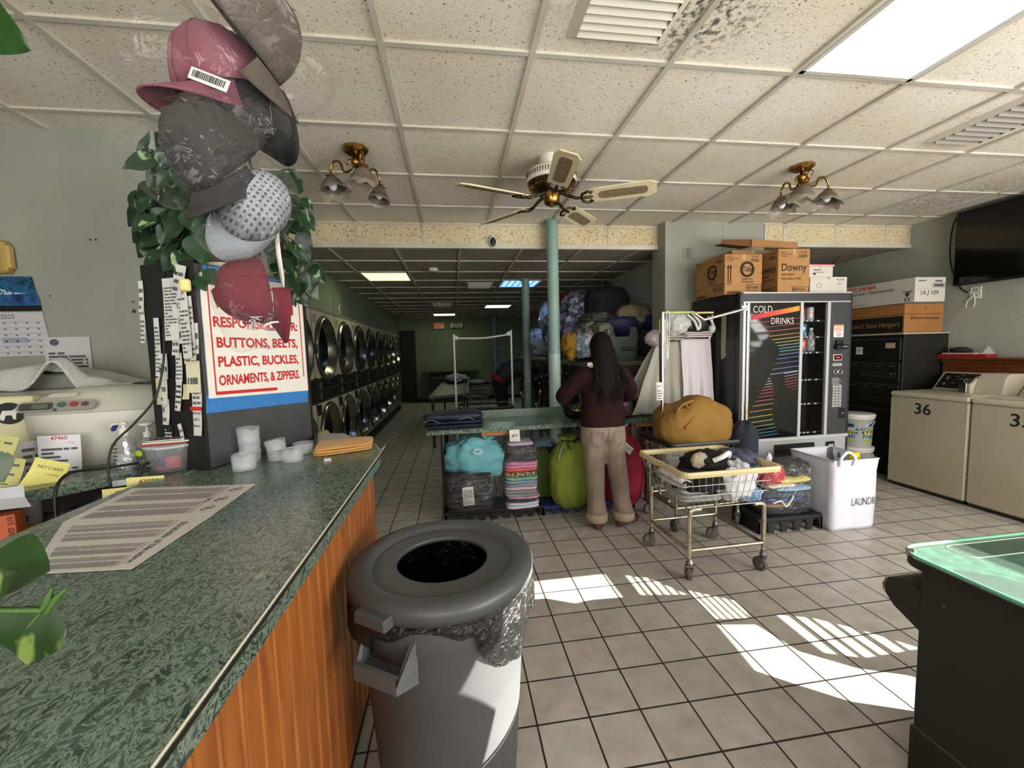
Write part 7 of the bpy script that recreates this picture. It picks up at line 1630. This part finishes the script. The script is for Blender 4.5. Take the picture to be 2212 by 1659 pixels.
bucket('white bucket half hidden behind the vending machine, upper of its stack', 3.90, 3.94, .42, .135, .30, False); bucket('pale bucket on the floor half hidden behind the vending machine', 3.90, 3.94, 0, .14, .42, False)
b = MB(mat('perforated_grey', '6d6c68', .5, col2='1c1c1b', scale=70, detail=0, lo=.48, hi=.52)); b.span(-.015, .015, -.12, .12, 0, .50, .004); tag(b.build('perforated_panel', loc=(3.74, 3.60, 0)), 'grey perforated panel between the vending machine and the buckets', 'panel')

# ================================================================== RACK WITH SHEETS
rk_ = thing('garment_rack', 'chrome garment rack against the vending machine draped with sheets', 'rack', (0, 0, 0)); RY = 3.50
for x in (1.86, 2.345): MB(CHROME).cyl((x, RY, 0), (x, RY, 1.53 if x > 2 else 1.43), .013, seg=12).build('upright', rk_)
MB(CHROME).cyl((1.86, RY, 1.42), (2.345, RY, 1.42), .012, seg=12).build('rail', rk_)
b = MB(CHROME); b.cyl((1.86, RY - .17, .02), (1.86, RY + .17, .02), .014, seg=10); b.cyl((2.345, RY - .17, .02), (2.345, RY + .17, .02), .014, seg=10); b.cyl((1.86, RY, .25), (2.345, RY, .25), .010, seg=10); b.build('base', rk_)
def drape(name, label, x0, x1, ztop, zb, m, seed, flare=0.0, diag=0.0, yo=0):
    b = MB(m)
    def P(u, v):
        x = x0 + (x1 - x0) * u; s = v * 2 - 1; L_ = ztop - (zb + diag * (1 - u))
        fold = .018 * math.sin(u * 17 + seed) + .010 * math.sin(u * 37 + seed * 2)
        a = abs(s); y = (.02 + .075 * a + fold * a) * (1 if s > 0 else -1); z = ztop - L_ * max(0, a - .04) / .96 * (1 if s < 0 else .8)
        if a < .04: z = ztop; y = .5 * s
        x += flare * (u - .6) * a * (1 - u) * 1.5 + .012 * noise.noise(V((u * 4, v * 5, seed))) 
        return V((x, RY + yo + y + .01 * noise.noise(V((u * 5, v * 7, seed + 3))), z + .006 * noise.noise(V((u * 6, 1, seed)))))
    b.surf(P, 46, 50); return tag(b.build(name, mods=[('SOLIDIFY', dict(thickness=.003))]), label, 'sheet', 'sheets draped on the rack')
drape('draped_sheet', 'grey-beige sheet hanging on the left half of the rack, down to the table', 1.83, 2.05, 1.445, .80, mat('sheet_grey', '9b988c', .9, bump=.2, bscale=10), 3, .32)
drape('draped_sheet', 'pale lilac-white sheet hanging on the right half of the rack', 2.03, 2.325, 1.462, .80, mat('sheet_white', 'c2bcc0', .9, bump=.2, bscale=10), 8, .0, -.06, -.02)
q = [V((2.03, 3.40, 1.472)), V((2.32, 3.40, 1.472)), V((2.32, 3.56, 1.472)), V((2.03, 3.56, 1.472))]
folded('folded_sheet', 'pale pink folded sheet on top of the white draped sheet', 'sheet', q, 3, .055, mat('sheet_pink', 'c4b4b4', .9), 140)
q = [V((1.84, 3.40, 1.452)), V((2.05, 3.40, 1.452)), V((2.05, 3.56, 1.452)), V((1.84, 3.56, 1.452))]
folded('folded_sheet', 'grey-beige folded sheet on top of the left draped sheet', 'sheet', q, 2, .045, mat('sheet_grey', '9b988c', .9), 143)
t = thing('carrier_bag', 'white carrier bag with a black bundle inside on top of the draped sheets', 'bag', (2.10, 3.47, 1.515))
MB(mat('bundle_black', '141415', .5, bump=.3, bscale=20)).blob((.06, 0, .085), (.15, .085, .082), 7, .06, 2.5, .75, 32, 20).build('black_bundle', t)
b = MB(film('carrier_film', 'd9dcd8', .12, .25, 14, .55)); b.blob((-.12, -.015, .085), (.13, .10, .10), 11, .12, 2.6, .85, 36, 22)
b.build('bag_skin', t)
b = MB(mat('carrier_white', 'bfc3be', .5))
for pts in ([(-.06, -.10, .16), (.0, -.115, .10), (.04, -.11, .02)], [(-.02, -.11, .17), (.05, -.115, .09), (.05, -.11, .03)], [(.15, -.085, .14), (.19, -.09, .08), (.205, -.06, .03)], [(.20, -.07, .15), (.185, -.085, .10), (.21, -.07, .05)]): b.tube(smooth_path(pts, 6), [.012] * 13, 8)
b.blob((.205, -.06, .035), (.03, .03, .045), 3, .1, 4, nu=16, nv=12); b.build('handles', t)
tag(MB(film('pinkish_film', 'b9a4a8', .14, .2, 16, .35)).blob((0, 0, 0), (.105, .08, .075), 6, .08, 2.6, nu=36, nv=22).build('clear_bundle', loc=(1.80, 3.46, 1.475)), 'clear plastic bundle bulging left of the draped sheets', 'bag')
b = MB(mat('notice_tan', '9f947c', .7)); b.prism([(-.09, -.26), (.06, -.255), (.10, -.22), (.085, -.2), (.09, .14), (-.09, .15)], 0, .002, plane((2.388, 3.42, 1.53), (0, -1, 0), (0, 0, 1))); b.use(INKB)
for k in range(4): b.prism([(-.06, .08 - k * .08), (.03, .082 - k * .08), (.03, .09 - k * .08), (-.06, .088 - k * .08)], .002, .003, plane((2.388, 3.42, 1.53), (0, -1, 0), (0, 0, 1)))
tag(b.build('torn_notice'), 'torn tan paper stuck on the left side of the vending machine', 'notice')

# ================================================================== DRYERS ALONG THE LEFT WALL
DRY = mat('dryer_cream', 'a8a08a', .45, col2='9f9780', scale=3); DRB = mat('dryer_black_panel', '101010', .35); RING = mat('door_ring_steel', '9a968c', .22, metal=1); GASK = mat('door_gasket', '1d1c1a', .5); DGLS = mat('dryer_glass', '0b0c0c', .06, spec=.7)
def dryer_door(parent, z):
    t = thing('dryer_door', None, None, (0, 0, z)); t.parent = parent; R = Matrix.Rotation(PI / 2, 3, 'Y')
    MB(GASK).lathe([(.352, .001), (.352, .012), (.338, .016), (.335, .001)], seg=44, R=R).build('gasket', t)
    MB(RING).lathe([(.338, .012), (.330, .032), (.312, .036), (.302, .030), (.262, -.045), (.255, -.052)], seg=44, R=R).build('steel_ring', t)
    MB(DGLS).lathe([(.258, -.05), (.18, -.052), (0, -.056)], seg=36, R=R).build('glass', t)
    b = MB(GASK); b.span(-.006, .03, -.375, -.335, -.05, .05, .006); b.build('latch', t)
def dryer_stack(yc):
    t = thing('stacked_dryer', None, 'dryer', (-1.37, yc, 0), 0, None); w = .395
    b = MB(DRY)
    F = lambda y, z, x=0: (x, y, z)
    # front plates around the two round openings
    for z0, z1, zc in ((.17, .92, .55), (1.17, 1.865, 1.475)):
        seg = 40; out = []; r = .34
        for k in range(seg):
            a = 2 * PI * k / seg; c, s_ = math.cos(a), math.sin(a)
            tt = min((w / abs(c)) if abs(c) > 1e-6 else 9, ((z1 - zc) / s_) if s_ > 1e-6 else 9, ((z0 - zc) / s_) if s_ < -1e-6 else 9)
            out.append((tt * c, zc + tt * s_))
        inn = [(r * math.cos(2 * PI * k / seg), zc + r * math.sin(2 * PI * k / seg)) for k in range(seg)]
        b.add([F(*p) for p in inn] + [F(*p) for p in out], [(k, seg + k, seg + (k + 1) % seg, (k + 1) % seg) for k in range(seg)])
        for sy in (-1, 1): pass
        b.add([F(-w, z0), F(w, z0), F(w, z1), F(-w, z1), F(-w, z0, -.13), F(w, z0, -.13), F(w, z1, -.13), F(-w, z1, -.13)], [(0, 4, 5, 1), (2, 6, 7, 3), (0, 3, 7, 4), (1, 5, 6, 2)])
    b.use(GASK)
    for y in (-w, w): b.span(-.002, .0015, y - .0025, y + .0025, .17, 1.865)
    b.build('cabinet', t)
    b = MB(DRB); b.span(-.12, .006, -w + .002, w - .002, .925, 1.165, .003); pn = b.build('control_panel', t)
    b = MB(mat('panel_line_grey', '55544f', .5))
    for z in (.94, 1.045, 1.15): b.span(.0055, .0075, -w + .01, w - .01, z, z + .003)
    for k in range(3): b.span(.0055, .0078, -.30 + k * .035, -.285 + k * .035, 1.06, 1.13); b.span(.0055, .0078, -.30 + k * .035, -.285 + k * .035, .955, 1.025)
    b.use(mat('panel_red', '8c2a22', .5)); b.span(.0055, .0078, .0, .06, 1.10, 1.108); b.span(.0055, .0078, .0, .06, 1.0, 1.008); b.build('panel_markings', pn)
    for k, (y, z) in enumerate(((-.34, 1.09), (-.34, .99))):
        b = MB(DRB); b.span(.004, .022, y - .02, y + .02, z - .04, z + .04, .004); b.use(STEEL); b.span(.021, .024, y - .003, y + .003, z - .015, z + .02); b.build('coin_slot', pn)
    b = MB(DRB); b.span(.0, .012, -w + .01, -w + .06, .80, .905, .003); b.span(.0, .012, -w + .075, -w + .115, .80, .905, .003); b.build('lower_switch', pn)
    MB(mat('dryer_kick', '161412', .6)).span(-.12, -.02, -w, w, 0, .17).build('kick_plate', t)
    dryer_door(t, 1.475); dryer_door(t, .55)
    return t
ds = dryer_stack(3.865)
names = [('13', '14'), ('15', '16'), ('17', '18'), ('19', '20'), ('21', '22'), ('23', '24'), ('25', '26'), ('27', '28'), ('29', '30')]
order = ['nearest, mostly hidden by the dark cabinet', 'numbered 15 and 16', 'third in the row from the counter', 'fourth in the row from the counter', 'fifth in the row from the counter', 'sixth in the row from the counter', 'seventh in the row from the counter', 'next to the last, near the dark rear door', 'last of the row, beside the dark rear door']
for k in range(9):
    t = ds if k == 0 else dup(ds); t.location = (-1.37, 3.865 + .795 * k, 0); t['label'] = 'cream stacked pair of round-door dryers, ' + order[k]; t['group'] = 'stacked dryers along the left wall'
for k in range(9):
    root = [o for o in bpy.data.objects if o.name.startswith('stacked_dryer') and abs(o.location.y - (3.865 + .795 * k)) < .01][0]
    b = MB(mat('number_black', '171716', .6)); b.text(names[k][0], .12, plane((.002, -.315, 1.77), (0, 1, 0), (0, 0, 1)), .012); b.text(names[k][1], .11, plane((.002, -.325, .845), (0, 1, 0), (0, 0, 1)), .012); b.build('machine_number', root)
struct(MB(mat('bulkhead_trim', '6e6a58', .6)).span(-1.53, -1.36, 3.4, 11.0, 1.866, 1.885).build('trim_3'))
b = MB(mat('bulkhead_notice', '6f7663', .8)); F = plane((-1.518, 5.8, 2.05), (0, 1, 0), (0, 0, 1)); b.prism([(-.18, -.14), (.18, -.14), (.18, .16), (-.18, .16)], 0, .004, F); b.use(mat('notice_mark_white', 'b9bdb8', .6)); b.tube([F(-.02, -.03, .006), F(.05, .0, .006), F(.10, .04, .006)], .008, 5); b.tube([F(.05, .0, .006), F(.06, -.09, .006)], .006, 5)
tag(b.build('wall_notice'), 'grey faded notice with a white mark on the wall above the dryers', 'notice')

# ================================================================== REAR: TABLES, CARTS, WASHERS
P = [AZ(926, 857, .77), AZ(1008, 849, .77), AZ(1012, 822, .77), AZ(954, 827, .77)]
t = thing('rear_folding_table', 'green laminate folding table farther back on the left of the rear aisle', 'table', (0, 0, 0))
MB(mat('rear_table_green', '57645a', .35, col2='4a574d', scale=9)).prism([(p.x, p.y) for p in P], .735, .77).build('tabletop', t)
a = (P[1] + P[2]) / 2; b = MB(mat('rear_table_rail', '6c796c', .4)); b.prism([(P[1].x, P[1].y), (P[2].x, P[2].y), (P[2].x + .03, P[2].y), (P[1].x + .03, P[1].y)], .77, .86); b.build('back_rail', t)
for p in P: MB(mat('leg_dark_metal', '3b3d3c', .4)).cyl((p.x + (.05 if p is P[0] or p is P[3] else -.05), p.y + (.06 if p in (P[0], P[1]) else -.06), 0), (p.x + (.05 if p is P[0] or p is P[3] else -.05), p.y + (.06 if p in (P[0], P[1]) else -.06), .735), .02, seg=10).build('leg', t)
q = [AZ(962, 829, .772), AZ(1008, 827, .772), AZ(1006, 821, .772), AZ(966, 822, .772)]
tag(MB(mat('linen_grey_white', '9fa3a8', .9, bump=.3, bscale=12)).blob((0, 0, .09), (.21, .55, .085), 3, .22, 2.4, nu=36, nv=20).build('linen_heap', loc=((q[0] + q[2]) / 2)), 'grey-white linen heap on the rear green table', 'linen')
a, c = AY(913, 815, 11.6), AY(1034, 812, 11.6)
t = thing('rear_counter', 'long dark counter against the rear wall under the exit sign', 'counter', ((a.x + c.x) / 2, 11.7, 0)); w = (c.x - a.x) / 2
MB(mat('rear_counter_top', '4b5549', .5)).span(-w, w, -.28, .27, .86, .91, .004).build('worktop', t); MB(mat('rear_counter_body', '3b3a2f', .7, col2='34332a', scale=3)).span(-w + .25, w - .5, -.15, .25, 0, .86).build('body', t); MB(mat('rear_counter_rail', '514a3d', .6)).span(-w + .2, w - .4, -.20, -.16, .66, .74).build('front_rail', t)
# rear cart with hanging rack
RYc = 5.25
xl, xr = AY(983, 800, RYc).x, AY(1106, 800, RYc).x
ct_ = cart('laundry_cart', 'black-rimmed laundry cart with a tall white hanging rack behind the long table', ((xl + xr) / 2, RYc, 0), 0, RIMB, w=.345, d=.26, zt=.70)
zl, zr = AY(983, 722, RYc).z, AY(1106, 713, RYc).z; RKW = mat('rack_white', 'cfd0cc', .35)
for x, z in ((xl, zl), (xr, zr)):
    m = MB(RKW); m.T = Matrix.Translation(-ct_.location); m.tube([(x, RYc, .25), (x, RYc, .95)], .014, 10); m.tube([(x, RYc, .90), (x, RYc, z)], .0125, 10); m.box((x + (.03 if x == xl else -.03), RYc, z - .045), (.05, .014, .05), .004, R=Matrix.Rotation(.6 if x == xl else -.6, 3, 'Y')); m.build('rack_pole', ct_)
m = MB(RKW); m.T = Matrix.Translation(-ct_.location); m.tube(smooth_path([(xl, RYc, zl - .05), ((xl + xr) / 2, RYc, (zl + zr) / 2 - .075), (xr, RYc, zr - .05)], 8), .012, 8); m.build('crossbar', ct_)
b = MB(CL('6d7080')); b.blob((0, 0, 0), (.26, .18, .06), 4, .15, 2.6, nu=28, nv=16); tag(b.build('crumpled_garment', loc=((xl + xr) / 2, RYc, .53)), 'blue-grey laundry inside the rear cart with the white rack', 'clothes')
c2 = cart('laundry_cart', 'dim wire laundry cart beside the person bending at the washers', (.42, 8.6, 0), .3, RIMB, w=.28, d=.25, zt=.74)
tag(MB(CL('8e9196')).blob((0, 0, 0), (.22, .18, .12), 9, .18, 2.6, nu=24, nv=16).build('crumpled_garment', loc=(.42, 8.6, .70)), 'white laundry heaped in the dim rear cart', 'clothes')
# front-load washers along the right wall
FLS = mat('washer_steel_dark', '55534e', .38, metal=.85, col2='4a4843', scale=4); FLB = mat('washer_black_panel', '151514', .4); FLT = mat('washer_steel_side', 'a09a90', .30, metal=.9, col2='938d83', scale=2, stretch=(.3, 3, 3)); FLE = mat('washer_top_trim', 'a8a193', .35, metal=.6)
def front_washer(yc, open_, h=1.25, x0=1.47):
    t = thing('front_load_washer', None, 'washing machine', (x0, yc, 0), 0, None); w = .375
    b = MB(FLT); b.span(.004, .74, -w, w, 0.02, h - .05, .004); b.build('cabinet', t)
    b = MB(FLE); b.span(-.02, .75, -w - .005, w + .005, h - .05, h, .004); b.build('top_trim', t)
    b = MB(FLB); b.span(-.006, .01, -w + .01, w - .01, h - .27, h - .06, .003); b.use(mat('washer_label_white', '9c9c98', .5)); b.span(-.009, -.005, -.30, -.27, h - .18, h - .15); b.use(mat('panel_red', '8c2a22', .5)); b.span(-.009, -.005, .1, .2, h - .20, h - .195); b.use(FLE); b.span(-.010, -.004, -w + .005, w - .005, h - .285, h - .275); b.span(-.010, -.004, -.02, -.012, h - .27, h - .06); b.build('control_panel', t)
    b = MB(FLS); b.span(-.004, .006, -w + .01, w - .01, .04, h - .29, .003); b.build('front_panel', t)
    R = Matrix.Rotation(-PI / 2, 3, 'Y')
    b = MB(GASK); b.lathe([(.25, .003), (.25, .02), (.20, .02), (.19, -.02), (.0, -.12)], (0, 0, .66), 36, R); b.build('drum_opening', t)
    d = thing('washer_door', None, None, (-.02, w - .09 if open_ < 0 else w - .09, .66)); d.parent = t
    d.rotation_euler = (0, 0, open_ if open_ > 0 else 0)
    cy = -(w - .09)
    b = MB(RING); b.lathe([(.285, .0), (.285, .03), (.255, .045), (.235, .03), (.225, .0), (.285, .0)], (0, cy, 0), 40, R); b.build('steel_ring', d)
    MB(DGLS).lathe([(.232, .02), (.15, -.03), (0, -.06)], (0, cy, 0), 32, R).build('glass', d)
    b = MB(mat('handle_chrome', '8f8f8c', .3, metal=.9)); b.span(-.06, -.03, cy - .30, cy - .25, -.04, .04, .008); b.build('handle', d)
    return t
ops = [0, 1.35, 1.25, 0, 1.4, 0]
lbs = ['with a plain steel side panel facing the long table', 'second from the long table, its round door open', 'third from the long table, its round door open', 'fourth from the long table, behind the dark teal column', 'into which the person in black is bending', 'last in the dim row']
for k in range(6):
    t = front_washer(4.72 + .79 * k, ops[k], 1.25 + (.02 if k > 1 else 0)); t['label'] = 'dark steel front-load washer ' + lbs[k]; t['group'] = 'front-load washers along the right wall'
# things on the far washers
p = AY(1126, 765, 8.2); t = thing('green_bottle', 'bright green bottle with a blue cap on a far washer', 'bottle', (1.62, 8.25, 1.271)); b = MB(mat('bottle_green', '2f9a3a', .4)); b.lathe([(0, 0), (.06, 0), (.065, .12), (.03, .20), (.03, .22), (0, .22)], seg=18); b.build('bottle', t); MB(mat('cap_blue2', '2f3c8a', .4)).lathe([(.032, .22), (.032, .28), (0, .28)], seg=14).build('cap', t)
t = thing('green_crate', 'dark green mesh plastic crate on a far washer behind the second column', 'crate', (1.75, 7.4, 1.271)); b = MB(mat('crate_green', '2c3b30', .6))
b.span(-.2, .2, -.15, .15, 0, .02)
for k in range(9):
    for s_ in (-1, 1): b.span(-.2 + k * .05 - .004, -.2 + k * .05 + .004, s_ * .15 - .004, s_ * .15 + .004, 0, .28)
for k in range(7):
    for s_ in (-1, 1): b.span(s_ * .2 - .004, s_ * .2 + .004, -.15 + k * .05 - .004, -.15 + k * .05 + .004, 0, .28)
for z in (.09, .18, .27):
    b.span(-.2, .2, -.154, -.146, z, z + .012); b.span(-.2, .2, .146, .154, z, z + .012); b.span(-.204, -.196, -.15, .15, z, z + .012); b.span(.196, .204, -.15, .15, z, z + .012)
b.build('basket', t)

# ================================================================== PILE OF LAUNDRY BAGS ON THE WASHERS
def px_bag(label, px, py, y, rx, rz, m, seed, ry=.22, film_=None, amp=.09, e=.8, knot=None, neck=None, freq=2.3, name='laundry_bag', tilt=0):
    p = AY(px, py, y); t = thing(name, label, 'laundry bag', p, tilt, 'pile of laundry bags on the washers')
    MB(m).blob((0, 0, 0), (rx, ry, rz), seed, amp, freq, e, 40, 26, 0, .03, 9).build('contents' if film_ else 'sack', t)
    if film_: MB(film_).blob((0, 0, .01), (rx * 1.07, ry * 1.07, rz * 1.08), seed + 1, amp * 1.3, freq * 1.4, e, 40, 26, 0, .05, 13).build('plastic_film', t)
    if knot: MB(film_ or m).blob(V(knot), (.05, .05, .06), seed + 2, .25, 4, nu=18, nv=12).build('knot', t)
    return t
def prt(n, a, c, sc=14, lo=.48, hi=.52): return mat(n, a, .85, col2=c, scale=sc, detail=2, lo=lo, hi=hi, bump=.4, bscale=16)
FB = film('pile_film', 'e8ecff', .12, .12, 16, .02)
px_bag('orange-red bag at the back of the pile', 1226, 672, 5.6, .20, .26, mat('bag_orange', '7c2410', .8), 201)
px_bag('clear bag of navy and white laundry at the upper left of the pile', 1248, 668, 5.1, .17, .21, prt('navy_white', '18234a', '8e99b8', 9), 202, film_=FB)
px_bag('large black bag with a knotted top crowning the pile', 1308, 660, 4.85, .265, .21, mat('bag_black_cloth', '0b0b0e', .9, bump=.3, bscale=14), 203, e=.62, amp=.05, knot=(.03, 0, .23))
px_bag('clear bag holding a beige quilted comforter, right of the black bag', 1360, 684, 4.75, .225, .145, mat('quilt_beige', '9b8a6c', .85, bump=.7, bscale=9, col2='8a795c', scale=9), 204, film_=FILM, knot=(.12, 0, .17))
px_bag('clear bag of blue-violet printed laundry behind the thick column', 1205, 715, 5.2, .19, .24, prt('violet_blue', '27305c', '7c84b4', 8), 205, film_=FB)
px_bag('clear bag of indigo-and-white laundry left of the black bag', 1240, 708, 5.0, .17, .18, prt('indigo_white', '2c3270', '8c90c4', 7), 206, film_=FB)
px_bag('clear bag of navy bedding in the middle right of the pile', 1336, 704, 4.62, .22, .115, mat('bedding_navy', '1b2150', .8, bump=.4, bscale=9), 207, film_=FILM)
px_bag('bag with a yellow-striped dark blanket across the middle of the pile', 1284, 690, 4.72, .19, .075, prt('dark_yellow_stripe', '1d2420', 'a8862a', 5, .58, .62), 208, film_=FILM)
px_bag('clear bag of camouflage and black clothes just above the standing person', 1282, 718, 4.60, .19, .12, prt('camo', '34382a', '8a8a78', 10), 209, film_=FILM)
px_bag('small mustard cloth bag with a tied knot at the front of the pile', 1229, 743, 4.55, .085, .13, mat('cloth_mustard2', '9a7428', .85, bump=.4, bscale=16), 210, ry=.12, knot=(-.01, -.10, -.12), name='mustard_bag')
px_bag('clear bag of pale blue clothes above the mustard bag', 1255, 745, 4.62, .13, .16, prt('pale_blue_white', '6f87a0', 'b9bec4', 8), 211, film_=FB)
t = px_bag('purple-blue padded bundle at the right end of the pile', 1398, 697, 4.62, .08, .085, mat('padded_indigo', '23235e', .7, bump=.5, bscale=14), 212)
px_bag('dark grey bag behind the grey carrier bag at the right end', 1392, 735, 4.75, .12, .19, mat('bag_dark_grey', '3f4340', .5, bump=.5, bscale=14), 213)
px_bag('clear bag of white and red laundry left of the thick column', 1168, 742, 6.4, .24, .20, prt('white_red', '9498a2', '5a2430', 6, .55, .6), 214, film_=FB)
px_bag('upright clear bag of white laundry standing left of the thick column', 1182, 693, 6.6, .11, .27, prt('white_grey', 'a9adb5', '74787f', 6), 215, film_=FB)
px_bag('clear bag of dark purple laundry between the thick column and the mustard bag', 1208, 752, 4.9, .14, .13, prt('plum_blue', '221f3a', '5f5a86', 8), 216, film_=FB)
px_bag('black bag filling the gap in the middle of the pile', 1268, 735, 4.95, .30, .24, mat('bag_black_cloth', '0b0b0e', .9, bump=.3, bscale=14), 217)
# grey carrier bag with the shop name
p = AY(1344, 742, 4.42); t = thing('grey_carrier_bag', 'grey plastic carrier bag with a black DOLLAR GENERAL label at the front of the pile', 'shopping bag', V((p.x, 4.47, 1.252)))
GC = mat('carrier_grey', '66716e', .45, bump=.35, bscale=11, col2='5d6865', scale=4)
b = MB(GC)
def cbg(u, v):
    th = 2 * PI * u; g = lambda q, e: math.copysign(abs(q) ** e, q); k = .90 + .10 * min(1, v * 5) - .10 * max(0, v - .75)
    return V((.185 * k * g(math.cos(th), .45) + .008 * noise.noise(V((u * 9, v * 6, 1))), .10 * k * g(math.sin(th), .5) + .012 * noise.noise(V((u * 8, v * 5, 7))), .27 * v + (.035 * abs(math.cos(th)) ** 2 * max(0, v - .8) / .2)))
b.surf(cbg, 48, 18); b.build('bag', t)
b = MB(GC)
for sg in (-1, 1): b.prism([(sg * .185, .22), (sg * .06, .22), (sg * .09, .30), (sg * .115, .395), (sg * .165, .375), (sg * .19, .30)][::sg], -.006, .006, lambda x, y, z: (x, -.05 + z + .05 * (y - .22), y))
b.build('carrier_handle', t)
b = MB(INKB); F = lambda x, y, z=0: (x, -.1095 - z, y); b.prism([(-.03, .115), (.165, .115), (.165, .152), (-.03, .152)], 0, .002, F); b.use(mat('label_grey_text', '8b918e', .6)); b.text('DOLLAR GENERAL', .024, lambda x, y, z=0: F(.0675 + x, .1335 + y, .003), .008, sx=.93); b.build('shop_label', t)
MB(mat('bag_black_cloth', '0b0b0e', .9)).blob((0, 0, .2), (.15, .07, .11), 5, .1, nu=24, nv=14).build('contents', t)
# bags on the long table by the person
t = thing('black_laundry_bag', 'black plastic bag on the table left of the standing person', 'laundry bag', AY(1252, 882, 3.52) + V((.0, 0, -.0))); t.location.z = .772
MB(mat('bin_liner_black', '121212', .2, bump=.8, bscale=16, warp=1.5)).blob((0, 0, .125), (.15, .13, .125), 21, .08, 2.6, .8, 40, 24, 0, .03, 11).build('sack', t); MB(mat('lime_stripe', 'a9b82c', .5)).box((-.03, -.128, .10), (.10, .012, .02), .004).build('yellow_strip', t)
o = thing('bag_of_sorted_clothes', 'clear bag of black and white clothes on the table right of the standing person', 'laundry bag', V((1.43, 3.50, .772)))
MB(FILM).blob((0, 0, .125), (.145, .12, .125), 25, .09, 2.8, .8, 40, 26, 0, .04, 11).build('plastic_film', o)
for (dx, dz, r, c, lb) in ((-.03, .14, (.09, .08, .05), 'c9c9cf', 'white garment in the clear bag on the table'), (.02, .055, (.11, .10, .05), '17171a', 'black garment in the clear bag on the table'), (.06, .115, (.05, .07, .035), '7a3f6c', 'purple garment in the clear bag on the table'), (.085, .03, (.045, .08, .025), '8e2230', 'red garment in the corner of the clear bag on the table')):
    tag(MB(CL(c)).blob((0, 0, 0), r, int(dz * 999), .15, 3, nu=28, nv=18).build('crumpled_garment', loc=(1.43 + dx, 3.50, .775 + dz)), lb, 'clothes', 'clothes in the clear bag on the table')
tag(MB(CL('141416')).blob((0, 0, .07), (.10, .10, .075), 33, .15, nu=24, nv=16).build('black_bundle', loc=(1.62, 3.72, .772)), 'black bundle on the table beside the hanging grey sheet', 'clothes')

# ================================================================== COCKTAIL ARCADE TABLE
AB = mat('arcade_black', '1c1d1b', .55, col2='191a18', scale=6)
at = thing('arcade_table', 'black cocktail arcade table with a green-tinted glass top at the lower right', 'arcade table', (1.385, .25, 0))
b = MB(AB); b.span(.006, .80, .03, .765, .19, .70, .004); b.build('cabinet', at)
b = MB(mat('arcade_base', '161715', .6)); b.span(.0, .79, .02, .77, .0, .186, .004); b.build('base', at)
b = MB(mat('arcade_seam', '4c4237', .7)); b.span(.003, .01, .03, .765, .186, .190); b.build('seam_strip', at)
TO = rounded(-.008, .86, -.10, .832, .075, 8)
b = MB(BLACKP); b.prism(TO, .700, .728); b.build('tabletop', at)
am = mat('arcade_underlay', '12302a', .6, spec=.1, col2='2a5546', scale=30, detail=5); b = MB(am); b.prism(rounded(.0, .852, -.092, .824, .07, 8), .728, .7295)
b.use(mat('arcade_underlay_dark', '0c1416', .6, spec=.1, col2='16262a', scale=50)); b.prism([(.03, .70), (.10, .655), (.20, .50), (.28, .20), (.14, .20), (.05, .52), (.015, .62)], .7295, .7302)
b.use(mat('arcade_screen', '262c22', .5, spec=.1, col2='1e241b', scale=5)); b.prism(rounded(.16, .75, .745, .815, .03), .7295, .7303); b.use(mat('arcade_screen_dark', '101412', .2)); b.prism([(.34, .75), (.74, .75), (.74, .81), (.38, .81)], .7303, .7308)
b.use(GB)
for k in range(5): b.prism([(.30, .50 - k * .03), (.50 - .03 * (k % 2), .50 - k * .03), (.50 - .03 * (k % 2), .508 - k * .03), (.30, .508 - k * .03)], .7303, .7308)
b.use(mat('arcade_line', 'b4c9a8', .4)); b.tube([(x, y, .7306) for x, y in rounded(.28, .80, .02, .36, .03)], .0016, 5, closed=True); b.tube([(x, y, .7306) for x, y in rounded(.155, .76, .74, .82, .03)], .0016, 5, closed=True); b.build('printed_underlay', at)
gt = mat('table_glass', 'c8f0dc', .03, trans=0, alpha=.06, spec=.6); b = MB(gt); b.prism(TO, .7312, .741); b.build('glass_top', at)
b = MB(mat('glass_edge_green', '5fa888', .25)); b.tube([(x, y, .7365) for x, y in TO], .0052, 6, closed=True); b.build('glass_edge', at)
b = MB(STEEL); b.box((.012, .80, .735), (.03, .022, .016), .003, rz=.7); b.build('glass_clip', at)
b = MB(AB); b.prism([(.765, .628), (.83, .634), (.862, .62), (.874, .59), (.870, .565), (.842, .535), (.765, .498)], .012, .50, lambda x, y, z: (z, x, y)); cpn = b.build('control_box', at)
MB(mat('brass_rim', '8c7444', .4, metal=.7)).tube([(.012, .866, .612), (.012, .875, .59), (.012, .871, .57)], .004, 6).build('edge_wear', cpn)
b = MB(AB); b.prism([(.20, .10), (.20, .42), (-.06, .40), (-.09, .34), (-.09, .16)], .20, .52, lambda x, y, z: (.30 + x, z - .30, y)); b.build('side_control_box', at)
b = MB(mat('bolt_dark', '6a6a64', .4, metal=.8))
for y, z in ((.70, .62), (.42, .60), (.20, .58)): b.lathe([(0, 0), (.004, .001)], (.005, y, z), 8, Matrix.Rotation(-PI / 2, 3, 'Y'))
b.build('bolt', at)
